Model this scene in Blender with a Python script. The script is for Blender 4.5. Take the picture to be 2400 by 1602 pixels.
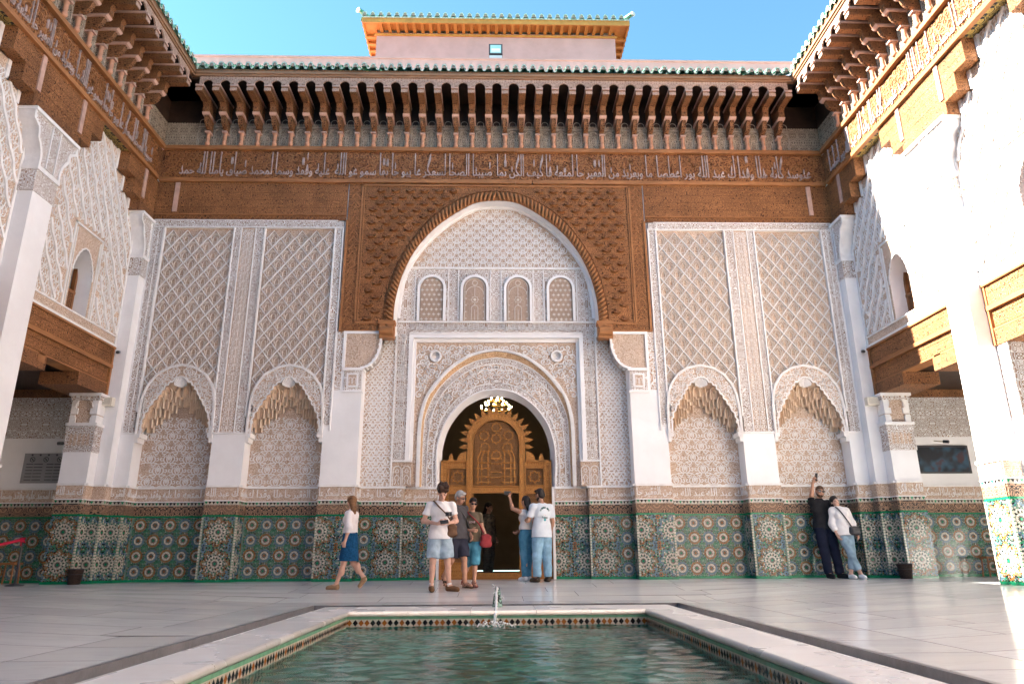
import bpy, bmesh, math, random
import numpy as np
from mathutils import Vector, Matrix
random.seed(7); np.random.seed(7)
S = bpy.context.scene
for o in list(bpy.data.objects): bpy.data.objects.remove(o)
C = S.collection

# ---------------------------------------------------------------- camera
camd = bpy.data.cameras.new('camera'); cam = bpy.data.objects.new('camera', camd); C.objects.link(cam)
camd.sensor_fit = 'HORIZONTAL'; camd.sensor_width = 36.0; camd.lens = 1645.57/2400*36
camd.clip_start = 0.05; camd.clip_end = 2000
yaw, pitch, roll = 0.0266, 0.2948, -0.0061
fw = Vector((math.sin(yaw)*math.cos(pitch), math.cos(yaw)*math.cos(pitch), math.sin(pitch)))
r0 = Vector((math.cos(yaw), -math.sin(yaw), 0)); u0 = r0.cross(fw)
rr = r0*math.cos(roll)+u0*math.sin(roll); uu = -r0*math.sin(roll)+u0*math.cos(roll)
cam.matrix_world = Matrix(((rr.x, uu.x, -fw.x, -0.0506), (rr.y, uu.y, -fw.y, -14.7362), (rr.z, uu.z, -fw.z, 0.4754), (0, 0, 0, 1)))
S.camera = cam

# ---------------------------------------------------------------- sky, sun, exposure
W = bpy.data.worlds.new('World'); S.world = W; W.use_nodes = True
nt = W.node_tree; bg = nt.nodes['Background']
sky = nt.nodes.new('ShaderNodeTexSky'); sky.sky_type = 'NISHITA'; sky.sun_disc = False
SUN = Vector((-1.31, 0.132, 1.0)).normalized()
sky.sun_elevation = math.asin(SUN.z); sky.sun_rotation = math.atan2(SUN.x, SUN.y)
sky.air_density = 0.44; sky.dust_density = 0.0; sky.ozone_density = 0.8; sky.altitude = 460
tint = nt.nodes.new('ShaderNodeMix'); tint.data_type = 'RGBA'; tint.blend_type = 'MULTIPLY'; tint.inputs[0].default_value = 1; tint.inputs[7].default_value = (0.76, 1.08, 0.95, 1)
nt.links.new(sky.outputs[0], tint.inputs[6]); nt.links.new(tint.outputs[2], bg.inputs[0]); bg.inputs[1].default_value = 0.075
sl = bpy.data.lights.new('sun', 'SUN'); sl.energy = 4.4; sl.angle = math.radians(0.5); sl.color = (1.0, 0.925, 0.82)
so = bpy.data.objects.new('sun', sl); C.objects.link(so); so.rotation_euler = SUN.to_track_quat('Z', 'Y').to_euler(); so.location = (-20, 2, 25)
S.view_settings.view_transform = 'Standard'; S.view_settings.look = 'None'; S.view_settings.gamma = 1
S.view_settings.use_curve_mapping = False; S.view_settings.exposure = 3.48
S.cycles.max_bounces = 10; S.cycles.diffuse_bounces = 6; S.cycles.glossy_bounces = 4; S.cycles.transmission_bounces = 6

# ---------------------------------------------------------------- helpers: objects
def link(name, data, parent=None, loc=None):
    o = bpy.data.objects.new(name, data); C.objects.link(o)
    if parent is not None: o.parent = parent
    if loc is not None: o.location = loc
    return o
def thing(name, label, cat, loc=(0, 0, 0), group=None):
    o = link(name, None, loc=loc); o.empty_display_size = 0.1
    o['label'] = label; o['category'] = cat
    if group: o['group'] = group
    return o
def tag(o, label, cat, group=None):
    o['label'] = label; o['category'] = cat
    if group: o['group'] = group
    return o
def struct(o): o['kind'] = 'structure'; return o
def stuff(o): o['kind'] = 'stuff'; return o

# wall frames: (u along wall, v up, w out of the wall) -> world
def T_fac(u, v, w): return (u, -w, v)
def T_left(u, v, w): return (-8.1+w, u, v)
def T_right(u, v, w): return (8.1-w, u, v)
def T_id(u, v, w): return (u, v, w)
def T_seg(p0, p1):
    p0 = Vector(p0); p1 = Vector(p1); d = (p1-p0).normalized(); n = Vector((d.y, -d.x))
    def T(u, v, w): return (p0.x+d.x*u+n.x*w, p0.y+d.y*u+n.y*w, v)
    T.len = (p1-p0).length
    return T

class G:
    def __init__(s, T=T_id): s.v = []; s.f = []; s.m = []; s.T = T; s.sm = []
    def add(s, vs, fs, mat=0, smooth=False):
        n = len(s.v); s.v += [s.T(*p) for p in vs]
        for f in fs: s.f.append([n+i for i in f]); s.m.append(mat); s.sm.append(smooth)
    def box(s, a0, a1, b0, b1, c0, c1, mat=0, skip=()):
        vs = [(a0, b0, c0), (a1, b0, c0), (a1, b1, c0), (a0, b1, c0), (a0, b0, c1), (a1, b0, c1), (a1, b1, c1), (a0, b1, c1)]
        fs = [(0, 3, 2, 1), (4, 5, 6, 7), (0, 1, 5, 4), (2, 3, 7, 6), (1, 2, 6, 5), (0, 4, 7, 3)]
        s.add(vs, [f for i, f in enumerate(fs) if i not in skip], mat)
    def prism(s, poly, c0, c1, mat=0, back=False, smooth=False):
        n = len(poly); vs = [(a, b, c0) for a, b in poly]+[(a, b, c1) for a, b in poly]
        s.add(vs, [tuple(range(n, 2*n))]+([tuple(range(n-1, -1, -1))] if back else []), mat)
        s.add(vs, [(i, (i+1) % n, n+(i+1) % n, n+i) for i in range(n)], mat, smooth)
    def band(s, A, B, c, mat=0):           # flat strip between two 2d curves
        n = len(A); s.add([(a, b, c) for a, b in A]+[(a, b, c) for a, b in B], [(i, i+1, n+i+1, n+i) for i in range(n-1)], mat)
    def wallc(s, A, c0, c1, mat=0, smooth=True):   # extrude a 2d curve in depth
        n = len(A); s.add([(a, b, c0) for a, b in A]+[(a, b, c1) for a, b in A], [(i, i+1, n+i+1, n+i) for i in range(n-1)], mat, smooth)
    def ring(s, A, B, c0, c1, mat=0):      # raised arch band between curves A and B
        s.band(A, B, c1, mat); s.wallc(A, c0, c1, mat); s.wallc(B, c0, c1, mat)
    def ribbon(s, P, wd, c0, c1, mat=0, taper=False):
        P = [Vector(p) for p in P]; n = len(P); L = []; R = []
        for i in range(n):
            d = (P[min(i+1, n-1)]-P[max(i-1, 0)]); d = d.normalized() if d.length > 1e-9 else Vector((1, 0))
            k = wd*0.5*(1 if not taper else (0.35+0.65*math.sin(math.pi*min(1, (i+0.6)/(n-0.2)))))
            L.append(P[i]+Vector((-d.y, d.x))*k); R.append(P[i]-Vector((-d.y, d.x))*k)
        vs = [(p.x, p.y, c1) for p in L]+[(p.x, p.y, c1) for p in R]+[(p.x, p.y, c0) for p in L]+[(p.x, p.y, c0) for p in R]
        fs = []
        for i in range(n-1): fs += [(i, n+i, n+i+1, i+1), (2*n+i, i, i+1, 2*n+i+1), (n+i, 3*n+i, 3*n+i+1, n+i+1)]
        fs += [(0, 2*n, 3*n, n), (n-1, 2*n-1, 4*n-1, 3*n-1)]
        s.add(vs, fs, mat)
    def tube(s, P, r, n=8, mat=0, caps=True):
        P = [Vector(p) for p in P]; m = len(P); rs = r if isinstance(r, (list, tuple)) else [r]*m; vs = []
        up = Vector((0, 0, 1))
        for i in range(m):
            d = (P[min(i+1, m-1)]-P[max(i-1, 0)]).normalized(); a = d.cross(up)
            if a.length < 1e-3: a = d.cross(Vector((0, 1, 0)))
            a.normalize(); b = d.cross(a)
            vs += [tuple(P[i]+(a*math.cos(t)+b*math.sin(t))*rs[i]) for t in [2*math.pi*k/n for k in range(n)]]
        fs = [(i*n+k, i*n+(k+1) % n, (i+1)*n+(k+1) % n, (i+1)*n+k) for i in range(m-1) for k in range(n)]
        s.add(vs, fs, mat, True)
        if caps: s.add(vs, [tuple(range(n-1, -1, -1)), tuple(range((m-1)*n, m*n))], mat)
    def lathe(s, prof, n=16, c=(0, 0, 0), mat=0, a0=0, a1=2*math.pi):
        full = abs(a1-a0-2*math.pi) < 1e-6; k = n if full else n+1; vs = []
        for r, z in prof: vs += [(c[0]+r*math.cos(a0+(a1-a0)*j/n), c[1]+r*math.sin(a0+(a1-a0)*j/n), c[2]+z) for j in range(k)]
        fs = [(i*k+j, i*k+(j+1) % k, (i+1)*k+(j+1) % k, (i+1)*k+j) for i in range(len(prof)-1) for j in range(n)]
        s.add(vs, fs, mat, True)
    def mesh(s, name, mats):
        me = bpy.data.meshes.new(name); me.from_pydata(s.v, [], s.f)
        for m in (mats if isinstance(mats, (list, tuple)) else [mats]): me.materials.append(m)
        me.polygons.foreach_set('material_index', s.m); me.polygons.foreach_set('use_smooth', s.sm); me.update()
        return me
    def build(s, name, mats, parent=None, loc=None): return link(name, s.mesh(name, mats), parent, loc)

def lerp(a, b, t): return a+(b-a)*t
def arc(c, r, a0, a1, n, ry=None): return [(c[0]+r*math.cos(lerp(a0, a1, i/n)), c[1]+(ry or r)*math.sin(lerp(a0, a1, i/n))) for i in range(n+1)]
def spline(P, n=6):                        # Catmull-Rom through points
    P = [Vector(p) for p in P]; out = []
    for i in range(len(P)-1):
        p0 = P[max(i-1, 0)]; p1 = P[i]; p2 = P[i+1]; p3 = P[min(i+2, len(P)-1)]
        for k in range(n):
            t = k/n; out.append(tuple(0.5*((2*p1)+(p2-p0)*t+(2*p0-5*p1+4*p2-p3)*t*t+(3*p1-p0-3*p2+p3)*t**3)))
    out.append(tuple(P[-1])); return out
def mirror_curve(half):                     # half: from left base to apex (u<=0) -> full curve
    return list(half)+[(-a, b) for a, b in reversed(half[:-1])]
def resample(P, n):
    P = [Vector(p) for p in P]; L = [0]
    for i in range(1, len(P)): L.append(L[-1]+(P[i]-P[i-1]).length)
    out = []; j = 0
    for k in range(n+1):
        t = L[-1]*k/n
        while j < len(P)-2 and L[j+1] < t: j += 1
        out.append(tuple(P[j].lerp(P[j+1], (t-L[j])/max(1e-9, L[j+1]-L[j]))))
    return out
def shift(P, dx, dy=0): return [(a+dx, b+dy) for a, b in P]

# ---------------------------------------------------------------- helpers: materials
MATS = {}
def nodes_mat(name, rough=0.7, spec=0.3):
    m = bpy.data.materials.new(name); m.use_nodes = True; t = m.node_tree; b = t.nodes['Principled BSDF']
    b.inputs['Roughness'].default_value = rough; b.inputs['Specular IOR Level'].default_value = spec
    MATS[name] = m; return m, t, b
def N(t, typ, **kw):
    n = t.nodes.new(typ)
    for k, v in kw.items(): setattr(n, k, v)
    return n
def M2(t, op, a, b=None, c=None):
    n = t.nodes.new('ShaderNodeMath'); n.operation = op
    for i, x in enumerate((a, b, c)):
        if x is None: continue
        if isinstance(x, (int, float)): n.inputs[i].default_value = x
        else: t.links.new(x, n.inputs[i])
    return n.outputs[0]
def mixc(t, fac, a, b, mode='MIX'):
    n = t.nodes.new('ShaderNodeMix'); n.data_type = 'RGBA'; n.blend_type = mode
    for s, x in ((n.inputs[0], fac), (n.inputs[6], a), (n.inputs[7], b)):
        if isinstance(x, (int, float)): s.default_value = x
        elif isinstance(x, (tuple, list)): s.default_value = (*x[:3], 1)
        else: t.links.new(x, s)
    return n.outputs[2]
def noise(t, vec, scale, detail=2, rough=0.5, dist=0):
    n = t.nodes.new('ShaderNodeTexNoise'); n.inputs['Scale'].default_value = scale; n.inputs['Detail'].default_value = detail
    n.inputs['Roughness'].default_value = rough; n.inputs['Distortion'].default_value = dist
    if vec is not None: t.links.new(vec, n.inputs['Vector'])
    return n.outputs['Fac']
def mapr(t, x, a, b, c=0., d=1., smooth=True):
    n = t.nodes.new('ShaderNodeMapRange'); n.interpolation_type = 'SMOOTHSTEP' if smooth else 'LINEAR'
    t.links.new(x, n.inputs[0])
    for i, v in enumerate((a, b, c, d)): n.inputs[i+1].default_value = v
    return n.outputs[0]
def coords(t, kind='Object', sc=None):
    n = t.nodes.new('ShaderNodeTexCoord'); v = n.outputs[kind]
    if sc:
        m = t.nodes.new('ShaderNodeVectorMath'); m.operation = 'MULTIPLY'; t.links.new(v, m.inputs[0]); m.inputs[1].default_value = sc; v = m.outputs[0]
    return v
def bump(t, b, h, dist, strength=1.0):
    n = t.nodes.new('ShaderNodeBump'); n.inputs['Distance'].default_value = dist; n.inputs['Strength'].default_value = strength
    t.links.new(h, n.inputs['Height']); t.links.new(n.outputs[0], b.inputs['Normal'])
def weather(t, c, amt, tone=(0.70, 0.62, 0.54)):
    g = N(t, 'ShaderNodeNewGeometry'); oi = N(t, 'ShaderNodeObjectInfo')
    n1 = noise(t, g.outputs['Position'], 0.8, 5, 0.65, 0.6); n2 = noise(t, g.outputs['Position'], 5.5, 4, 0.7, 1.0)
    f = M2(t, 'ADD', M2(t, 'MULTIPLY', mapr(t, n1, 0.45, 0.75), amt), M2(t, 'MULTIPLY', mapr(t, n2, 0.56, 0.72), amt*0.6))
    c = mixc(t, f, c, tone, 'MULTIPLY')
    return mixc(t, M2(t, 'MULTIPLY', oi.outputs['Random'], amt*0.7), c, tone, 'MULTIPLY')
def plain(name, rgb, rough=0.7, spec=0.3, var=0.12, vs=3.0, bd=0.002, bs=30, metal=0.0, wear=0.0):
    m, t, b = nodes_mat(name, rough, spec); v = coords(t)
    c = mixc(t, mapr(t, noise(t, v, vs, 4, 0.6), 0.3, 0.7), tuple(x*(1-var) for x in rgb), tuple(min(1, x*(1+var*0.6)) for x in rgb))
    if wear: c = weather(t, c, wear)
    t.links.new(c, b.inputs['Base Color']); b.inputs['Metallic'].default_value = metal
    if bd: bump(t, b, noise(t, v, bs, 3), bd)
    return m
def carve(name, ground, top, freq, k=5.0, lo=0.16, hi=0.30, mirror=None, bd=0.012, rough=0.75, var=0.12, dist=0.0, detail=0.0, planks=0.0, sc=None, wear=0.2):
    """carved relief: curling raised lines (contours of a mirrored noise field) over a sunk ground"""
    m, t, b = nodes_mat(name, rough, 0.25); v = coords(t, 'Object', sc); vv = v
    if mirror:
        sp = N(t, 'ShaderNodeSeparateXYZ'); t.links.new(v, sp.inputs[0]); cb = N(t, 'ShaderNodeCombineXYZ')
        for i, p in enumerate(mirror):
            t.links.new(M2(t, 'PINGPONG', sp.outputs[i], p) if p else sp.outputs[i], cb.inputs[i])
        vv = cb.outputs[0]
    n = noise(t, vv, freq, detail, 0.5, dist)
    a = M2(t, 'ABSOLUTE', M2(t, 'SUBTRACT', M2(t, 'FRACT', M2(t, 'MULTIPLY', n, k)), 0.5))
    h = mapr(t, a, lo, hi, 0, 1)
    lv = mapr(t, noise(t, v, 1.3, 4, 0.6), 0.3, 0.7)
    g2 = mixc(t, lv, tuple(x*(1-var) for x in ground), tuple(min(1, x*(1+var)) for x in ground))
    t2 = mixc(t, lv, tuple(x*(1-var*0.6) for x in top), tuple(min(1, x*(1+var*0.5)) for x in top))
    c = mixc(t, h, g2, t2)
    if wear: c = weather(t, c, wear, (0.55, 0.5, 0.46))
    if planks:                              # horizontal board joints
        sp2 = N(t, 'ShaderNodeSeparateXYZ'); t.links.new(v, sp2.inputs[0])
        f = M2(t, 'FRACT', M2(t, 'DIVIDE', sp2.outputs[2], planks)); j = mapr(t, f, 0.0, 0.05, 0.25, 1)
        c = mixc(t, j, (0.02, 0.01, 0.005), c); h = M2(t, 'MULTIPLY', h, j)
    t.links.new(c, b.inputs['Base Color']); bump(t, b, h, bd)
    return m
def wood(name, rgb, rough=0.55, var=0.35, sc=(2, 2, 30), bd=0.002):
    m, t, b = nodes_mat(name, rough, 0.3); v = coords(t, 'Object', sc)
    n = noise(t, v, 1.5, 5, 0.6, 0.4); n2 = noise(t, coords(t), 1.1, 3)
    c = mixc(t, mapr(t, n, 0.3, 0.75), tuple(x*(1-var) for x in rgb), tuple(min(1, x*(1+var*0.6)) for x in rgb))
    c = mixc(t, mapr(t, n2, 0.35, 0.7, 0, 0.45), c, tuple(x*0.6 for x in rgb)); c = weather(t, c, 0.4, (0.6, 0.5, 0.45))
    t.links.new(c, b.inputs['Base Color']); bump(t, b, n, bd); return m
def glaze(name, rgb, rough=0.12):
    m, t, b = nodes_mat(name, rough, 0.5); v = coords(t); g = N(t, 'ShaderNodeNewGeometry'); oi = N(t, 'ShaderNodeObjectInfo')
    w = mixc(t, M2(t, 'MULTIPLY', mapr(t, noise(t, v, 14, 3), 0.3, 0.7), 0.6), tuple(x*0.7 for x in rgb), tuple(min(1, x*1.2) for x in rgb))
    w = mixc(t, M2(t, 'MULTIPLY', g.outputs['Random Per Island'], 0.6), w, tuple(min(1, x*0.5) for x in rgb)); w = weather(t, w, 0.35, (0.62, 0.6, 0.6))
    t.links.new(w, b.inputs['Base Color']); bump(t, b, noise(t, v, 9, 2), 0.0015); return m

BEIGE = (0.46, 0.31, 0.225); WHITE = (0.80, 0.785, 0.775)
mPl = plain('white_plaster', (0.83, 0.822, 0.825), 0.8, 0.2, 0.05, 1.2, 0.003, 6, wear=0.09)
mStW = plain('stucco_relief', WHITE, 0.8, 0.2, 0.08, 6, 0.002, 40, wear=0.10)
mStG = carve('stucco_ground', (0.48, 0.33, 0.235), (0.70, 0.565, 0.46), 17, 5, 0.12, 0.3, bd=0.008)
mStF = carve('stucco_fine', (0.36, 0.24, 0.17), WHITE, 13, 6, 0.15, 0.26, (0.23, 0.23, 0.23), bd=0.012)
mStB = carve('stucco_border', (0.34, 0.225, 0.165), WHITE, 15, 6, 0.14, 0.26, bd=0.012)
mStL = carve('stucco_large', (0.44, 0.29, 0.2), WHITE, 10, 6, 0.15, 0.25, None, bd=0.014)
mSgr = carve('sgraffito_tile', (0.022, 0.02, 0.02), (0.36, 0.225, 0.145), 12, 6, 0.17, 0.25, (0.15, 0.15, 0.0), bd=0.004, rough=0.4, sc=(1, 1, 1))
mMuq = plain('muqarnas_stucco', (0.72, 0.55, 0.40), 0.8, 0.2, 0.2, 9, 0.002, 40)
WO = (0.37, 0.145, 0.045)
mWr = wood('rail_wood', (0.40, 0.175, 0.065), sc=(1.5, 1.5, 40))
mWc = carve('carved_wood', (0.08, 0.031, 0.012), (0.345, 0.152, 0.06), 13, 6, 0.07, 0.22, bd=0.014, rough=0.6, var=0.3, planks=0.19)
mWs = carve('scroll_wood', (0.085, 0.033, 0.013), (0.30, 0.125, 0.05), 15, 5, 0.1, 0.3, bd=0.01, rough=0.6, var=0.25)
mWd = carve('dark_carved_wood', (0.075, 0.033, 0.016), (0.29, 0.13, 0.055), 17, 5, 0.08, 0.24, bd=0.008, rough=0.6, var=0.25)
mWp = wood('plain_wood', (0.32, 0.14, 0.055), sc=(3, 3, 3))
mWb = wood('black_aged_shade_wood', (0.05, 0.028, 0.018), sc=(3, 3, 3))  # aged black timber; also used to paint shade on the upper eave boards
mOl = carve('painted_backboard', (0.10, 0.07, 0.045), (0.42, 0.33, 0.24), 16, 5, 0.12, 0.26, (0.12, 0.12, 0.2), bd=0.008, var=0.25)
mFas = carve('weathered_fascia', (0.27, 0.15, 0.10), (0.55, 0.36, 0.27), 22, 5, 0.1, 0.26, (0.1, 0.1, 0.1), bd=0.008, var=0.2)
mLet = plain('painted_letters', (0.46, 0.36, 0.33), 0.7, 0.2, 0.35, 5, 0.004, 40, wear=0.5)
mStrip = plain('pale_batten', (0.52, 0.33, 0.26), 0.7, 0.2, 0.15, 8)
mGr = glaze('green_glaze', (0.015, 0.30, 0.135)); mWg = glaze('white_glaze', (0.66, 0.62, 0.52)); mBk = glaze('black_glaze', (0.016, 0.015, 0.018))
mOr = glaze('ochre_glaze', (0.42, 0.145, 0.03)); mBl = glaze('blue_glaze', (0.13, 0.24, 0.36)); mLg = glaze('pale_green_glaze', (0.20, 0.46, 0.30))
mGrt = plain('tile_ground', (0.17, 0.25, 0.20), 0.25, 0.5, 0.3, 20)
mPink = plain('pink_render', (0.50, 0.285, 0.255), 0.85, 0.2, 0.08, 2, 0.003, 60, wear=0.2)
mMetal = plain('dark_metal', (0.03, 0.03, 0.035), 0.4, 0.5, 0.1); mBrass = plain('brass', (0.5, 0.33, 0.1), 0.3, 0.5, 0.1, metal=1.0)
mGreyM = plain('grey_metal', (0.45, 0.46, 0.46), 0.4, 0.5, 0.08)
mCreamP = plain('cream_plastic', (0.72, 0.66, 0.55), 0.5, 0.4, 0.03)
mCorn = wood('cornice_wood', (0.36, 0.19, 0.10), sc=(1.5, 1.5, 40))
ZM = [mGrt, mGr, mWg, mBk, mOr, mBl, mLg]     # slots: grout, green, white, black, ochre, blue, pale green
# ---------------------------------------------------------------- Arabic lettering as geometry
A4 = dict(zip('بتثجحخسشصضطظعغفقكلمنهي', [0xFE8F, 0xFE95, 0xFE99, 0xFE9D, 0xFEA1, 0xFEA5, 0xFEB1, 0xFEB5, 0xFEB9, 0xFEBD, 0xFEC1, 0xFEC5, 0xFEC9, 0xFECD, 0xFED1, 0xFED5, 0xFED9, 0xFEDD, 0xFEE1, 0xFEE5, 0xFEE9, 0xFEF1]))
A2 = dict(zip('ادذرزوةى', [0xFE8D, 0xFEA9, 0xFEAB, 0xFEAD, 0xFEAF, 0xFEED, 0xFE93, 0xFEEF]))
def shape_ar(s):
    out = []
    for i, ch in enumerate(s):
        pv = i > 0 and s[i-1] in A4; nx = i < len(s)-1 and (s[i+1] in A4 or s[i+1] in A2)
        if ch in A4: out.append(chr(A4[ch]+(3 if pv and nx else 1 if pv else 2 if nx else 0)))
        elif ch in A2: out.append(chr(A2[ch]+(1 if pv else 0)))
        else: out.append(' ')
    return ''.join(reversed(out))
def text_raw(body, ext=0.02, bold=0.0):
    c = bpy.data.curves.new('t', 'FONT'); c.body = body; c.size = 1; c.resolution_u = 2; c.extrude = ext; c.offset = bold
    o = bpy.data.objects.new('t', c); C.objects.link(o); dg = bpy.context.evaluated_depsgraph_get(); dg.update()
    me = o.evaluated_get(dg).to_mesh(); vs = np.array([v.co[:] for v in me.vertices]); fs = [list(p.vertices) for p in me.polygons]
    o.evaluated_get(dg).to_mesh_clear(); bpy.data.objects.remove(o); bpy.data.curves.remove(c)
    return vs, fs
def inscribe(g, s, u0, u1, v0, v1, w0, w1, mat=0, tall=2.2, bold=0.008, base=0.34, latin=False):
    """letters fitted into a band; uprights drawn out to the band's full height"""
    vs, fs = text_raw(s if latin else shape_ar(s), 0.5, bold)
    x, y, z = vs[:, 0], vs[:, 1].copy(), vs[:, 2]
    if not latin:
        t = 0.42; y = np.where(y > t, t+(y-t)*tall, y); lo, hi = -0.36, t+(0.714-t)*tall
        y = np.clip(y, lo, hi)
    else: lo, hi = y.min(), y.max()
    X = u0+(x-x.min())/(x.max()-x.min())*(u1-u0); Y = v0+(y-lo)/(hi-lo)*(v1-v0); Z = np.where(z > 0, w1, w0)
    g.add([tuple(p) for p in np.stack([X, Y, Z], 1).tolist()], fs, mat)
AR = ['عنوسد كانه هلا وقدا ك عبد الله بور اعطصا', 'ما وبعزيد من الفقير حا لمتعه فا كيف الكن ثما', 'ضيبنا الصخا لسعكر عا يبو خا تقا سمو عو الله', 'عليه وفقد وسما لمحمد ضياق ياملا لله حمد']

# ---------------------------------------------------------------- zellij
def rp(r, a): return (r*math.cos(a), r*math.sin(a))
def kite(r0, r1, a, w, rm=None):
    rm = rm if rm else (r0+r1)/2; ca, sa = math.cos(a), math.sin(a)
    def q(r, s): return (r*ca-s*sa, r*sa+s*ca)
    return [q(r0, 0), q(rm, -w), q(r1, 0), q(rm, w)]
def hexa(r0, r1, a, w0, w1):
    ca, sa = math.cos(a), math.sin(a); d = (r1-r0)
    def q(r, s): return (r*ca-s*sa, r*sa+s*ca)
    return [q(r0, 0), q(r0+d*0.3, -w0), q(r1-d*0.25, -w1), q(r1, 0), q(r1-d*0.25, w1), q(r0+d*0.3, w0)]
def ngon(cx, cy, r, n, a=0): return [(cx+r*math.cos(a+2*math.pi*i/n), cy+r*math.sin(a+2*math.pi*i/n)) for i in range(n)]
def small_tiles(ring, core):
    T = [(ngon(0, 0, 0.06, 10), core)]; P = math.pi
    for i in range(10):
        a = 2*P*i/10
        T += [(kite(0.06, 0.185, a, 0.034, 0.13), 3), (hexa(0.09, 0.29, a+P/10, 0.024, 0.062), 2), (kite(0.19, 0.295, a, 0.04, 0.255), 2)]
    for i in range(28): a = 2*P*i/28; T.append((kite(.425, .475, a, .018), 3 if i % 2 else 2))
    for i in range(20):
        a = 2*P*i/20; T += [(kite(0.297, 0.385, a, 0.043), ring), (kite(0.35, 0.435, a+P/20, 0.05, 0.395), ring)]
    for i in range(8):
        a = 2*P*i/8
        if i % 2 == 0: T += [(hexa(0.44, 0.56, a, 0.028, 0.028), 3), (kite(0.43, 0.52, a+0.24, 0.028), 3), (kite(0.43, 0.52, a-0.24, 0.028), 3)]
        else:
            T += [(kite(0.45, 0.55, a+0.13, 0.03), 3), (kite(0.45, 0.55, a-0.13, 0.03), 3), (kite(0.55, 0.64, a, 0.045), 1), (ngon(math.copysign(.5, math.cos(a)), math.copysign(.5, math.sin(a)), 0.045, 8), 6), (hexa(.44, .53, a, .03, .03), 1)]
            for s in (-1, 1): T.append((kite(0.53, 0.60, a+s*0.17, 0.03), 1))
    return T
def big_tiles(ring, corner):
    T = [(ngon(0, 0, 0.036, 12), 1)]; P = math.pi
    for i in range(12):
        a = 2*P*i/12
        T += [(kite(0.036, 0.10, a, 0.017), 3), (hexa(0.055, 0.15, a+P/12, 0.012, 0.03), 2), (kite(0.10, 0.145, a, 0.02), 2), (kite(0.15, 0.215, a+P/12, 0.02), 3), (hexa(0.15, 0.245, a, 0.02, 0.034), 2), (kite(0.20, 0.27, a+P/12-0.1, 0.022), 2), (kite(0.20, 0.27, a+P/12+0.1, 0.022), 2), (kite(0.245, 0.285, a, 0.018), 3)]
    for i in range(8):                       # eight-pointed ochre star
        a = 2*P*i/8; tip = Vector(rp(0.47, a))
        for s in (-1, 1):
            va = Vector(rp(0.335, a+s*P/8)); d = tip-va
            for k in range(3):
                c = va+d*((k+0.5)/3); ang = math.atan2(d.y, d.x); e = Vector((math.cos(ang), math.sin(ang)))*0.030; f = Vector((-e.y, e.x))*0.62
                for off in (-1, 1):
                    cc = c+f*1.15*off; T.append(([tuple(cc-e), tuple(cc-f*0.95), tuple(cc+e), tuple(cc+f*0.95)], ring))
        T += [(kite(0.285, 0.35, a, 0.035), 2), (kite(0.35, 0.41, a, 0.026), 2), (kite(0.275, 0.335, a+P/8, 0.03), 2), (kite(0.36, 0.44, a+P/8, 0.03), 3)]
        if i % 2: 
            for q in range(6): c = rp(0.055, 2*P*q/6); b0 = rp(0.60, a); T.append((ngon(b0[0]+c[0], b0[1]+c[1], 0.027, 6, q), corner))
            b0 = rp(0.60, a); T.append((ngon(b0[0], b0[1], 0.024, 6), 3))
            for s in (-1, 1): b1 = rp(0.52, a+s*0.2); T.append((ngon(b1[0], b1[1], 0.026, 6), corner)); b2 = rp(0.475, a+s*0.13); T.append((ngon(b2[0], b2[1], 0.02, 5), 3))
    for k in range(9):
        t = -0.44+0.11*k
        for x, y in ((t, 0.482), (t, -0.482), (0.482, t), (-0.482, t)): T.append((ngon(x, y, 0.02, 6), 3))
    return T
def clip(poly, lo, hi, ax):
    for s, lim in ((1, lo), (-1, hi)):
        out = []
        for i in range(len(poly)):
            p, q = poly[i], poly[(i+1) % len(poly)]; a = (p[ax]-lim)*s; b = (q[ax]-lim)*s
            if a >= 0: out.append(p)
            if (a >= 0) != (b >= 0): t = a/(a-b); out.append((p[0]+(q[0]-p[0])*t, p[1]+(q[1]-p[1])*t))
        poly = out
        if len(poly) < 3: return []
    return poly
def infill(T, sp, seed):                      # small cut pieces closing every gap between the larger tiles
    rg = random.Random(seed); P = [np.array(p) for p, m in T]; add = []; y = -.5; r = 0
    bx = [(p[:, 0].min(), p[:, 0].max(), p[:, 1].min(), p[:, 1].max()) for p in P]
    def hit(x, y, e):
        for p, b_ in zip(P, bx):
            if x < b_[0]-e or x > b_[1]+e or y < b_[2]-e or y > b_[3]+e: continue
            q = np.roll(p, -1, 0); d = q-p; c = d[:, 0]*(y-p[:, 1])-d[:, 1]*(x-p[:, 0]); c = c/np.maximum(1e-9, np.hypot(d[:, 0], d[:, 1]))
            if (c > -e).all() or (c < e).all(): return True
        return False
    while y < .5:
        x = -.5+(sp/2 if r % 2 else 0)
        while x < .5:
            for s_ in (.46, .3, .2):
                if not hit(x, y, sp*s_*.55): add.append((ngon(x, y, sp*s_, 6, rg.uniform(0, 1)), rg.choice((3, 3, 3, 3, 5, 5, 1, 1, 1, 4, 2)))); break
            x += sp
        y += sp*.86; r += 1
    return T+add
ZT = {'so': infill(small_tiles(4, 1), .075, 1), 'sb': infill(small_tiles(5, 4), .075, 2), 'bo': infill(big_tiles(4, 5), .045, 3), 'bb': infill(big_tiles(5, 4), .045, 4)}
ZC = {}
def zcell(kind, size, c0=-.5, c1=.5):       # shared mesh of one rosette square, in local (x, 0, z), facing -y
    key = (kind, round(size, 4), round(c0, 3), round(c1, 3))
    if key not in ZC:
        g = G(lambda u, v, w: (u, -w, v))
        for p, m in ZT[kind]:
            p = clip(p, c0, c1, 0); p = clip(p, -.5, .5, 1) if p else p
            if p: g.prism([(a*size, b*size) for a, b in p], 0.0, 0.004, m)
        ZC[key] = g.mesh('zellij_rosette', ZM)
    return ZC[key]
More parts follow.
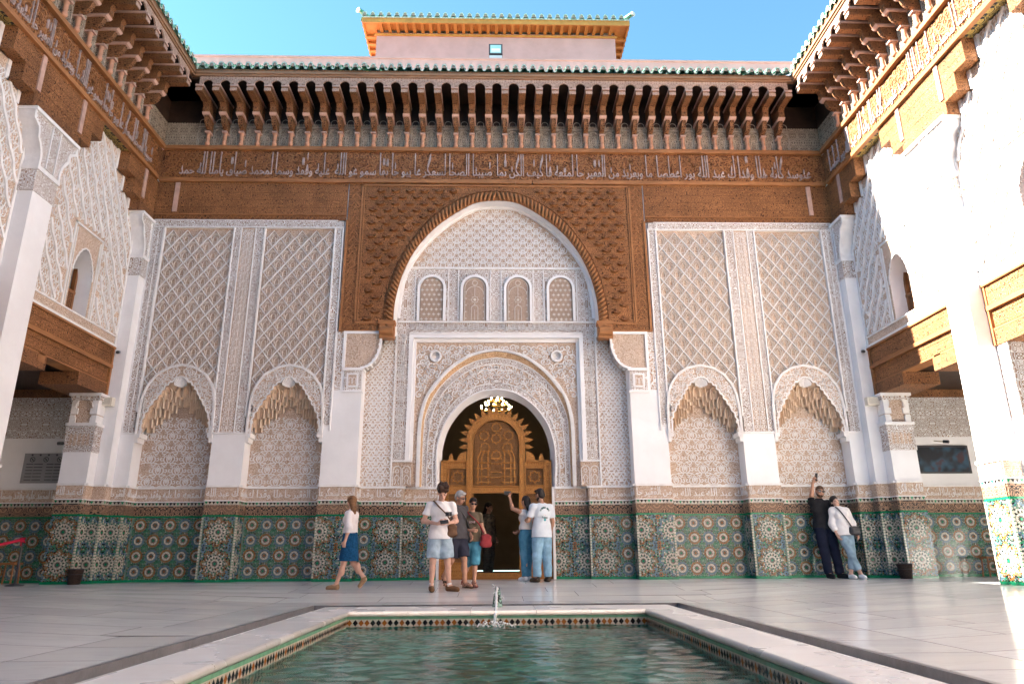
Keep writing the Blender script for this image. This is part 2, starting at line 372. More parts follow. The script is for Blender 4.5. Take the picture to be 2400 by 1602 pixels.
def zplace(parent, T, kind, size, u, v, c0=-.5, c1=.5):
    p = Vector(T(u, v, 0.006)); p1 = Vector(T(u+1, v, 0.006))
    o = link('zellij_rosette', zcell(kind, size, c0, c1), parent, p); d = p1-p; o.rotation_euler = (0, 0, math.atan2(d.y, d.x)); return o
def dado(parent, T, L, lay, z0=0.0, insc=None, up=True, H=1.26, wide=True):
    """one face of the tiled dado: base, rosettes, sgraffito frieze, sawtooth strip and carved inscription"""
    g = G(T); g.box(0, L, z0, z0+0.05, -0.05, 0.014, 1); g.box(0, L, z0+0.05, H, -0.05, 0.004, 0); g.box(0, L, H, H+0.035, -0.05, 0.014, 1)
    o = g.build('zellij_panel', ZM, parent)
    n = max(1, int(L/0.09)); g = G(T)
    for i in range(n): g.box(L*i/n+0.002, L*(i+1)/n-0.002, z0+0.004, z0+0.047, 0.014, 0.017, 1)
    g.build('base_tile_strip', ZM, parent)
    hz = H-(z0+0.05)
    if lay == 'small':
        nc = max(1, round(L/0.315)); s = hz/4; x0 = L/2-nc*s/2
        for c in range(nc):
            for r in range(4):
                u = x0+s*(c+0.5); a = max(-.5, (0-u)/s); b = min(.5, (L-u)/s)
                zplace(o, T, 'so' if (r+c) % 2 else 'sb', s, u, z0+0.05+s*(r+0.5), a, b)
    elif lay == 'big':
        s = hz/2; nc = max(1, math.ceil(L/s-0.15)); x0 = L/2-nc*s/2
        for c in range(nc):
            for r in range(2):
                u = x0+s*(c+0.5); zplace(o, T, 'bo' if c % 2 == 0 else 'bb', s, u, z0+0.05+s*(r+0.5), max(-.5, -u/s), min(.5, (L-u)/s))
    elif lay == 'half':
        s = hz/2
        for r in range(2): zplace(o, T, 'bb', s, 0.12, z0+0.05+s*(r+0.5), max(-.5, -0.12/s), min(.5, (L-0.12)/s))
    else:                                    # mixed: small column beside big column; 'mixr' mirrored
        s4 = hz/4; s2 = hz/2; fl = lay == 'mixr'; U = (lambda u: L-u) if fl else (lambda u: u)
        for r in range(4): zplace(o, T, 'so' if r % 2 else 'sb', s4, U(s4/2), z0+0.05+s4*(r+0.5))
        for r in range(2):
            u = U(s4+s2/2); a, b = (max(-.5, -u/s2), min(.5, (L-u)/s2)); zplace(o, T, 'bo', s2, u, z0+0.05+s2*(r+0.5), a, b)
    if not up: return o
    g = G(T); g.box(0, L, H+0.035, 1.49, -0.05, 0.02, 0); g.build('sgraffito_frieze', mSgr, parent)
    g = G(T); g.box(0, L, 1.49, 1.565, -0.05, 0.016, 2); n = max(2, int(L/0.07))
    for i in range(n):
        c = L*(i+.5)/n; h = L/n*0.42; g.prism([(c-h, 1.558), (c+h, 1.558), (c, 1.503)], 0.016, 0.02, 3 if i % 3 else 1)
    stuff(g.build('sawtooth_strip', ZM, parent))
    g = G(T); g.box(0, L, 1.585, 1.84, -0.05, 0.018, 0); g.box(-0.0, L, 1.84, 1.885, -0.05, 0.045, 1); g.box(0, L, 1.565, 1.585, -0.05, 0.03, 1)
    g.build('inscription_band', [mStG, mStW], parent)
    g = G(T); k = max(1, round(L/0.75))
    for i in range(k):
        w = (insc if insc else random.choice(AR)).split(); j = random.randrange(max(1, len(w)-3)); a = L*i/k+0.02; b = L*(i+1)/k-0.02
        inscribe(g, ' '.join(w[j:j+(2 if L/k < 0.5 else 3)]), a, b, 1.60, 1.825, 0.018, 0.03, 0, 1.9, 0.008)
    if L > 0.3: stuff(g.build('inscription_letters', mStW, parent))
    return o
def corner_strip(parent, x, y, sx, H=1.26):  # green and white tile edging on an outside corner
    g = G()
    g.box(x-0.012, x+0.012, y-0.012, y+0.012, 0.05, H, 1)
    n = 22
    for i in range(n):
        z = 0.06+(H-0.07)*i/n; g.box(x-0.016, x+0.016, y-0.016, y+0.016, z+0.006, z+(H-0.07)/n-0.006, 2)
    g.build('edge_tile_strip', ZM, parent)

# ---------------------------------------------------------------- floor, pool, drain
def zf(x, y): return -0.2*min(max(-y/3.2, 0), 1)*min(max((7.6-abs(x))/4.2, 0), 1)
def marble(name, a, b, vein, rough):
    m, t, bs = nodes_mat(name, rough, 0.5); v = coords(t, 'Object'); oi = N(t, 'ShaderNodeObjectInfo')
    add = N(t, 'ShaderNodeVectorMath', operation='MULTIPLY_ADD'); t.links.new(oi.outputs['Random'], add.inputs[0]); add.inputs[1].default_value = (31, 17, 5); t.links.new(v, add.inputs[2])
    st = N(t, 'ShaderNodeVectorMath', operation='MULTIPLY'); t.links.new(add.outputs[0], st.inputs[0]); st.inputs[1].default_value = (0.7, 3.2, 1)
    n1 = noise(t, st.outputs[0], 1.4, 4, 0.55, 0.8); n2 = noise(t, add.outputs[0], 0.9, 4)
    c = mixc(t, mapr(t, n1, 0.2, 0.8), a, b); c = mixc(t, mapr(t, M2(t, 'ABSOLUTE', M2(t, 'SUBTRACT', n1, 0.5)), 0.0, 0.035, 0.35, 0), c, vein)
    c = mixc(t, M2(t, 'MULTIPLY', oi.outputs['Random'], 0.6), c, (0.73, 0.72, 0.71)); c = mixc(t, mapr(t, n2, 0.4, 0.8, 0, 0.35), c, (0.76, 0.69, 0.60))
    t.links.new(c, bs.inputs['Base Color']); t.links.new(mapr(t, n2, 0.3, 0.7, rough*0.9, rough*1.4), bs.inputs['Roughness']); return m
mMar = marble('floor_marble', (0.82, 0.815, 0.81), (0.90, 0.895, 0.885), (0.62, 0.60, 0.585), 0.12)
mCop = marble('coping_marble', (0.76, 0.74, 0.72), (0.84, 0.82, 0.79), (0.68, 0.63, 0.58), 0.25)
mBed = plain('floor_bed', (0.13, 0.12, 0.11), 0.9)
mSlate = plain('drain_stone', (0.15, 0.15, 0.16), 0.35, 0.5, 0.2, 6)
mPan = plain('drain_bed', (0.55, 0.53, 0.51), 0.15, 0.5, 0.2, 4)

PX, PYF, PYN, PZ = 1.92, -5.1, -18.0, -0.2           # pool opening half width, far edge, near edge, coping level
DX0, DX1, DYF0, DYF1 = 2.38, 2.66, -4.2, -3.95       # drain channel: inner/outer x, inner/outer far edge
base = G()
xs = [-8.1, -7.6, -5.5, -3.4, -2.66, 2.66, 3.4, 5.5, 7.6, 8.1]; ys = [1.6, 0.4, 0.0, -1.6, -3.2, -3.95]
for i in range(len(xs)-1):
    for j in range(len(ys)-1):
        q = [(xs[i], ys[j+1]), (xs[i+1], ys[j+1]), (xs[i+1], ys[j]), (xs[i], ys[j])]; base.add([(a, b, zf(a, b)-0.03) for a, b in q], [(0, 1, 2, 3)])
for sx in (-1, 1):
    xx = [2.66, 3.4, 5.5, 7.6, 8.1]
    for i in range(4):
        q = [(sx*xx[i], -24), (sx*xx[i+1], -24), (sx*xx[i+1], -3.95), (sx*xx[i], -3.95)]; base.add([(a, b, zf(a, b)-0.03) for a, b in q], [(0, 1, 2, 3) if sx > 0 else (3, 2, 1, 0)])
    base.box(*(sorted((sx*8.1, sx*12.2))), -24, 1.6, -0.3, -0.004)
base.box(-1.95, 1.95, -24, PYN-0.3, -0.5, -0.22); base.box(-12.2, 12.2, -24.2, -24, -0.4, -0.02)
floor = struct(base.build('floor', mBed))
def slab(x0, x1, y0, y1, mat=mMar, dz=0.0, parent=floor, name='marble_slab'):
    g = 0.004; q = [(x0+g, y0+g), (x1-g, y0+g), (x1-g, y1-g), (x0+g, y1-g)]
    cx, cy = (x0+x1)/2, (y0+y1)/2; vs = [(a-cx, b-cy, zf(a, b)+dz) for a, b in q]+[(a-cx, b-cy, zf(a, b)-0.01) for a, b in q]
    G_ = G(); G_.add(vs, [(0, 1, 2, 3)]); G_.add(vs, [(0, 4, 5, 1), (1, 5, 6, 2), (2, 6, 7, 3), (3, 7, 4, 0)], 1); return G_.build(name, [mat, mBed], parent, (cx, cy, 0))
random.seed(3)
def rows(x0, x1, y0, y1, dy, wmin, wmax):
    y = y1
    while y > y0+0.05:
        yn = max(y0, y-dy); x = x0+random.uniform(-0.8, 0)
        while x < x1-0.02:
            xn = x+random.uniform(wmin, wmax)
            if x1-xn < 0.5: xn = x1
            a, b = max(x, x0), min(xn, x1); cuts = [a]+[c for c in (-7.6, -3.4, 3.4, 7.6) if a+0.2 < c < b-0.2]+[b]
            for k in range(len(cuts)-1): slab(cuts[k], cuts[k+1], yn, y)
            x = xn
        y = yn
rows(-8.1, 8.1, -3.2, 0.62, 0.64, 1.5, 2.6); rows(-8.1, 8.1, -3.95, -3.2, 0.75, 1.5, 2.6)
for sx in (-1, 1): rows(*sorted((sx*2.66, sx*8.1)), -12.5, -3.95, 0.78, 1.5, 2.6)
for sx in (-1, 1): rows(*sorted((sx*2.66, sx*8.1)), -24, -12.5, 2.3, 5.4, 5.5)
for sx in (-1, 1):                                   # paving of the galleries
    for k in range(6): slab(*sorted((sx*8.1, sx*11.8)), -0.6-1.6*(k+1)+1.8, -0.6-1.6*k+1.8, dz=0.0)
# drain channel round the pool
for nm, bx in (('drain_channel', [(-DX1, -DX0, -24, DYF1), (DX0, DX1, -24, DYF1), (-DX0, DX0, DYF0, DYF1)]),):
    g = G()
    for a, b, c, d in bx: g.box(a, b, c, d, -0.30, -0.255, 0)
    struct(g.build(nm, mPan))
g = G()
for sx in (-1, 1):
    a, b = sorted((sx*DX1, sx*(DX1-0.05))); g.box(a, b, -24, DYF1, -0.27, -0.192, 0)
    a, b = sorted((sx*(DX0), sx*(DX0+0.03))); g.box(a, b, -24, DYF0-0.0, -0.27, -0.202, 1)
g.box(-DX1+0.05, DX1-0.05, DYF1-0.04, DYF1, -0.27, -0.192, 0); g.box(-DX0, DX0, DYF0, DYF0+0.03, -0.27, -0.203, 0)
struct(g.build('drain_kerb', [mSlate, mCop]))
gw = G(); 
for a, b, c, d in [(-DX1+0.051, -DX0-0.031, -24, DYF0), (DX0+0.031, DX1-0.051, -24, DYF0), (-DX0, DX0, DYF0+0.031, DYF1-0.041)]: gw.add([(a, c, -0.236), (b, c, -0.236), (b, d, -0.236), (a, d, -0.236)], [(0, 1, 2, 3)])
# pool
pool = struct(link('pool', None, loc=(0, 0, 0)))
def cop(x0, x1, y0, y1, rx=0, ry=0):                # coping stone with a rounded nose towards the water
    g = G(); n = 5; pr = []
    for i in range(n+1): t = math.pi*(i/n-0.5); pr.append((0.03*math.cos(t), -0.03+0.03*math.sin(t)))
    cx, cy = (x0+x1)/2, (y0+y1)/2; gp = 0.003; x0 -= cx-gp; x1 -= cx+gp; y0 -= cy-gp; y1 -= cy+gp
    g.box(x0, x1, y0, y1, PZ-0.06, PZ+0.0)
    if rx: P = [((x1 if rx > 0 else x0)+rx*a, b) for a, b in pr]; g.add([(a, y0, PZ+b) for a, b in P]+[(a, y1, PZ+b) for a, b in P], [(i, i+1, n+2+i, n+1+i) for i in range(n)]+[tuple(range(n+1)), tuple(range(n+1, 2*n+2))], 0, True)
    if ry: P = [((y0 if ry < 0 else y1)+ry*a, b) for a, b in pr]; g.add([(x0, a, PZ+b) for a, b in P]+[(x1, a, PZ+b) for a, b in P], [(i, i+1, n+2+i, n+1+i) for i in range(n)]+[tuple(range(n+1)), tuple(range(n+1, 2*n+2))], 0, True)
    return g.build('coping_stone', mCop, pool, (cx, cy, 0))
xs = [-DX0, -PX, -1.15, -0.35, 0.5, 1.2, PX, DX0]
for i in range(1, 6): cop(xs[i], xs[i+1], PYF, DYF0, ry=-1)
for sx in (-1, 1):
    a, b = sorted((sx*PX, sx*DX0)); cop(a, b, PYF, DYF0); y = PYF
    while y > PYN:
        l = random.uniform(0.9, 1.4); yn = max(PYN, y-l); cop(a, b, yn, y, rx=-sx); y = yn
mPool = carve('pool_floor_tile', (0.02, 0.15, 0.125), (0.05, 0.33, 0.27), 3.2, 3, 0.0, 0.5, bd=0.0, rough=0.3, var=0.4)
g = G(); zb = -0.85
g.add([(-PX, PYN, zb), (PX, PYN, zb), (PX, PYF, zb), (-PX, PYF, zb)], [(0, 1, 2, 3)])
g.box(-PX-0.1, -PX, PYN, PYF+0.1, zb, PZ-0.06); g.box(PX, PX+0.1, PYN, PYF+0.1, zb, PZ-0.06); g.box(-PX, PX, PYF, PYF+0.1, zb, PZ-0.06); g.box(-PX-.1, PX+.1, PYN-0.1, PYN, zb, PZ)
g.build('basin', mPool, pool)
ZS0, ZS1 = PZ-0.18, PZ-0.092                          # tile strip under the coping, white ground with lozenges
g = G()
for sx in (-1, 1): a, b = sorted((sx*PX, sx*(PX-0.008))); g.box(a, b, PYN, PYF, ZS0, ZS1, 2); g.box(a, b, PYN, PYF, ZS1, PZ-0.06, 6)
g.box(-PX, PX, PYF-0.008, PYF, ZS0, ZS1, 2); g.box(-PX, PX, PYF-0.008, PYF, ZS1, PZ-0.06, 6)
g.build('white_tile_strip', ZM, pool)
def loz(mi, axis):
    g = G(T_id); h = 0.04; w = 0.034; zc = 0
    if axis == 'x': g.add([(-w, 0, 0), (0, 0, -h), (w, 0, 0), (0, 0, h)], [(0, 1, 2, 3)], 0)
    else: g.add([(0, -w, 0), (0, 0, -h), (0, w, 0), (0, 0, h)], [(0, 1, 2, 3)], 0)
    return g.mesh('lozenge_tile', ZM[mi])
LZ = {(a, m): loz(m, a) for a in 'xy' for m in (3, 4, 1)}
n = 52
for i in range(n): link('lozenge_tile', LZ['x', 4 if i % 3 == 0 or i % 7 == 2 else 3], pool, (-PX+2*PX*(i+.5)/n, PYF-0.0115, (ZS0+ZS1)/2))
for sx in (-1, 1):
    for i in range(75): link('lozenge_tile', LZ['y', 4 if i % 4 == 1 else 3], pool, (sx*(PX-0.0115), PYF-0.035-0.074*i, (ZS0+ZS1)/2))
m, t, b = nodes_mat('pool_water', 0.03, 0.5); b.inputs['IOR'].default_value = 1.33; b.inputs['Transmission Weight'].default_value = 1.0; b.inputs['Base Color'].default_value = (0.72, 0.95, 0.90, 1)
v1 = coords(t, 'Object', (1.0, 2.2, 1)); w1 = noise(t, v1, 14, 2, 0.5, 0.4); w2 = noise(t, coords(t, 'Object', (1.0, 2.0, 1)), 34, 2, 0.5, 0.3); w3 = noise(t, coords(t), 1.2, 2)
hh = M2(t, 'ADD', M2(t, 'MULTIPLY', w1, 1.0), M2(t, 'MULTIPLY', w2, 0.3)); hh = M2(t, 'ADD', hh, M2(t, 'MULTIPLY', w3, 0.5)); bump(t, b, hh, 0.0016, 1.0)
zw = PZ-0.178; nx_, ny_ = 130, 330; rng = np.random.RandomState(4)   # rippled water surface as real waves
wx = np.linspace(-PX+.001, PX-.001, nx_); wy = PYF-.001-np.cumsum(np.r_[0, np.full(ny_-1, 1.0)]*np.linspace(.019, .048, ny_)); X_, Y_ = np.meshgrid(wx, wy); Hh = np.zeros_like(X_)
for _ in range(34):
    an = rng.normal(math.pi/2, .62); la = rng.uniform(.07, .34); Hh += .00095*(la/.25)**1.1*np.sin((X_*math.cos(an)+Y_*math.sin(an))*2*math.pi/la+rng.uniform(0, 6.3)+.8*np.sin(X_*rng.uniform(.5, 2.2)+rng.uniform(0, 6)))
rd = np.hypot(X_+.035, Y_+5.29); Hh += .006*np.cos(rd*2*math.pi/.17)*np.exp(-rd/1.1)
wav = G(); wav.v = [tuple(p) for p in np.stack([X_, Y_, zw+Hh], -1).reshape(-1, 3).tolist()]
wav.f = [[j*nx_+i, (j+1)*nx_+i, (j+1)*nx_+i+1, j*nx_+i+1] for j in range(ny_-1) for i in range(nx_-1)]; wav.m = [0]*len(wav.f); wav.sm = [True]*len(wav.f)
struct(wav.build('water', m))
# ---------------------------------------------------------------- facade wall
fac = thing('courtyard_facade', 'carved white stucco facade with tall pointed portal arch at the far end of the courtyard', 'building')
R = 0.38
def kz(z, d): return 0.475+(z-0.475)*(1+d/14.736)
def plate_arch(g, u0, u1, v1, curve, w, mat=0, v0=None):
    """flat wall with an arched hole: curve runs left base -> right base, single-valued in u"""
    n = len(curve); g.add([(a, b, w) for a, b in curve]+[(a, v1, w) for a, b in curve], [(i, i+1, n+i+1, n+i) for i in range(n-1)], mat)
    vb = curve[0][1] if v0 is None else v0
    if curve[0][0]-u0 > 1e-4: g.add([(u0, vb, w), (curve[0][0], vb, w), (curve[0][0], v1, w), (u0, v1, w)], [(0, 1, 2, 3)], mat)
    if u1-curve[-1][0] > 1e-4: g.add([(curve[-1][0], vb, w), (u1, vb, w), (u1, v1, w), (curve[-1][0], v1, w)], [(0, 1, 2, 3)], mat)
def mono(c):                                  # force single-valued in u for a mirrored arch
    out = []; last = -1e9
    for a, b in c:
        a = max(a, last+1e-4); out.append((a, b)); last = a
    return out
NC = (6.72, 4.44)                             # niche centres (mirrored)
g = G(T_fac)
for s in (-1, 1):
    for a, b, z1, w1 in ((7.52, 7.83, 2.95, 0), (5.24, 5.92, 2.95, 0), (2.88, 3.64, 5.2, 0)): g.box(*sorted((s*a, s*b)), 0, z1, -1.2, w1-0.001)
    g.box(*sorted((s*3.64, s*5.24)), 0, 4.6, -1.3, -R-0.001); g.box(*sorted((s*5.92, s*7.52)), 0, 4.6, -1.3, -R-0.001)
    g.box(*sorted((s*3.44, s*7.84)), 4.6, 7.86, -1.2, -0.07); g.box(*sorted((s*7.52, s*7.84)), 2.95, 4.6, -1.2, -0.07)
    g.box(*sorted((s*5.24, s*5.92)), 2.95, 4.6, -1.2, -0.07); g.box(*sorted((s*3.44, s*3.64)), 3.0, 4.6, -1.2, -0.07)
    g.box(*sorted((s*1.97, s*2.88)), 0, 5.3, -1.2, -R-0.001)
g.box(-2.88, 2.88, 5.25, 9.2, -1.2, -R-0.03); g.box(-7.86, 7.86, 8.9, 12.0, -1.2, -0.005); g.box(-7.86, -3.0, 7.86, 8.9, -1.2, -0.005); g.box(3.0, 7.86, 7.86, 8.9, -1.2, -0.005)
g.build('wall', mPl, fac)
# --- relief motifs -------------------------------------------------------------------
def spiral(cx, cy, r, a0, turns, n=9, s=1):
    return [(cx+r*(1-0.75*i/n)*math.cos(a0+s*turns*2*math.pi*i/n), cy+r*(1-0.75*i/n)*math.sin(a0+s*turns*2*math.pi*i/n)) for i in range(n+1)]
def motif(name, curves, wd, h=0.012, dots=()):
    g = G(lambda u, v, w: (u, -w, v))
    for c in curves:
        for m in (1, -1): g.ribbon([(a*m, b) for a, b in c], wd, 0, h, 0, True)
    for x, y, r in dots:
        for m in ((1, -1) if abs(x) > 1e-6 else (1,)): g.prism(ngon(x*m, y, r, 6), 0, h, 0)
    return g.mesh(name, mStW)
W4, H4 = 0.40, 0.24
motA = motif('arabesque_motif', [
    spline([(0, -.11), (.035, -.07), (.05, -.02), (.03, .04), (0, .085)], 3), spline([(0, -.05), (.018, -.02), (.012, .02), (0, .04)], 2),
    spline([(0, .10), (.05, .115), (.10, .08), (.145, .085), (.165, .12), (.14, .14), (.125, .12)], 3), spline([(0, -.11), (.07, -.10), (.115, -.045), (.10, .02), (.07, .035), (.06, .01)], 3),
    spline([(.115, -.045), (.16, -.065), (.185, -.03), (.165, .0), (.145, -.02)], 3), spline([(.07, -.10), (.11, -.115), (.15, -.11), (.175, -.14)], 2), spline([(.10, .08), (.12, .045), (.16, .045)], 2)], 0.019, 0.014, [(0, 0.0, .008), (.06, .06, .008), (.125, -.055, .008)])
motB = motif('arabesque_motif', [
    spline([(0, -.11), (.03, -.08), (.04, -.03), (.02, .02), (0, .05)], 3), spline([(.01, -.10), (.06, -.11), (.10, -.07), (.105, -.02)], 3),
    spline([(0, .06), (.03, .09), (.07, .08), (.085, .04), (.06, .02)], 3), spline([(.11, .10), (.10, .05), (.115, .0)], 2), spiral(.075, -.04, .022, 1.2, .8, 6)], 0.020, 0.013, [(.05, -.015, .01)])
motC = motif('heart_motif', [
    spline([(0, .035), (.02, .06), (.045, .05), (.045, .015), (.03, -.02), (.04, -.05), (.02, -.065), (0, -.045)], 3), spline([(.155, .05), (.12, .05), (.105, .01), (.09, -.05), (.045, -.09), (0, -.105)], 3),
    spline([(.155, .05), (.125, .075), (.085, .075), (.06, .10)], 2), spline([(0, .02), (.015, 0), (0, -.02)], 2)], 0.0205, 0.013, [(0.1, 0.1, .009), (.13, -.03, .007)])
motD = motif('scroll_motif', [spline([(0, -.09), (.03, -.06), (.075, -.06), (.095, -.02), (.07, .015), (.04, .0), (.05, -.025)], 3), spline([(0, .02), (.025, .05), (.02, .085), (.0, .095)], 3)], 0.019, 0.014, [(.085, .055, .011)])
def scatter(parent, T_, me, u0, u1, v0, v1, pu, pv, ok, w, name, sc=1.0, spin=False):
    r = 0; v = v0+pv/2
    while v < v1:
        u = u0+pu/2+(pu/2 if r % 2 else 0)-pu
        while u < u1+pu*0.1:
            if ok(u, v):
                p = Vector(T_(u, v, w)); d = Vector(T_(u+1, v, w))-p; o = link(name, me, parent, p); o.rotation_euler = (0, random.choice((0, math.pi)) if spin else 0, math.atan2(d.y, d.x)); o.scale = (sc, 1, sc)
            u += pu
        v += pv; r += 1
def curls(g, x0, x1, z0, z1, inside, sp, wd, w0, w1, seed=1, mir=True, size=1.0, mat=0):
    """close-set carved curls, each a hook with a bud at its tip, no two alike"""
    rg = random.Random(seed); z = z0+sp*.4; r = 0
    while z < z1:
        x = (0 if mir else x0)+sp*(.3+(.5 if r % 2 else 0))
        while x < x1:
            px, pz = x+rg.uniform(-.16, .16)*sp, z+rg.uniform(-.16, .16)*sp
            if inside(px, pz):
                a = rg.uniform(0, 6.283); s_ = sp*.62*size*rg.uniform(.85, 1.15); fl = rg.choice((-1, 1)); c_, n_ = math.cos(a), math.sin(a)
                base = [(-.85, -.35), (-.35, -.72), (.35, -.58), (.68, .05), (.3, .58), (-.18, .42), (-.12, .05)]
                P = spline([(px+s_*(u*c_-v*fl*n_), pz+s_*(u*n_+v*fl*c_)) for u, v in base], 2)
                for m_ in ((1, -1) if mir else (1,)):
                    g.ribbon([(u*m_, v) for u, v in P], wd, w0, w1, mat, True); q = P[-1]; g.prism(ngon(q[0]*m_, q[1], wd*.72, 6), w0, w1, mat)
                    q = P[0]; g.prism(ngon(q[0]*m_, q[1], wd*.55, 6), w0, w1, mat)
            x += sp
        z += sp*.86; r += 1
# lattice cell of the diamond panels
HW, HH = 0.16, 0.205
mStM = plain('stucco_mid', (0.74, 0.66, 0.59), 0.8, 0.2, 0.1, 6, 0.002, 40, wear=0.15)
def lat_cell(c0, c1):
    g = G(lambda u, v, w: (u, -w, v)); e = 0.92
    out = [(0, HH), (-.045, HH*0.72), (-HW*0.62, HH*0.34), (-HW, 0), (-HW*0.62, -HH*0.34), (-.045, -HH*.72), (0, -HH), (.045, -HH*.72), (HW*0.62, -HH*.34), (HW, 0), (HW*.62, HH*.34), (.045, HH*.72)]
    inn = [(a*0.915, b*0.935) for a, b in out]; n = len(out)
    for i in range(n):
        j = (i+1) % n
        q = [clip([out[i], out[j], inn[j], inn[i]], c0, c1, 0)]
        for p in q:
            if p: g.prism(p, -0.045, -0.006, 0)
    def rib(P, wd, h=-0.02):
        P = [p for p in P if c0 <= p[0] <= c1]
        if len(P) > 1: g.ribbon(P, wd, -0.048, h, 1)
    for m in (1, -1):
        rib([(m*.048, -.10), (m*.048, -.02), (m*.034, .03), (0, .06)], 0.011)
        rib([(m*.105, -.005), (m*.085, .045), (m*.05, .07), (m*.02, .12)], 0.010); rib([(m*.09, -.05), (m*.075, -.02), (m*.085, .02)], 0.010)
        rib([(m*.01, .075), (m*.018, .105), (0, .135)], 0.010); rib([(m*.06, -.10), (m*.03, -.135), (m*.0, -.15)], 0.010)
    rib([(-.07, -.10), (.07, -.10)], 0.010)
    return g.mesh('lattice_cell', [mStW, mStM])
CELL = {0: lat_cell(-1, 1), 1: lat_cell(0.002, 1), -1: lat_cell(-1, -0.002)}
RING = mirror_curve([(-.775, 2.95), (-.775, 3.25), (-.77, 3.5), (-.74, 3.76), (-.67, 3.98), (-.50, 4.22), (-.27, 4.36), (0, 4.42)])
def scallop(P, depth=0.035, per=4):           # lobed intrados
    out = []
    for i in range(len(P)-1):
        a = Vector(P[i]); b = Vector(P[i+1]); d = b-a; nn = Vector((-d.y, d.x)).normalized()
        for k in range(per): t = k/per; out.append(tuple(a+d*t+nn*depth*math.sin(math.pi*t)*1.0))
    out.append(tuple(P[-1])); return out
SCB = [(-.70, 2.95), (-.70, 3.12), (-.665, 3.28), (-.60, 3.42), (-.52, 3.57), (-.45, 3.68), (-.38, 3.79), (-.32, 3.89), (-.25, 3.98), (-.17, 4.04)]
SC = mono(mirror_curve(scallop(SCB)+[(-.15, 4.07), (-.11, 4.12), (-.06, 4.15), (0, 4.16)]))
BK = mirror_curve([(-.80, 2.93), (-.72, 3.10), (-.62, 3.24), (-.5, 3.37), (-.33, 3.48), (-.15, 3.62), (0, 3.80)])
RINGM = mono(RING); SCM = SC
def interp(P, t):
    P = [Vector(p) for p in P]; L = [0]
    for i in range(1, len(P)): L.append(L[-1]+(P[i]-P[i-1]).length)
    t *= L[-1]
    for i in range(1, len(P)):
        if L[i] >= t: return P[i-1].lerp(P[i], (t-L[i-1])/max(1e-9, L[i]-L[i-1]))
    return P[-1]
def curve_h(P, u):                            # height of a single-valued curve at u
    for i in range(len(P)-1):
        if P[i][0] <= u <= P[i+1][0]: return lerp(P[i][1], P[i+1][1], (u-P[i][0])/max(1e-9, P[i+1][0]-P[i][0]))
    return None
# muqarnas cell: little apse with a domed hood, opening to -y
gm = G(); n = 7; prof = [(1.0, -1.1), (1.0, 0.0), (0.92, 0.38), (0.70, 0.72), (0.38, 0.93), (0.02, 1.0)]
for (r0_, z0_), (r1_, z1_) in zip(prof[:-1], prof[1:]):
    for j in range(n):
        a, b = math.pi*j/n, math.pi*(j+1)/n
        gm.add([(r0_*math.cos(a), r0_*math.sin(a), z0_), (r0_*math.cos(b), r0_*math.sin(b), z0_), (r1_*math.cos(b), r1_*math.sin(b), z1_), (r1_*math.cos(a), r1_*math.sin(a), z1_)], [(0, 1, 2, 3)], 0, True)
fr = [(1.0, -1.1), (1.0, 0), (.92, .38), (.7, .72), (.38, .93), (0, 1.0), (-.38, .93), (-.7, .72), (-.92, .38), (-1, 0), (-1, -1.1)]; of = [(a*1.16, b*1.1 if b > 0 else b) for a, b in fr]
gm.add([(a, 0, b) for a, b in fr]+[(a, 0, b) for a, b in of]+[(a, .9, b) for a, b in of], [(i, i+1, 12+i, 11+i) for i in range(10)]+[(11+i, 12+i, 23+i, 22+i) for i in range(10)], 1)
MUQ = gm.mesh('muqarnas_cell', [mMuq, plain('muqarnas_rim', (0.80, 0.66, 0.52), .8, .2, .1, 9)])
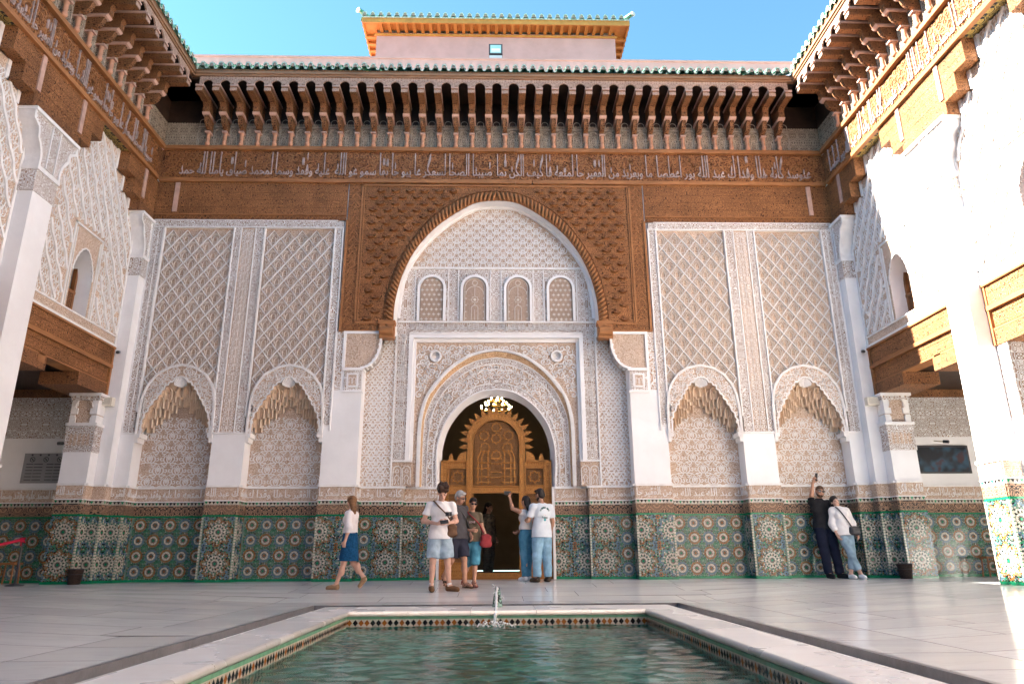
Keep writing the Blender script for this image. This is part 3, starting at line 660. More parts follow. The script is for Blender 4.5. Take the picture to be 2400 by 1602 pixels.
for s in (-1, 1):
    for ci, c in enumerate(NC):
        c *= s; lo, hi = c-.80, c+.80
        pl = link('lattice_panel', None, fac); ring = mono(shift(RING, c)); sc_ = mono(shift(SC, c))
        g = G(T_fac); plate_arch(g, c-.83, c+.83, 7.66, ring, -0.05); g.build('ground', mStG, pl)
        r = 0; z = 7.615-HH
        while z > 3.3:
            for k in range(6 if r % 2 else 5):
                u = c+(k-2)*0.32 if r % 2 == 0 else c+(k-2.5)*0.32
                kind = 0 if r % 2 == 0 or 0 < k < 5 else (1 if k == 0 else -1)
                h1 = curve_h(sc_, u); h2 = curve_h(ring, u); hb = max([curve_h(sc_, x) or 0 for x in (u-HW*0.6, u, u+HW*0.6)])
                if hb and z-HH*0.55 < hb+0.02: continue
                if h2 and z+HH < h2: continue
                link('lattice_cell', CELL[kind], pl, Vector(T_fac(u, z, 0)))
            r += 1; z -= HH
        # archivolt, beaded rim, scalloped intrados
        nic = link('muqarnas_niche', None, fac); n_ = 96
        top = [(a, max(b, (curve_h(ring, a) or 0))) for a, b in sc_]
        g = G(T_fac); g.band(top, sc_, 0.02); g.wallc(sc_, -0.07, 0.02); g.wallc(ring, -0.05, 0.02)
        for a, b in ((c-.775, c-.70), (c+.70, c+.775)): g.add([(a, 2.95, .02), (b, 2.95, .02), (b, 3.3, .02), (a, 3.3, .02)], [(0, 1, 2, 3)])
        g.build('archivolt', mStG, nic); g = G(lambda u, v, w, c=c: T_fac(u+c, v, w)); curls(g, 0, .77, 2.97, 4.4, lambda u, v: v < (curve_h(RINGM, u) or 0)-.045 and (v > (curve_h(SCM, u) or 0)+.035 if u < .68 else True) and u < .74 and u > .02, .098, .02, .02, .032, 7+ci); stuff(g.build('archivolt_relief', mStW, nic))
        g = G(T_fac); g.ribbon(sc_, 0.03, 0.02, 0.035); g.ribbon(resample(ring, 60), 0.05, -0.02, 0.045)
        for i, p in enumerate(resample(ring, 72)): g.prism(ngon(p[0], p[1], 0.016, 5), 0.045, 0.056)
        g.build('rim', mStW, nic)
        for sx in (-1, 1): a, b = sorted((c+sx*.80, c+sx*.69)); g = G(T_fac); g.box(a, b, 2.86, 2.95, -0.30, 0.03); g.box(*sorted((c+sx*.80, c+sx*.73)), 2.76, 2.86, -0.28, 0.01); g.build('corbel', mStW, nic)
        g = G(T_fac); nb = len(BK); F_ = resample(shift(SC, c), 40); B_ = resample(shift(BK, c), 40)
        g.add([(a, b+.03, -0.07) for a, b in F_]+[(a, b+0.13, -R+0.01) for a, b in B_], [(i, i+1, 42+i, 41+i) for i in range(40)]); g.build('vault', mMuq, nic)
        for t in range(4):                    # tiers of little apses, stepping back and down
            scc = mono(shift(SC, c)); bkk = mono(shift(BK, c)); tt = (t+.35)/4.2
            for k in range(-7, 8):
                u = c+(k+(.5 if t % 2 else 0))*.142
                if abs(u-c) > .70 or (t == 0 and abs(u-c) < .17): continue
                hs = curve_h(scc, min(max(u, scc[0][0]+.001), scc[-1][0]-.001)); hb = curve_h(bkk, u)
                if hs is None or hb is None: continue
                if abs(u-c) > .69: hs = min(hs, 3.1)
                zt = lerp(hs, hb, tt)+.005
                o = link('muqarnas_cell', MUQ, nic, Vector(T_fac(u, zt-.115, -0.10-(R-0.16)*(t/4)))); o.scale = (0.062, 0.08, 0.115)
        g = G(T_fac)                          # scallop shell at the crown
        for k in range(13):
            a0 = math.pi*(-0.12+1.24*k/13); a1 = math.pi*(-0.12+1.24*(k+1)/13); am = (a0+a1)/2; ctr = (c, 4.03, -0.02); rad = .135
            P_ = [(c+rad*math.cos(a0), 4.02+rad*math.sin(a0), 0.0), (c+rad*1.03*math.cos(am), 4.02+rad*1.03*math.sin(am), 0.03), (c+rad*math.cos(a1), 4.02+rad*math.sin(a1), 0.0)]
            g.add([(c, 3.94, -0.075)]+P_, [(0, 1, 2), (0, 2, 3)], 0)
        g.build('shell', mStW, nic)
        # niche back with arabesque
        g = G(T_fac); bk = mono(shift(BK, c)); nbk = len(bk); g.add([(a, 1.885, -R+0.004) for a, b in bk]+[(a, b, -R+0.004) for a, b in bk], [(i, i+1, nbk+i+1, nbk+i) for i in range(nbk-1)], 0)
        g.build('back_panel', mStG, nic)
        g = G(T_fac); g.ribbon(resample(scallop(shift(BK, c), -0.02, 4), 80), 0.022, -R, -R+0.03); g.build('back_rim', mStW, nic)
        scatter(nic, T_fac, motA, c-.80, c+.80, 1.89, 3.8, W4, H4, lambda u, v: abs(u-c) < 0.68 and v+0.1 < (curve_h(bk, u) or 0) and v+0.09 < (curve_h(bk, min(max(u+.1, c-.79), c+.79)) or 0) and v+0.09 < (curve_h(bk, min(max(u-.1, c-.79), c+.79)) or 0), -R+0.004, 'arabesque_motif', 0.98)
    # carved borders between and around the lattice panels
    fr = link('stucco_frame', None, fac); g = G(T_fac); f = G(T_fac)
    def bd(a, b, z0, z1, w=0.004): g.box(*sorted((s*a, s*b)), z0, z1, -0.06, w)
    def fi(a, b, z0, z1, w=0.028): f.box(*sorted((s*a, s*b)), z0, z1, -0.06, w)
    bd(7.565, 7.78, 2.97, 7.845); bd(5.29, 5.475, 2.97, 7.66); bd(5.82, 5.955, 2.97, 7.66); bd(3.515, 3.665, 3.12, 7.66); bd(3.515, 7.565, 7.685, 7.845)
    fi(7.53, 7.565, 3.4, 7.685); fi(7.66, 7.675, 2.97, 7.66, .014); fi(5.955, 5.985, 3.3, 7.66); fi(5.475, 5.50, 2.97, 7.66, .018); fi(5.795, 5.82, 2.97, 7.66, .018); fi(5.26, 5.29, 3.3, 7.66); fi(3.665, 3.70, 3.3, 7.66); fi(3.485, 3.515, 3.0, 7.66); fi(3.485, 7.78, 7.66, 7.685); fi(3.64, 7.80, 7.845, 7.86, .02)
    fi(7.78, 7.83, 2.95, 7.86, 0.0); fi(5.24, 5.26, 2.95, 3.3, 0.0); fi(5.92, 5.955, 2.95, 3.3, 0.0)
    fi(5.24, 5.92, 2.93, 2.97, .03); fi(7.52, 7.80, 2.93, 2.97, .03); fi(3.5, 3.64, 3.09, 3.12, .02)
    g.build('carved_border', mStB, fr); f.build('fillet', mStW, fr)
    g = G(T_fac); g.box(*sorted((s*5.50, s*5.795)), 2.97, 7.66, -0.06, -0.004); g.build('interlace_ground', mStG, fr)
    gi = G(lambda u, v, w: (u, -w, v))        # interlace strip: linked octagons and bars
    for x in (-.07, .07):
        gi.ribbon([(x+.05*math.cos(2*math.pi*i/8+.39), .05*math.sin(2*math.pi*i/8+.39)) for i in range(9)], .012, 0, .012); gi.prism(ngon(x, 0, .018, 6), 0, .012)
        for y in (-.085, .085): gi.ribbon([(x-.045, y), (x-.02, y*.9), (x+.02, y*.9), (x+.045, y)], .011, 0, .012); gi.ribbon([(x, y*.65), (x, y*1.05)], .011, 0, .012)
    gi.ribbon([(0, -.1), (0, .1)], .010, 0, .012)
    me = gi.mesh('interlace_motif', mStW)
    for k in range(24): link('interlace_motif', me, fr, Vector(T_fac(s*5.6475, 3.07+0.1935*k, -0.004)))

# ---------------------------------------------------------------- portal: tympanum, windows, frames
por = link('portal', None, fac)
TY = mirror_curve(spline([(-2.24, 5.20), (-2.24, 5.6), (-2.20, 6.15), (-2.09, 6.72), (-1.82, 7.23), (-1.45, 7.68), (-0.97, 8.09), (-0.53, 8.35), (-.26, 8.41), (0, 8.42)], 4))
RI = mirror_curve(spline([(-2.27, 5.05), (-2.27, 5.45), (-2.26, 5.79), (-2.20, 6.18), (-2.07, 6.64), (-1.83, 7.15), (-1.46, 7.63), (-1.01, 8.01), (-.55, 8.295), (-.26, 8.37), (0, 8.385)], 4))
RO = mirror_curve(spline([(-2.50, 5.05), (-2.49, 5.45), (-2.47, 5.79), (-2.40, 6.21), (-2.26, 6.71), (-2.0, 7.25), (-1.58, 7.85), (-1.08, 8.28), (-.56, 8.545), (-.26, 8.605), (0, 8.62)], 4))
tyF = mono(TY); n = len(tyF); zS, zB1, zB0 = 6.85, 5.53, 5.25
g = G(T_fac); a = [(u, max(v, zS)) for u, v in tyF if v >= zS-0.05]
g.add([(u, zS, -R) for u, v in a]+[(u, v, -R) for u, v in a], [(i, i+1, len(a)+i+1, len(a)+i) for i in range(len(a)-1)]); g.build('tympanum_ground', mStG, por)
scatter(por, T_fac, motC, -2.17, 2.17, zS+0.02, 8.4, 0.31, 0.125, lambda u, v: v+0.09 < (curve_h(tyF, u) or 0) and v+0.07 < (curve_h(tyF, u+.13) or 0) and v+0.07 < (curve_h(tyF, u-.13) or 0), -R+0.002, 'heart_motif', 0.98)
g = G(T_fac); A = resample(RI, 80); B = resample(TY, 80); nA = 81
g.add([(u, v, 0.0) for u, v in A]+[(u, v, -R) for u, v in B], [(i, i+1, nA+i+1, nA+i) for i in range(80)], 0, True)
g.ribbon([(u*0.988, v-0.03) for u, v in B if v > zB1], 0.06, -R, -R+0.06); g.build('white_soffit', mPl, por)
g = G(T_fac); g.box(-2.2, 2.2, zB1, zS, -R-0.05, -R); g.build('window_band_ground', mStF, por)
f = G(T_fac); f.box(-2.13, 2.13, zS-0.03, zS+0.02, -R, -R+0.035); f.box(-2.22, 2.22, zB1-0.02, zB1+0.02, -R, -R+0.04); f.box(-1.95, 1.95, zB0-0.01, zB0+0.03, -R, -R+0.04)
for x in (-1.86, -1.10, -.87, -.13, .11, .85, 1.09, 1.85): f.box(x-.012, x+.012, zB1+.02, zS-.03, -R, -R+0.02)
f.build('fillet', mStW, por)
def arch_pts(c, hw, z0, zs, n=16): return [(c-hw, z0), (c-hw, zs)]+[(c-hw*math.cos(math.pi*i/n), zs+hw*math.sin(math.pi*i/n)) for i in range(1, n)]+[(c+hw, zs), (c+hw, z0)]
mTrc = plain('window_tracery', (0.68, 0.62, 0.56), 0.8, 0.2, 0.1, 9); mTrB = carve('window_backing', (0.36, 0.25, 0.19), (0.56, 0.43, 0.34), 40, 4, 0.1, 0.3, bd=0.004)
for i, c in enumerate((-1.478, -0.495, 0.495, 1.478)):
    wn = link('blind_window', None, fac); O = arch_pts(c, 0.325, zB1+.02, 6.345); I = arch_pts(c, 0.265, zB1+.02, 6.345)
    g = G(T_fac); g.ring(O, I, -R, -R+0.06); g.wallc(I, -R-0.08, -R+0.06); g.build('surround', mPl, wn)
    g = G(T_fac); g.prism(I, -R-0.2, -R+0.012); g.build('tracery_ground', mTrB, wn)
    g = G(T_fac); w0, w1 = -R+0.012, -R+0.024
    ins = lambda u, v: abs(u-c) < 0.25 and (v < 6.345 or (u-c)**2+(v-6.345)**2 < 0.062)
    if i in (0, 3):
        for r in range(9):
            for k in range(5):
                u = c-.22+.11*k+(0.055 if r % 2 else 0); v = 5.60+0.118*r
                if ins(u, v):
                    g.prism([(u+(.042 if j % 2 == 0 else .02)*math.cos(math.pi*j/4), v+(.042 if j % 2 == 0 else .02)*math.sin(math.pi*j/4)) for j in range(8)], w0, w1)
    else:
        g.ribbon([(u*0.93+c*.07, v) for u, v in arch_pts(c, .245, 5.57, 6.345)], .014, w0, w1); g.ribbon([(c+.2*math.cos(t), 6.2+.2*math.sin(t)) for t in [math.pi*k/14 for k in range(15)]], .012, w0, w1)
        g.ribbon([(c+.058*math.cos(t), 6.48+.058*math.sin(t)) for t in [2*math.pi*k/16 for k in range(17)]], .014, w0, w1); g.ribbon([(c, 6.42), (c, 6.17)], .012, w0, w1)
        st = [(c+(.09 if j % 2 == 0 else .062)*math.cos(math.pi*j/8), 6.07+(.09 if j % 2 == 0 else .062)*math.sin(math.pi*j/8)) for j in range(17)]; g.ribbon(st, .012, w0, w1); g.prism(ngon(c, 6.07, .035, 8), w0, w1)
        g.ribbon(arch_pts(c, .075, 5.58, 5.86, 8), .014, w0, w1); g.ribbon([(c, 5.58), (c, 5.83)], .012, w0, w1); g.prism(ngon(c, 5.95, .02, 6), w0, w1)
        for k in range(5):
            for m_ in (-1, 1): g.prism(ngon(c+m_*.2, 5.62+.16*k, .016, 6), w0, w1)
    g.build('tracery', mTrc, wn)
# inscription: top run and two vertical runs
g = G(T_fac); g.box(-2.24, 2.24, zB0+.03, zB1-.02, -R-.03, -R); 
for s in (-1, 1): g.box(*sorted((s*1.96, s*2.22)), 2.42, zB0+.03, -R-.03, -R)
g.build('inscription_ground', mStF, por)
g = G(T_fac)
for k in range(6): inscribe(g, AR[k % 4], -1.93+k*0.645, -1.93+(k+1)*0.645-.02, zB0+.045, zB1-.03, -R, -R+.02, 0, 1.5, .02)
for s in (-1, 1):
    for k in range(4):
        h = G(); inscribe(h, AR[k].rsplit(' ', 3)[0], 0, .68, 0, .23, -R, -R+.02, 0, 1.3, .025)
        x0 = s*1.975 if s < 0 else 2.205
        g.add([((s*2.09)-(v-.115), 2.50+.69*k+u, w) for u, v, w in h.v], h.f)
stuff(g.build('inscription_letters', mStW, por))
# side strips
for s in (-1, 1):
    st = link('side_strip', None, fac); a, b = sorted((s*2.25, s*2.88))
    g = G(T_fac); g.box(a, b, 1.885, 5.25, -R-.03, -R); g.build('ground', mStG, st)
    cc = (a+b)/2; scatter(st, T_fac, motB, a, b, 1.9, 5.05, 0.21, 0.118, lambda u, v: abs(u-cc) < 0.27, -R, 'arabesque_motif', 1.0)
    g = G(T_fac); x = s*2.235; g.box(x-.018, x+.018, 1.885, 5.25, -R-.02, -R+.03); g.box(*sorted((s*1.80, s*2.24)), 2.39, 2.43, -R-.02, -R+.04); g.build('fillet', mStW, st)
    g = G(T_fac); g.box(*sorted((s*1.80, s*2.22)), 1.885, 2.39, -R-.15, -R); g.build('arcade_ground', mStG, st)
    g = G(T_fac)
    for cx_ in (s*1.905, s*2.105):
        g.ribbon(arch_pts(cx_, .085, 1.90, 2.22, 8), .014, -R, -R+.014); g.ribbon([(cx_+.035*math.cos(2*math.pi*k/8), 2.2+.035*math.sin(2*math.pi*k/8)) for k in range(9)], .012, -R, -R+.014)
        for m_ in (-1, 1): g.ribbon(spline([(cx_, 2.13), (cx_+m_*.05, 2.06), (cx_+m_*.02, 1.99), (cx_+m_*.05, 1.92)], 3), .012, -R, -R+.014)
    g.build('arcade_relief', mStW, st)
# white cavetto frame round the door arch
g = G(T_fac)
for k, (a, b, w) in enumerate(((1.86, 1.955, -.355), (1.80, 1.86, -.44))):
    g.box(-b, -a, 2.43, 5.25-(k*.09), -.7, w); g.box(a, b, 2.43, 5.25-(k*.09), -.7, w); g.box(-a, a, 5.16-k*.08, 5.25-k*.09, -.7, w)
g.build('cavetto_frame', mPl, por)
AO = mono(mirror_curve(spline([(-1.72, 1.885), (-1.72, 2.6), (-1.715, 3.1), (-1.68, 3.45), (-1.57, 3.83), (-1.35, 4.19), (-1.03, 4.53), (-.64, 4.79), (-.3, 4.9), (0, 4.94)], 4)))
g = G(T_fac); plate_arch(g, -1.80, 1.80, 5.10, AO, -.5, 0, 1.885); g.build('spandrel_ground', mStG, por)
def outA(u, v): return v > (curve_h(AO, u) or 0)+0.05 and all(v > (curve_h(AO, min(max(u+d, -1.719), 1.719)) or 0)+.02 for d in (-.09, .09))
g = G(T_fac); curls(g, 0, 1.74, 2.0, 5.06, lambda u, v: .05 < u < 1.735 and v < 5.03 and outA(u, v+.02) and not ((u-1.36)**2+(v-4.76)**2 < .19**2), .125, .027, -.5, -.484, 3); stuff(g.build('scroll_relief', mStW, por))
for s in (-1, 1):                            # two fluted roundels
    g = G(T_fac); c = (s*1.36, 4.76); O = ngon(*c, .135, 24); I = ngon(*c, .095, 24); g.ring(O+[O[0]], I+[I[0]], -.5, -.44)
    for k in range(24): g.add([(*c, -.50), (*I[k], -.46), (*I[(k+1) % 24], -.48)], [(0, 1, 2)])
    g.build('roundel', mStW, por)
def cv(L): return mirror_curve(spline(L, 4))
B2 = cv([(-1.60, 1.885), (-1.60, 2.6), (-1.59, 3.1), (-1.555, 3.45), (-1.36, 3.92), (-1.10, 4.25), (-.77, 4.52), (-.41, 4.69), (0, 4.76)])
B3 = cv([(-1.50, 1.885), (-1.50, 2.6), (-1.48, 3.0), (-1.43, 3.4), (-1.26, 3.84), (-1.02, 4.14), (-.71, 4.40), (-.38, 4.56), (0, 4.62)])
B4 = cv([(-1.37, 1.885), (-1.38, 2.5), (-1.34, 2.92), (-1.21, 3.35), (-.94, 3.74), (-.56, 4.04), (-.28, 4.14), (0, 4.17)])
B5 = cv([(-1.28, 1.885), (-1.30, 2.51), (-1.255, 2.89), (-1.12, 3.28), (-.86, 3.64), (-.51, 3.91), (-.26, 4.0), (0, 4.03)])
B6 = cv([(-1.20, 1.885), (-1.205, 2.45), (-1.18, 2.73), (-1.09, 3.09), (-.93, 3.38), (-.68, 3.67), (-.35, 3.85), (-.17, 3.89), (0, 3.90)])
NR = 72
def loft(g, A, B, wa, wb, mat=0, smooth=True):
    A = resample(A, NR); B = resample(B, NR); g.add([(u, v, wa) for u, v in A]+[(u, v, wb) for u, v in B], [(i, i+1, NR+2+i, NR+1+i) for i in range(NR)], mat, smooth)
g = G(T_fac); AOi = [(u*.955, v-.05 if v > 4 else v) for u, v in AO]
loft(g, AO, AOi, -.47, -.47); g.wallc(AO, -.5, -.47); loft(g, AOi, AOi, -.47, -.53); pts = resample(AO, 120)
for i, p in enumerate(pts):
    if i % 1 == 0: g.prism(ngon(p[0]*.978, p[1]-.02, .017, 5), -.47, -.45)
g.build('beaded_rim', mStW, por)
g = G(T_fac); loft(g, AOi, B2, -.53, -.60); g.build('ochre_soffit', carve('ochre_stucco', (0.52, 0.30, 0.15), (0.74, 0.53, 0.34), 20, 4, .12, .3, (0.1, 0.1, 0.1), bd=.006), por)
g = G(T_fac); loft(g, B2, B3, -.60, -.61); g.build('fine_band', mStB, por)
g = G(T_fac); loft(g, B3, B4, -.615, -.615); g.build('scroll_band_ground', mStG, por)
g = G(T_fac); loft(g, B4, B5, -.61, -.60); g.build('inner_band', mStB, por)
g = G(T_fac)
for c_ in (B2, B3, B4): g.ribbon(resample(c_, 70), .022, -.62, -.592)
g.build('band_fillet', mStW, por)
g = G(T_fac); loft(g, B5, B6, -.595, -.83); g.ribbon(resample(B5, 70), .03, -.61, -.58); g.build('white_intrados', mPl, por)
g = G(T_fac); b3m, b4m = mono(B3), mono(B4)
def inB(u, v): return (curve_h(b3m, u) or 0)-.035 > v and (v > (curve_h(b4m, u) or 0)+.03 if u < 1.36 else True) and u < 1.475 and (u > 1.40 if v < 2.6 else True)
curls(g, 0, 1.5, 1.9, 4.62, inB, .115, .027, -.615, -.598, 5)
stuff(g.build('scroll_relief', mStW, por))
g = G(T_fac); pk = [(-.13, 4.16), (-.06, 4.24), (-.03, 4.33), (0, 4.42), (.03, 4.33), (.06, 4.24), (.13, 4.16)]; g.prism(pk, -.615, -.585); g.build('keystone', mStF, por)
# dado along the plan profile of the facade
ins = [(-8.63, -.5, -8.08, -.5, 'big'), (-8.08, -.5, -8.08, -.24, 'half'), (-8.08, -.24, -7.83, -.24, 'half'), (-7.83, -.24, -7.83, 0, 'half'), (-7.83, 0, -7.52, 0, 'half'), (-7.52, 0, -7.52, R, 'half'), (-7.52, R, -5.92, R, 'small'), (-5.92, R, -5.92, 0, 'half'), (-5.92, 0, -5.24, 0, 'big'), (-5.24, 0, -5.24, R, 'half'), (-5.24, R, -3.64, R, 'small'), (-3.64, R, -3.64, 0, 'half'), (-3.64, 0, -2.88, 0, 'big'), (-2.88, 0, -2.88, R, 'half'), (-2.88, R, -1.97, R, 'mix'), (-1.97, R, -1.97, .62, 'half'), (-1.97, .62, -1.25, .62, 'big')]
for s in (-1, 1):
    for x0, y0, x1, y1, lay in ins:
        P, Q = ((x0, y0), (x1, y1)) if s < 0 else ((-x1, y1), (-x0, y0))
        T_ = T_seg(P, Q); d = link('dado', None, fac); dado(d, T_, T_.len, ('mixr' if lay == 'mix' and s > 0 else lay))
    for x, y in ((8.08, -.5), (7.83, -.24), (7.52, 0), (5.92, 0), (5.24, 0), (3.64, 0), (2.88, 0), (1.97, R)): corner_strip(fac, s*x, y, s)
    # jamb beside the door and backing behind the innermost dado
    g = G(T_fac); g.box(*sorted((s*1.20, s*1.25)), 0, 1.885, -.9, -.60); g.box(*sorted((s*1.25, s*2.0)), 0, 1.885, -.9, -.621); g.box(*sorted((s*1.2, s*2.2)), 1.885, 5.2, -1.0, -.84); g.build('door_jamb', mPl, fac)
    # pilaster capital and bracket carrying the timber arch
    cp = link('pilaster_capital', None, fac); g = G(T_fac)
    g.box(*sorted((s*2.90, s*3.27)), 3.86, 4.30, -.1, .02, 0); g.box(*sorted((s*2.86, s*3.30)), 4.30, 4.36, -.3, .05, 1); g.box(*sorted((s*2.86, s*3.30)), 3.82, 3.87, -.1, .04, 1)
    qa = [(3.30, 4.36), (2.93, 4.36)]+[(2.52+.41-.41*math.sin(t)*1.0+0.0, 4.36+.60*(1-math.cos(t))) for t in [math.pi/2*k/8 for k in range(1, 9)]]+[(2.52, 5.19), (3.30, 5.19)]
    pf = [(s*a, b) for a, b in qa]; g.prism(pf if s > 0 else pf[::-1], -.36, .0, 2); g.wallc([(s*a, b) for a, b in qa[1:-1]], -.36, .03, 1)
    g.ribbon([(s*a, b) for a, b in qa[1:-1]], .05, 0, .035, 1); g.box(*sorted((s*2.5, s*3.33)), 5.13, 5.195, -.36, .04, 1); g.box(*sorted((s*3.27, s*3.33)), 4.36, 5.13, 0, .035, 1)
    for k in range(7): t = math.pi/2*(k+.5)/7; g.prism(ngon(s*(2.93-.41*math.sin(t)+.02), 4.30+.60*(1-math.cos(t))+.05, .03, 7), -.2, .045, 1)
    g.box(*sorted((s*2.96, s*3.21)), 3.93, 4.24, .02, .035, 1); g.box(*sorted((s*3.00, s*3.17)), 3.97, 4.20, .035, .038, 3)
    for m_ in (-.04, .04): g.ribbon(arch_pts(s*3.085+m_, .03, 4.0, 4.11, 6), .01, .038, .046, 1)
    g.build('bracket', [mStF, mPl, mStG, mStG], cp)
    g = G(T_fac); g.box(*sorted((s*3.34, s*3.47)), 3.88, 5.19, -.06, .006); g.build('scroll_strip', mStL, cp)

# ---------------------------------------------------------------- timber: arch panel, boards, inscription frieze
tim = thing('carved_timber_frieze', 'carved brown timber panel with pointed rope arch and painted inscription band above the portal', 'woodwork')
g = G(T_fac); plate_arch(g, -3.43, 3.43, 8.80, mono(RO), 0.02, 0, 5.2); g.wallc(RO, -.02, .05); 
g.box(-3.43, -3.425, 5.2, 8.8, -.05, .02); g.box(3.425, 3.43, 5.2, 8.8, -.05, .02)
for s in (-1, 1): g.add([(s*2.5, 5.2, -.05), (s*3.43, 5.2, -.05), (s*3.43, 5.2, .02), (s*2.5, 5.2, .02)], [(0, 1, 2, 3)])
g.build('arch_panel', mWc, tim)
g = G(T_fac)
for s in (-1, 1):
    for a, b, z0, z1 in ((3.40, 3.45, 5.2, 7.86), (3.09, 3.13, 5.39, 8.77), (3.05, 3.07, 5.41, 8.75)): g.box(*sorted((s*a, s*b)), z0, z1, .02, .045)
    g.box(*sorted((s*2.5, s*3.13)), 5.36, 5.40, .02, .045); g.box(*sorted((s*2.5, s*3.45)), 5.185, 5.215, -.02, .05)
    g.box(*sorted((s*2.24, s*2.56)), 5.02, 5.34, -.12, .09); g.box(*sorted((s*2.22, s*2.58)), 5.34, 5.42, -.12, .10); g.tube([(s*2.26, 5.18, .07), (s*2.54, 5.18, .07)], .11, 10)
    for k in range(9): z = 5.47+.37*k; g.ribbon([(s*3.16, z), (s*3.26, z+.14), (s*3.36, z)], .022, .02, .036); g.ribbon([(s*3.16, z+.16), (s*3.26, z+.3), (s*3.36, z+.16)], .022, .02, .036)
g.box(-3.13, 3.13, 8.74, 8.78, .02, .045); g.build('panel_moulding', mWr, tim)
gb = G(lambda u, v, w: (u, -w, v))            # carved boss: tilted leaf cup
for a0 in range(6):
    a, b = math.pi*(-1+a0/6), math.pi*(-1+(a0+1)/6)
    gb.add([(.075*math.cos(a), .045*math.sin(a), 0), (.075*math.cos(b), .045*math.sin(b), 0), (.07*math.cos(b), .03*math.sin(b)-.005, .055), (.07*math.cos(a), .03*math.sin(a)-.005, .055)], [(0, 1, 2, 3)], 0, True)
gb.add([(-.075, 0, 0.0), (.075, 0, 0.0), (.07, -.005, .055), (0, -.035, .06), (-.07, -.005, .055)], [(0, 1, 2), (0, 2, 4), (2, 3, 4)], 1)
gb.prism(ngon(0, .04, .022, 6), 0, .02, 0)
BOSS = gb.mesh('boss', [mWp, mWd]); ro = mono(RO); r = 0; z = 8.62
while z > 5.45:
    for k in range(-9, 10):
        u = k*0.335+(0.1675 if r % 2 else 0)
        if abs(u) < 2.93 and all(z-.08 > (curve_h(ro, u+d) or (99 if abs(u+d) < 2.5 else 0))+.0 for d in (-.1, 0, .1)): link('boss', BOSS, tim, Vector(T_fac(u, z, .02))).scale = (1.35, 1.2, 1.3)
    z -= .165; r += 1
gt = G(T_fac); A = resample(RI, 92); B = resample(RO, 92)   # rope moulding: twisted lobes
loft(gt, RI, RO, .02, .02); gt.build('arch_moulding', mWr, tim)
gl = G(); gl.tube([(-.135, -.0, -.04), (-.06, -.045, -.02), (.06, -.05, .02), (.135, -.0, .04)], [.018, .036, .036, .018], 7); LOBE = gl.mesh('rope_lobe', mWr)
for i in range(92):
    a = (Vector(A[i])+Vector(A[i+1]))/2; b = (Vector(B[i])+Vector(B[i+1]))/2; m_ = (a+b)/2; d = b-a
    o = link('rope_lobe', LOBE, tim, Vector(T_fac(m_.x, m_.y, .02))); L_ = d.length; o.scale = ((1 if m_.x > 0 else -1)*L_/.29, 1, 1); o.rotation_euler = (0, -math.atan2(d.y, d.x)+(0 if m_.x > 0 else math.pi), 0)
for s in (-1, 1):
    for z0, z1 in ((7.99, 8.19), (8.193, 8.39), (8.393, 8.60), (8.603, 8.81)):
        e = [3.45]+sorted(random.uniform(4.2, 7.2) for _ in range(2))+[7.86]
        for a, b in zip(e[:-1], e[1:]): g = G(T_fac); g.box(*sorted((s*(a+.002), s*(b-.002))), z0, z1, -.02, .02+random.uniform(-.003, .003)); g.build('side_board', mWc, tim)
    g = G(T_fac); g.box(*sorted((s*3.45, s*7.86)), 7.86, 7.975, -.02, .015); g.build('small_arch_band', mWd, tim)
g = G(T_fac)
for s in (-1, 1):
    n = 34
    for k in range(n): c = 3.5+(7.82-3.5)*(k+.5)/n; g.ribbon([(s*(c-.055), 7.875), (s*(c-.03), 7.93), (s*c, 7.955), (s*(c+.03), 7.93), (s*(c+.055), 7.875)], .014, .015, .027)
g.build('small_arches', mWr, tim)
g = G(T_fac); g.box(-7.86, 7.86, 8.89, 9.65, -.02, .03); g.build('inscription_board', mWs, tim)
def rails(T_, u0, u1, par, wo=0.0, cuts=9):
    for z0, z1, w in ((9.64, 9.735, .11), (8.81, 8.90, .075)):
        P = [u0]+sorted(random.uniform(u0, u1) for _ in range(cuts))+[u1]
        for a, b in zip(P[:-1], P[1:]):
            if b-a < .05: continue
            g = G(T_); dz = random.uniform(-.004, .004); g.box(a+.002, b-.002, z0+dz, z1+dz, wo-.02, wo+w); g.build('rail', mWr, par)
rails(T_fac, -7.82, 7.82, tim)
for s in (-1, 1):
    g = G(T_fac); g.box(*sorted((s*3.45, s*7.84)), 7.975, 8.0, .0, .045); g.build('lower_moulding', mWr, tim)
    g = G(T_fac); g.box(s*7.38-.05, s*7.38+.05, 8.05, 8.79, .02, .05); g.build('batten', mStrip, tim)
g = G(T_fac); us = [7.55, 3.75, -.05, -3.85, -7.45]; curls(g, -7.7, 7.75, 8.93, 9.63, lambda u, v: abs(u) < 7.7, .15, .034, .03, .042, 8, True, 1.0, 1)
for k in range(4): inscribe(g, AR[k], us[k+1]+.06, us[k]-.06, 8.92, 9.60, .03, .062, 0, 6.0, .012)
g.build('inscription', [mLet, mWr], tim)
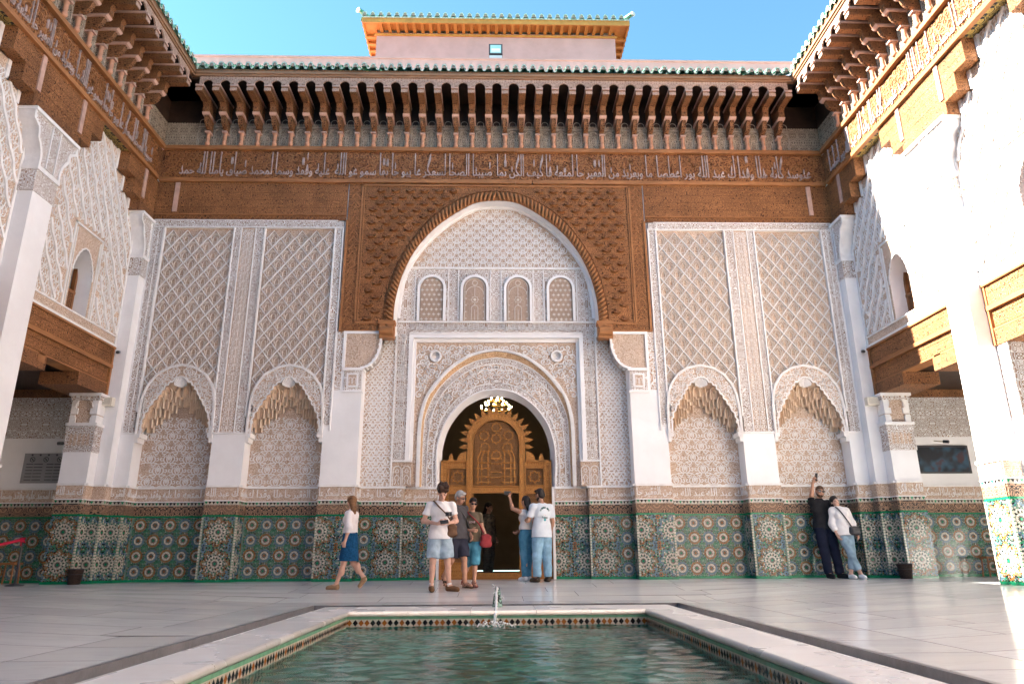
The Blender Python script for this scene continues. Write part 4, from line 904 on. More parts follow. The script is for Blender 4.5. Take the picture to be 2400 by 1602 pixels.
# ---------------------------------------------------------------- wooden door screen in the portal
ds = thing('wooden_door_screen', 'orange carved wooden door screen with arched lattice top and pointed sun-ray crest', 'door screen', (0, .78, 0))
mDw = carve('door_wood', (0.30, 0.125, 0.03), (0.50, 0.225, 0.06), 24, 4, .1, .3, (0.08, 0.08, 0.08), bd=.004, rough=.5)
mDp = wood('door_frame_wood', (0.47, 0.205, 0.052), 0.45)
mDl = wood('lattice_wood', (0.36, 0.17, 0.06), 0.5)
Td = lambda u, v, w: (u, -w, v)
g = G(Td)
for s in (-1, 1):
    g.box(*sorted((s*1.03, s*1.205)), 0, 2.46, -.06, .04); g.box(*sorted((s*.505, s*.635)), .13, 2.86, -.06, .05); g.box(*sorted((s*.635, s*1.03)), 2.30, 2.46, -.06, .03); g.box(*sorted((s*.635, s*1.03)), 1.77, 1.92, -.06, .03); g.box(*sorted((s*.635, s*1.03)), .13, .32, -.06, .03)
g.box(-.505, .505, 1.77, 1.92, -.06, .03); g.box(-1.03, 1.03, 0, .13, -.1, .03)
g.build('frame', mDw, ds)
g = G(Td)
for s in (-1, 1):
    for a, b, z0, z1 in ((1.16, 1.205, 0, 2.47), (1.03, 1.055, .13, 2.3), (.62, .65, .13, 2.46), (.49, .515, .13, 1.77)): g.box(*sorted((s*a, s*b)), z0, z1, .03, .06)
    for z in (.32, 1.75, 1.92, 2.29): g.box(*sorted((s*.65, s*1.03)), z, z+.02, .02, .05)
    for z in (.78, 1.28): g.box(*sorted((s*.635, s*1.03)), z, z+.05, -.03, .03)
g.box(-1.205, -.63, 2.44, 2.47, .03, .06); g.box(.63, 1.205, 2.44, 2.47, .03, .06); g.box(-.49, .49, 1.765, 1.785, .03, .055); g.box(-.49, .49, 1.9, 1.925, .03, .055); g.build('moulding', mDp, ds)
def Aarc(r, z=2.86, n=28): return [(-r*math.cos(math.pi*i/n), z+r*math.sin(math.pi*i/n)) for i in range(n+1)]
g = G(Td); g.ring(Aarc(.655), Aarc(.50), -.06, .05); g.build('arch_ring', mDw, ds)
g = G(Td); g.ribbon(Aarc(.645), .03, .05, .065); g.ribbon(Aarc(.51), .025, .05, .065); g.build('arch_bead', mDp, ds)
def lattice(name, x0, x1, z0, z1, inside, p=.036, wd=.0095):
    g = G(Td); W_, H_ = x1-x0, z1-z0
    for sg in (1, -1):
        k = -int(H_/p)-1
        while k*p < W_+H_:
            pts = []
            for i in range(61):
                t = H_*i/60; u = (x0+k*p+t) if sg > 0 else (x1-k*p-t); v = z0+t
                if x0 <= u <= x1 and inside(u, v): pts.append((u, v))
                elif pts:
                    if len(pts) > 1: g.ribbon([pts[0], pts[-1]], wd, -.012+.004*sg, .0+.004*sg)
                    pts = []
            if len(pts) > 1: g.ribbon([pts[0], pts[-1]], wd, -.012+.004*sg, .0+.004*sg)
            k += 1
    return stuff(g.build(name, mDl, ds))
inA = lambda u, v: v < 2.86 or u*u+(v-2.86)**2 < .25
lattice('lattice', -.50, .50, 1.925, 3.36, inA)
for s in (-1, 1):
    a, b = sorted((s*.65, s*1.03)); lattice('lattice', a, b, 1.94, 2.29, lambda u, v: True)
    for z0, z1 in ((.34, .78), (.83, 1.28), (1.33, 1.75)): lattice('lattice', a, b, z0, z1, lambda u, v: True)
g = G(Td)                                      # interlacing straps over the big lattice
for u in (-.4, -.32, -.18, .18, .32, .4): g.ribbon([(u, 1.95), (u, 2.55+.1*(abs(u) < .2)), (u*.8, 2.7)], .032, .0, .016)
for z in (2.0, 2.12, 2.3, 2.42): g.ribbon([(-.44, z), (-.12, z), (-.12, z+.1), (.12, z+.1), (.12, z), (.44, z)], .026, .0, .014)
for c in ((-.25, 2.75), (.25, 2.75), (0, 2.95), (-.27, 3.02), (.27, 3.02), (0, 2.58), (0, 3.2)): g.ribbon([(c[0]+(.115 if j % 2 == 0 else .085)*math.cos(math.pi*j/8), c[1]+(.115 if j % 2 == 0 else .085)*math.sin(math.pi*j/8)) for j in range(17)], .024, .002, .018)
for s in (-1, 1):
    c = (s*.84, 2.115); g.ribbon([(c[0]+.14*(1 if j % 2 == 0 else .7)*math.cos(math.pi*j/8), c[1]+.13*(1 if j % 2 == 0 else .7)*math.sin(math.pi*j/8)) for j in range(17)], .03, 0, .016)
g.build('strapwork', mDw, ds)
for k in range(17):                            # crest rays
    a = math.pi*(-.04+1.08*k/16); r = .655; c = Vector((-r*math.cos(a), 2.86+r*math.sin(a))); d = Vector((-math.cos(a), math.sin(a))); n_ = Vector((-d.y, d.x))
    g = G(Td); q = [c-n_*.040, c+d*.05-n_*.052, c+d*.17, c+d*.05+n_*.052, c+n_*.040]; g.prism([tuple(p) for p in q], -.02, .025, 0, True); g.build('crest_ray', mDw, ds)
for s in (-1, 1):
    g = G(Td); g.prism([(s*.99+x, z) for x, z in ((-.055, 2.47), (-.05, 2.52), (-.025, 2.60), (0, 2.62), (.025, 2.60), (.05, 2.52), (.055, 2.47))], -.02, .025, 0, True); g.build('finial', mDw, ds)
    g = G(Td); q = [(s*.655, 2.47)]+[(s*(.655+.20*math.cos(t)), 2.47+.20*math.sin(t)) for t in [math.pi/2*k/8 for k in range(9)]]; g.prism(q, -.02, .025, 0, True); g.build('half_rosette', mDw, ds)
# prayer hall behind the door, and its chandelier
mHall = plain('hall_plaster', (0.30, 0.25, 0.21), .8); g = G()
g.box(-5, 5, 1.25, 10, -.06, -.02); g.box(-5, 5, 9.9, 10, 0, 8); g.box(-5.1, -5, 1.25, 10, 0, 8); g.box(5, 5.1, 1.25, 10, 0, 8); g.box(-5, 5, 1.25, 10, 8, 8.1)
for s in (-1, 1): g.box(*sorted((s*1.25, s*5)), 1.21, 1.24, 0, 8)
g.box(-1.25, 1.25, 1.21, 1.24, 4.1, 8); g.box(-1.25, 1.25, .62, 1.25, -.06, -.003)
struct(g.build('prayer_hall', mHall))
ch = thing('chandelier', 'tiered brass chandelier with lit bulbs hanging in the dark hall above the door screen', 'chandelier', (0, 3.5, 4.2))
mEm, t, b = nodes_mat('bulb_glow'); b.inputs['Base Color'].default_value = (1, .8, .5, 1); b.inputs['Emission Color'].default_value = (1, .72, .36, 1); b.inputs['Emission Strength'].default_value = 26.0
gbm = G(); gbm.lathe([(.0, .0), (.009, .006), (.014, .02), (.009, .034), (0, .042)], 8); BULB = gbm.mesh('bulb', mEm)
for r_, z_, n_ in ((.40, 0, 11), (.28, .12, 8), (.15, .23, 5), (.0, .33, 1)):
    g = G(); 
    if r_: g.tube([(r_*math.cos(2*math.pi*k/24), r_*math.sin(2*math.pi*k/24), z_-.02) for k in range(25)], .014, 6)
    g.tube([(0, 0, z_-.02), (r_+.001, 0, z_-.02)], .01, 6); g.build('ring', mBrass, ch)
    for k in range(n_): link('bulb', BULB, ch, (r_*math.cos(2*math.pi*k/n_), r_*math.sin(2*math.pi*k/n_), z_))
g = G(); g.tube([(0, 0, -.05), (0, 0, 3.7)], .012, 6); g.build('rod', mBrass, ch)

# ---------------------------------------------------------------- timber eaves with brackets, fascia and green tiles
EP = 0.9
def make_bracket():
    g = G(); w = .068
    def pr(poly, ww, mat=0): g.add([(-ww, -d, z) for d, z in poly]+[(ww, -d, z) for d, z in poly], [tuple(range(len(poly))), tuple(range(2*len(poly)-1, len(poly)-1, -1))]+[(i, (i+1) % len(poly), len(poly)+(i+1) % len(poly), len(poly)+i) for i in range(len(poly))], mat)
    pr([(0, 10.66), (.46, 10.66), (.90, 10.655), (.90, 10.85), (0, 10.85)], .072)
    pr([(.0, 10.44), (.40, 10.44), (.44, 10.50), (.43, 10.58), (.47, 10.66), (0, 10.66)], w)
    pr([(0, 10.38), (.38, 10.40), (.42, 10.44), (0, 10.44)], .085, 1)
    c = [(0.0, 10.08), (.13, 10.08)]+[(.13+.20*math.sin(t), 10.38-.22*math.cos(t)) for t in [math.pi/2*k/6 for k in range(7)]]+[(.34, 10.39), (0, 10.39)]; pr(c, .05, 0)
    pr([(0, 10.05), (.19, 10.05), (.19, 10.08), (0, 10.08)], .062, 1)
    g.box(-.075, .075, -.915, -.90, 10.665, 10.74, 2); g.box(-.08, .08, -.93, -.895, 10.775, 10.81, 1)
    g.box(-.085, -.072, -.9, 0, 10.80, 10.85, 1); g.box(.072, .085, -.9, 0, 10.80, 10.85, 1)
    return g.mesh('bracket', [mWd, mStrip, mFas])
BR = make_bracket()
g = G(); g.lathe([(.0, 9.73), (.035, 9.735), (.055, 9.76), (.055, 9.80), (.035, 9.84), (.043, 9.86), (.043, 10.0), (.05, 10.02), (.05, 10.05)], 10, (0, -.105, 0)); COL = g.mesh('colonette', plain('colonette_wood', (0.50, 0.25, 0.15), .6, .3, .25, 6))
PT = 0.389
def fascia_arch(n=9):                         # one scalloped opening between two brackets
    h = PT/2-.078; out = []
    for i in range(n):
        a0, a1 = math.pi*i/n, math.pi*(i+1)/n
        for k in range(3): t = a0+(a1-a0)*k/3; q = 1+.10*math.sin(math.pi*k/3); out.append((-h*math.cos(t)*q, 10.82+h*1.05*math.sin(t)*q))
    return [(-h, 10.76)]+out+[(h, 10.82), (h, 10.76)]
FA = mono(fascia_arch())
def make_tile(L_, sl):                       # one run of S-profile roof tiles: cap tiles plus the pan beside them
    gt_ = G(); n = 6; cap = [(.066*math.cos(math.pi*i/n), .115*math.sin(math.pi*i/n)) for i in range(n+1)]; cap2 = [(a*.6, b*.68) for a, b in cap]
    for j in range(4):
        y0, y1 = L_*j/4, L_*(j+1)/4+.03; z0, z1 = y0*sl+.02, y1*sl
        gt_.add([(a, y0, b+z0+.012) for a, b in cap]+[(a*.86, y1, b*.86+z1) for a, b in cap], [(i, i+1, n+2+i, n+1+i) for i in range(n)], 0, True)
    gt_.add([(a, 0, b+.032) for a, b in cap]+[(a, 0, b+.032) for a, b in cap2], [(i, i+1, n+2+i, n+1+i) for i in range(n)], 1)
    gt_.add([(a, .012, b+.032) for a, b in cap2], [tuple(range(n+1))], 2)
    pan = [(.1025+.05*math.cos(math.pi+math.pi*i/n), .02+.07*math.sin(math.pi*i/n)*-1) for i in range(n+1)]
    gt_.add([(a, .0, b+.035) for a, b in pan]+[(a, L_, b+.035+L_*sl) for a, b in pan], [(i, i+1, n+2+i, n+1+i) for i in range(n)], 0, True)
    gt_.add([(a, .0, b+.035) for a, b in pan]+[(a, .0, b-.002) for a, b in pan], [(i, i+1, n+2+i, n+1+i) for i in range(n)], 1)
    return gt_
mMor = plain('roof_mortar', (.34, .25, .19), .9)
mTl = carve('roof_tile_glaze', (0.02, 0.19, 0.105), (0.22, 0.42, 0.31), 9, 3, .0, .4, bd=.002, rough=.25, var=.4)
mTb = carve('bare_tile_clay', (0.28, 0.40, 0.30), (0.58, 0.58, 0.48), 14, 3, .1, .4, bd=.002, rough=.7, var=.2)
TILE = make_tile(1.25, .5).mesh('roof_tile', [mTl, mTb, mMor]); TILE2 = make_tile(.6, .16).mesh('roof_tile', [mTl, mTb, mMor])
def eave(root, u0, u1, b0, nb, T_, rz, origin, tiles=True, t0=None, t1=None):
    """root sits at the wall; T_ maps (u, z, depth) to world"""
    for k in range(nb):
        u = b0+PT*k
        dz_ = random.uniform(-.008, .008); u += random.uniform(-.006, .006); o = link('bracket', BR, root, Vector(T_(u, dz_, 0))); o.rotation_euler = (0, 0, rz+random.uniform(-.012, .012)); c = link('colonette', COL, root, Vector(T_(u, 0, 0))); c.rotation_euler = (0, 0, rz)
    g = G(T_)
    for k in range(-1, nb):
        c = b0+PT*(k+.5); A = shift(FA, c); A = [(c-PT/2, 10.76)]+A+[(c+PT/2, 10.76)]; A = mono(A)
        if c-PT/2 < u0-.01 or c+PT/2 > u1+.01: continue
        g.add([(a, max(b, 10.81) if (abs(a-c) > PT/2-.079) else b, EP) for a, b in A]+[(a, 11.04, EP) for a, b in A], [(i, i+1, len(A)+i+1, len(A)+i) for i in range(len(A)-1)], 0); g.wallc(shift(FA, c), EP-.035, EP)
    ua, ub = b0-PT, b0+PT*nb
    for a, b in ((u0, ua), (ub, u1)):
        if b-a > .01: g.box(a, b, 10.81, 11.04, EP-.03, EP)
    g.build('fascia', mFas, root)
    g = G(T_); g.box(u0, u1, 11.04, 11.09, EP-.05, EP+.03); g.box(u0, u1, 11.09, 11.15, EP-.05, EP+.06); g.build('cornice_moulding', mCorn, root)
    g = G(T_); g.box(u0, u1, 11.15, 11.205, EP-.05, EP+.045); g.build('tile_batten', mWd, root)
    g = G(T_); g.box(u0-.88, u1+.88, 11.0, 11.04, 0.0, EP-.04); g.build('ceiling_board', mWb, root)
    g = G(T_); g.box(u0-.9, u1+.9, 9.735, 10.40, -.02, .012); g.build('backboard', mOl, root); g = G(T_); g.box(u0-.9, u1+.9, 10.40, 11.0, -.02, .016); g.build('upper_shade_board', mWb, root)  # upper strip coloured near-black to paint in the shade between brackets
    g = G(T_); n = int((u1-u0)/.195)
    for k in range(nb+1):                     # little blind arches painted on the backboard between brackets
        c = b0+PT*(k-.5)
        g.ribbon(arch_pts(c, .10, 9.80, 10.14, 8), .014, .012, .022); g.ribbon(arch_pts(c, .06, 9.80, 9.95, 8), .012, .012, .022); g.ribbon([(c-.11, 10.30), (c+.11, 10.30)], .03, .012, .026); g.ribbon(arch_pts(c, .08, 10.34, 10.42, 6), .014, .012, .022)
    g.build('backboard_relief', plain('pale_paint', (0.40, 0.33, 0.26), .8, .2, .25, 12) if 'pale_paint' not in MATS else MATS['pale_paint'], root)
    if tiles:
        n = int((t1-t0)/.205)
        for k in range(n+1): o = link('roof_tile', TILE, root, Vector(T_(t0+.205*k, 11.235+random.uniform(-.016, .012), EP+.11+random.uniform(-.02, .015)))); o.rotation_euler = (random.uniform(-.03, .03), random.uniform(-.05, .05), rz+random.uniform(-.05, .05))
ev = thing('timber_eave', 'long carved timber eave on rows of brackets with green tiles, across the far facade', 'eave')
eave(ev, -7.02, 7.02, -6.808, 36, lambda u, z, w: (u, -w, z), 0, None, True, -6.95, 6.95)
# parapet and roof deck
pp = thing('pink_parapet', 'low pink rendered parapet running behind the far row of green tiles', 'parapet')
g = G(); g.box(-12.5, 12.5, .28, .6, 11.5, 12.52, 0); g.build('wall', mPink, pp)
g = G(); g.box(-12.5, 12.5, .24, .64, 12.52, 12.56, 0); g.build('capping', mPink, pp)
g = G(); g.box(-12.5, 12.5, .6, 14, 11.9, 12.0); struct(g.build('roof_terrace', mPink))
# pavilion
pv = thing('roof_pavilion', 'pink roof pavilion with overhanging wooden eave and green tiles above the facade', 'pavilion', (0, 2.5, 12.0))
Tp = lambda u, v, w: (u, -w, v)
g = G(Tp); g.box(-3.52, 3.52, 0, 3.22, -6, 0); g.build('wall', mPink, pv)
mOw = wood('orange_eave_wood', (0.56, 0.25, 0.06), .6, .2, (3, 3, 3)); g = G(Tp)
for s in (-1, 1): g.box(*sorted((s*3.52, s*3.86)), 3.30, 3.33, -6.3, .40); g.box(*sorted((s*3.84, s*3.88)), 3.20, 3.36, -6.3, .40)
g.box(-3.52, 3.52, 3.30, 3.33, 0, .40); g.box(-3.88, 3.88, 3.20, 3.36, .39, .44); g.box(-3.58, 3.58, 3.10, 3.17, -.02, .03); g.build('soffit', mOw, pv)
gr = G(); gr.box(-.045, .045, -.385, 0, 3.20, 3.30); RAF = gr.mesh('rafter', mOw)
for k in range(29): link('rafter', RAF, pv, (-3.36+.24*k, -.005, 0))
for s in (-1, 1):
    for k in range(18): o = link('rafter', RAF, pv, (s*3.50, .2+.3*k, 0)); o.rotation_euler = (0, 0, s*math.pi/2); o.scale = (1, .9, 1)
g = G(Tp); g.box(-3.88, 3.88, 3.36, 3.40, -6.3, .46); g.build('tile_bed', mTb, pv)
for k in range(33): o = link('roof_tile', TILE2, pv, (-3.80+.2325*k, -.50, 3.37)); o.scale = (1.13, 1.13, 1.13)
for s in (-1, 1):
    for k in range(24): o = link('roof_tile', TILE2, pv, (s*3.93, -.20+.2325*k, 3.37)); o.rotation_euler = (0, 0, s*math.pi/2); o.scale = (1.13,)*3
    g = G(); P = [(s*3.98, -.55, 3.54), (s*3.75, -.28, 3.53), (s*3.4, .1, 3.54), (s*2.9, .6, 3.62)]; g.tube(P, [.07, .07, .065, .06], 10, 0); g.build('hip_tile', [mTl], pv)
    g = G(); g.tube([(s*3.99, -.565, 3.52), (s*3.97, -.54, 3.52)], .075, 10); g.build('hip_end', mWg, pv)
# floodlight
fl = thing('floodlight', 'small floodlight on a bracket standing on the roof edge before the pink pavilion', 'floodlight', (-.02, 1.7, 12.56))
mGl, t, b = nodes_mat('lamp_glass', .08, .5); b.inputs['Base Color'].default_value = (.35, .55, .52, 1)
g = G(); g.box(-.19, .19, -.02, .14, 1.28, 1.62); g.build('housing', mMetal, fl); g = G(); g.box(-.15, .15, -.03, -.021, 1.32, 1.58); g.build('lens', mGl, fl)
g = G(); g.box(-.12, .12, -.034, -.030, 1.40, 1.46); g.box(-.12, .12, -.034, -.030, 1.36, 1.385); g.build('reflector', plain('lamp_reflector', (.8, .8, .75), .2, .5), fl)
g = G(); g.box(-.18, .18, .0, .1, 1.10, 1.26); g.box(-.13, -.11, .02, .05, .0, 1.12); g.box(.11, .13, .02, .05, .0, 1.12); g.build('stand', mGreyM, fl)

# ---------------------------------------------------------------- side walls
PIT = 3.73
def side(sx):
    T_ = T_left if sx < 0 else T_right; rz = math.pi/2 if sx < 0 else -math.pi/2
    X = lambda a: sx*a
    nm = 'shaded' if sx < 0 else 'sunlit'
    wl = thing('gallery_wall', {-1: 'shaded stucco gallery wall with timber lintels along the left of the courtyard', 1: 'sunlit white stucco gallery wall with timber lintels along the right of the courtyard'}[sx], 'wall')
    far = 4
    g = G(T_); g.box(-21, .2, 8.9, 12.0, -.6, .02)
    for k in range(5):
        y1 = -.24-PIT*k; y0 = y1-3.18
        c = y1-1.54
        # upper stucco wall with window hole
        O = [(c-.33, 4.99), (c-.33, 5.75)]+[(c-.33*math.cos(math.pi*i/12), 5.78+.34*math.sin(math.pi*i/12)+.2*(math.sin(math.pi*i/12)**3)*.9) for i in range(1, 12)]+[(c+.33, 5.75), (c+.33, 4.99)]
        W_ = link('upper_wall', None, wl); q = G(T_); plate_arch(q, y0-.56, y1, 8.92, mono(O), 0, 0, 4.99); q.add([(y0-.56, 4.74, 0), (y1, 4.74, 0), (y1, 4.99, 0), (y0-.56, 4.99, 0)], [(0, 1, 2, 3)]); q.build('stucco_face', mStG if k < 2 else mStL, W_)
        q = G(T_); q.wallc(O, -.42, .0); q.build('window_reveal', mPl, W_)
        if k > 1 or (sx < 0 and k == 1): q = G(T_); q.box(y0-.3, y1+.3, 0, 3.95, -.62, -.56); q.build('light_block_screen', mWc, wl)  # unseen solid screens, added to block light and darken the gallery
        if k > 1: 
            q = G(T_); q.box(y0, y1, 3.7, 4.75, -.3, 0); q.build('lintel_board', mWc, W_); continue
        q = G(T_); q.ribbon(scallop(O[1:-1], .02, 3), .03, -.02, .012)
        for a, b, z0, z1 in ((c-.50, c-.46, 4.99, 6.70), (c+.46, c+.50, 4.99, 6.70), (c-.5, c+.5, 6.66, 6.70), (c-.42, c-.40, 4.99, 6.6), (c+.40, c+.42, 4.99, 6.6)): q.box(a, b, z0, z1, -.01, .02)
        q.box(y0, y1, 4.96, 4.99, -.01, .02); q.box(y0, y1, 4.74, 4.79, -.01, .035); q.box(y1-.05, y1, 4.8, 7.8, -.01, .02); q.box(y0, y0+.05, 4.8, 6.4, -.01, .02)
        # stepped white edging under the timber
        def steps(u, d):
            for a, z0, z1 in ((.52, 7.8, 8.03), (.86, 8.03, 8.38), (1.18, 8.38, 8.83)): q.box(*sorted((u+d*a, u+d*(a+.07))), z0, z1+.03, -.01, .03); q.box(*sorted((u+d*a, u+d*(a+.36 if a < 1.1 else a+.07))), z1, z1+.05, -.01, .03) if a < 1.1 else None
        steps(y1+.12, -1); steps(y0-.12, 1); q.box(y0+1.1, y1-1.1, 8.83, 8.87, -.01, .03); q.build('white_fillet', mStW, W_)
        q = G(T_)                                       # ribs of the large lattice
        for sg in (-1, 1):
            for j in range(-18, 19):
                u = c+j*.31; pts = []
                for i in range(65):
                    z = 5.02+(8.83-5.02)*i/64; uu_ = u+sg*(z-6.9)*.593+.022*math.sin(z*14)
                    okp = y0+.02 < uu_ < y1-.06 and not (abs(uu_-c) < .53 and z < 6.72) and not (z > 7.8 and (uu_ > y1-.42-.34*min(2, int((z-7.8)/.26)) or uu_ < y0+.42+.34*min(2, int((z-7.8)/.26)))) and not (uu_ < y0+.5 and z > 6.4)
                    if okp: pts.append((uu_, z))
                    else:
                        if len(pts) > 1: q.ribbon(pts, .05 if sg < 0 else .016, -.01, .038 if sg < 0 else .014)
                        pts = []
                if len(pts) > 1: q.ribbon(pts, .05 if sg < 0 else .016, -.01, .038 if sg < 0 else .014)
        q.build('lattice_rib', mStW, W_)
        # carved foliage standing proud of the wall
        q = G(T_); hv = []
        for cB in ([(0, -.11), (.04, -.05), (.02, .02), (0, .06)], [(.01, -.10), (.08, -.09), (.105, -.02)], [(0, .06), (.05, .09), (.085, .05), (.06, .02)], [(.11, .10), (.10, .05), (.115, .0)]): hv.append(spline(cB, 2))
        zr = 5.10; rw = 0
        while zr < 8.75:
            uu_ = y0+.12+(.135 if rw % 2 else 0)
            while uu_ < y1-.12:
                if not (abs(uu_-c) < .60 and zr < 6.78) and not (zr > 7.7 and (uu_ > y1-.45-.34*min(2, int((zr-7.7)/.26)) or uu_ < y0+.45+.34*min(2, int((zr-7.7)/.26)))) and not (uu_ < y0+.5 and zr > 6.3):
                    for cB in hv:
                        for m_ in (1, -1): q.ribbon([(uu_+m_*a_, zr+b_) for a_, b_ in cB], .014, -.012, .012)
                uu_ += .27
            zr += .165; rw += 1
        stuff(q.build('carved_foliage', mStW, W_))
        # window: dark room behind, half-height timber shutter
        wn = link('window', None, wl); q = G(T_); q.box(c-.33, c+.33, 4.99, 5.50, -.34, -.29); q.build('shutter', mWd, wn)
        q = G(T_); q.box(c-.33, c+.33, 5.47, 5.53, -.36, -.27); q.box(c-.33, c+.33, 4.99, 5.05, -.36, -.28); q.box(c-.33, c-.27, 4.99, 6.3, -.36, -.28); q.box(c+.27, c+.33, 4.99, 6.3, -.36, -.28); q.build('frame', mWp, wn)
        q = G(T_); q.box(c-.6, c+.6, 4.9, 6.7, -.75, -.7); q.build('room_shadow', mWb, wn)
        # ground-floor lintel
        li = link('lintel', None, wl)
        q = G(T_); q.box(y0, y1, 4.36, 4.70, -.35, .0); q.box(y0, y1, 3.96, 4.28, -.35, -.03); q.build('carved_beam', mWc, li)
        q = G(T_); q.box(y0, y1, 4.70, 4.74, -.3, .04); q.box(y0, y1, 4.28, 4.36, -.3, .03); q.box(y1-.06, y1, 3.69, 4.70, -.3, .02); q.box(y0, y0+.06, 3.69, 4.70, -.3, .02); q.box(y0, y1, 3.94, 3.97, -.3, .0); q.build('rail', mWr, li)
        for a, b in ((y1-1.08, y1-.06), (y0+.06, y0+1.08)): q = G(T_); q.box(a, b, 3.69, 3.94, -.75, -.005); q.build('console', mWd, li)
        # timber consoles under the upper frieze
        for (u, d) in ((y1+.12, -1), (y0-.12, 1)):
            for a, z0, z1 in ((.52, 7.80, 8.03), (.86, 8.03, 8.38), (1.18, 8.38, 8.83)):
                q = G(T_); q.box(*sorted((u-d*.155, u+d*a)), z0, z1+.001*0, -.05, .25-.0); q.build('console', mWd if z0 < 8 else mWc, li)
            q = G(T_); q.box(*sorted((u+d*.42, u+d*.52)), 8.10, 8.80, .25, .275); q.build('batten', mStrip, li)
        q = G(T_); q.box(y0+1.05, y1-1.05, 8.83, 8.86, .0, .25); q.build('painted_soffit', MATS.get('soffit_paint') or carve('soffit_paint', (.02, .022, .025), (.35, .25, .07), 13, 4, .1, .25, (.12, .12, .12), bd=.002), li)
    g.box(-21, .2, 8.89, 9.65, .0, .24, 0); g.build('upper_structure', mPl, wl)
    g = G(T_); g.box(-9.5, -.035, 8.90, 9.64, .24, .255); g.build('inscription_board', mWs, wl)
    g = G(T_); g.box(-21, -9.5, 8.8, 9.73, .2, .255); g.build('plain_board', mWc, wl)
    rails(lambda u, v, w: T_(u, v, w+.24), -9.5, -.13, wl, 0, 6)
    g = G(T_); F = [AR[2], AR[1], AR[3], AR[0]]
    for k in range(3):
        if sx < 0: u_a, u_b = -.45-2.9*k, -.45-2.9*(k+1)
        else: u_a, u_b = -.35-2.9*k, -.35-2.9*(k+1)
        h = G(); inscribe(h, F[k] if sx < 0 else F[3-k], 0, 2.85, 8.92, 9.60, .255, .288, 0, 5.6, .012)
        # letters read right to left as seen from the court
        g.add([((u_b+u if sx < 0 else u_a-u), v, w) for u, v, w in h.v], h.f)
    curls(g, -9.4, -.15, 8.93, 9.63, lambda u, v: -9.3 < u < -.2, .15, .034, .255, .267, 9+sx, False, 1.0, 1)
    g.build('inscription', [mLet, mWr], wl)
    # piers
    for k in range(5):
        y1 = -3.42-PIT*k; y0 = y1-.55; yc = (y0+y1)/2
        pr = link('pier', None, wl); q = G(T_); q.box(y0, y1, 0, 6.42, -.45, .279); q.box(y0+.001, y1-.001, 0, 6.42, -.45, .0); q.build('shaft', mPl, pr)
        if k > 1: continue
        q = G(T_); q.box(y0-.02, y1+.02, 6.40, 6.52, -.02, .29, 1); q.box(y0-.01, y1+.01, 6.52, 6.80, -.02, .285, 0); q.box(y0-.035, y1+.035, 6.80, 6.88, -.02, .31, 2)
        prof = [(.28, 6.88), (.275, 7.02), (.30, 7.14), (.36, 7.26), (.42, 7.33), (.44, 7.45), (.46, 7.52), (.60, 7.60), (.62, 7.80)]
        A = [(yc-a, b) for a, b in prof]; B = [(yc+a, b) for a, b in prof]; nq = len(A)
        q.band(A, B, .285, 0); q.wallc(A, -.05, .285, 2); q.wallc(B, -.05, .285, 2); q.ribbon(A, .05, .285, .305, 2); q.ribbon(B, .05, .285, .305, 2)
        q.box(yc-.64, yc+.64, 7.74, 7.80, -.05, .33, 2); q.box(yc-.07, yc+.07, 6.9, 7.74, .285, .30, 0)
        for m_ in (-1, 1): q.box(*sorted((yc+m_*.10, yc+m_*.125)), 6.9, 7.74, .285, .31, 2)
        q.build('capital', [mStF, mStB, mStW], pr)
        for P, Q, lay in ((((X(8.1), y0), (X(7.82), y0), 'half'), ((X(7.82), y0), (X(7.82), y1), 'big'), ((X(7.82), y1), (X(8.1), y1), 'half')) if sx < 0 else (((X(7.82), y0), (X(8.1), y0), 'half'), ((X(7.82), y1), (X(7.82), y0), 'big'), ((X(8.1), y1), (X(7.82), y1), 'half'))):
            Ts = T_seg(P, Q); d = link('dado', None, wl); dado(d, Ts, Ts.len, lay)
        for y in (y0, y1): corner_strip(pr, X(7.82), y, sx)
        # squat impost pillars either side of the pier, under the lintel ends
        for yy0, yy1 in ((y1, y1+.26), (y0-.26, y0)):
            q = G(T_); q.box(yy0, yy1, 0, 2.5, -.53, -.02, 0); q.box(yy0, yy1, 2.5, 3.69, -.53, -.02, 1); q.build('impost', [mPl, mStF], pr)
    # corner pilaster (tall) and squat pillar with capital beside the facade
    cp = link('corner_pilaster', None, wl)
    q = G(); a, b = sorted((X(8.09), X(7.831))); q.box(a, b, -.239, .05, 0, 6.42); q.build('shaft', mPl, cp)
    q = G(T_); q.box(-.26, -.0, 6.40, 6.52, -.0, .29, 1); q.box(-.25, -.0, 6.52, 6.80, -.0, .285, 0); q.box(-.275, -.0, 6.80, 6.88, -.0, .31, 2)
    prof = [(.24, 6.88), (.24, 7.02), (.26, 7.14), (.31, 7.26), (.36, 7.33), (.38, 7.45), (.40, 7.52), (.52, 7.60), (.54, 7.80)]
    A = [(-a, b) for a, b in prof]; q.band(A, [(-.0, b) for a, b in prof], .285, 0); q.wallc(A, 0, .285, 2); q.ribbon(A, .05, .285, .305, 2); q.box(-.56, -.0, 7.74, 7.80, -.0, .33, 2); q.box(-.08, -.05, 6.9, 7.74, .285, .30, 2)
    q.build('capital', [mStF, mStB, mStW], cp)
    sp = link('squat_pillar', None, wl); q = G(); a, b = sorted((X(8.629), X(8.081))); q.box(a, b, -.499, -.2, 0, 2.52); q.build('shaft', mPl, sp)
    q = G(); B = lambda e, z0, z1, m_: q.box(a-e, b+e, -.5-e, -.24, z0, z1, m_)
    B(.015, 2.50, 2.60, 1); B(.005, 2.60, 2.92, 0); B(.02, 2.92, 3.02, 1); B(.04, 3.02, 3.08, 2); q.box(a+.02, b-.02, -.48, -.24, 3.08, 3.69, 3)
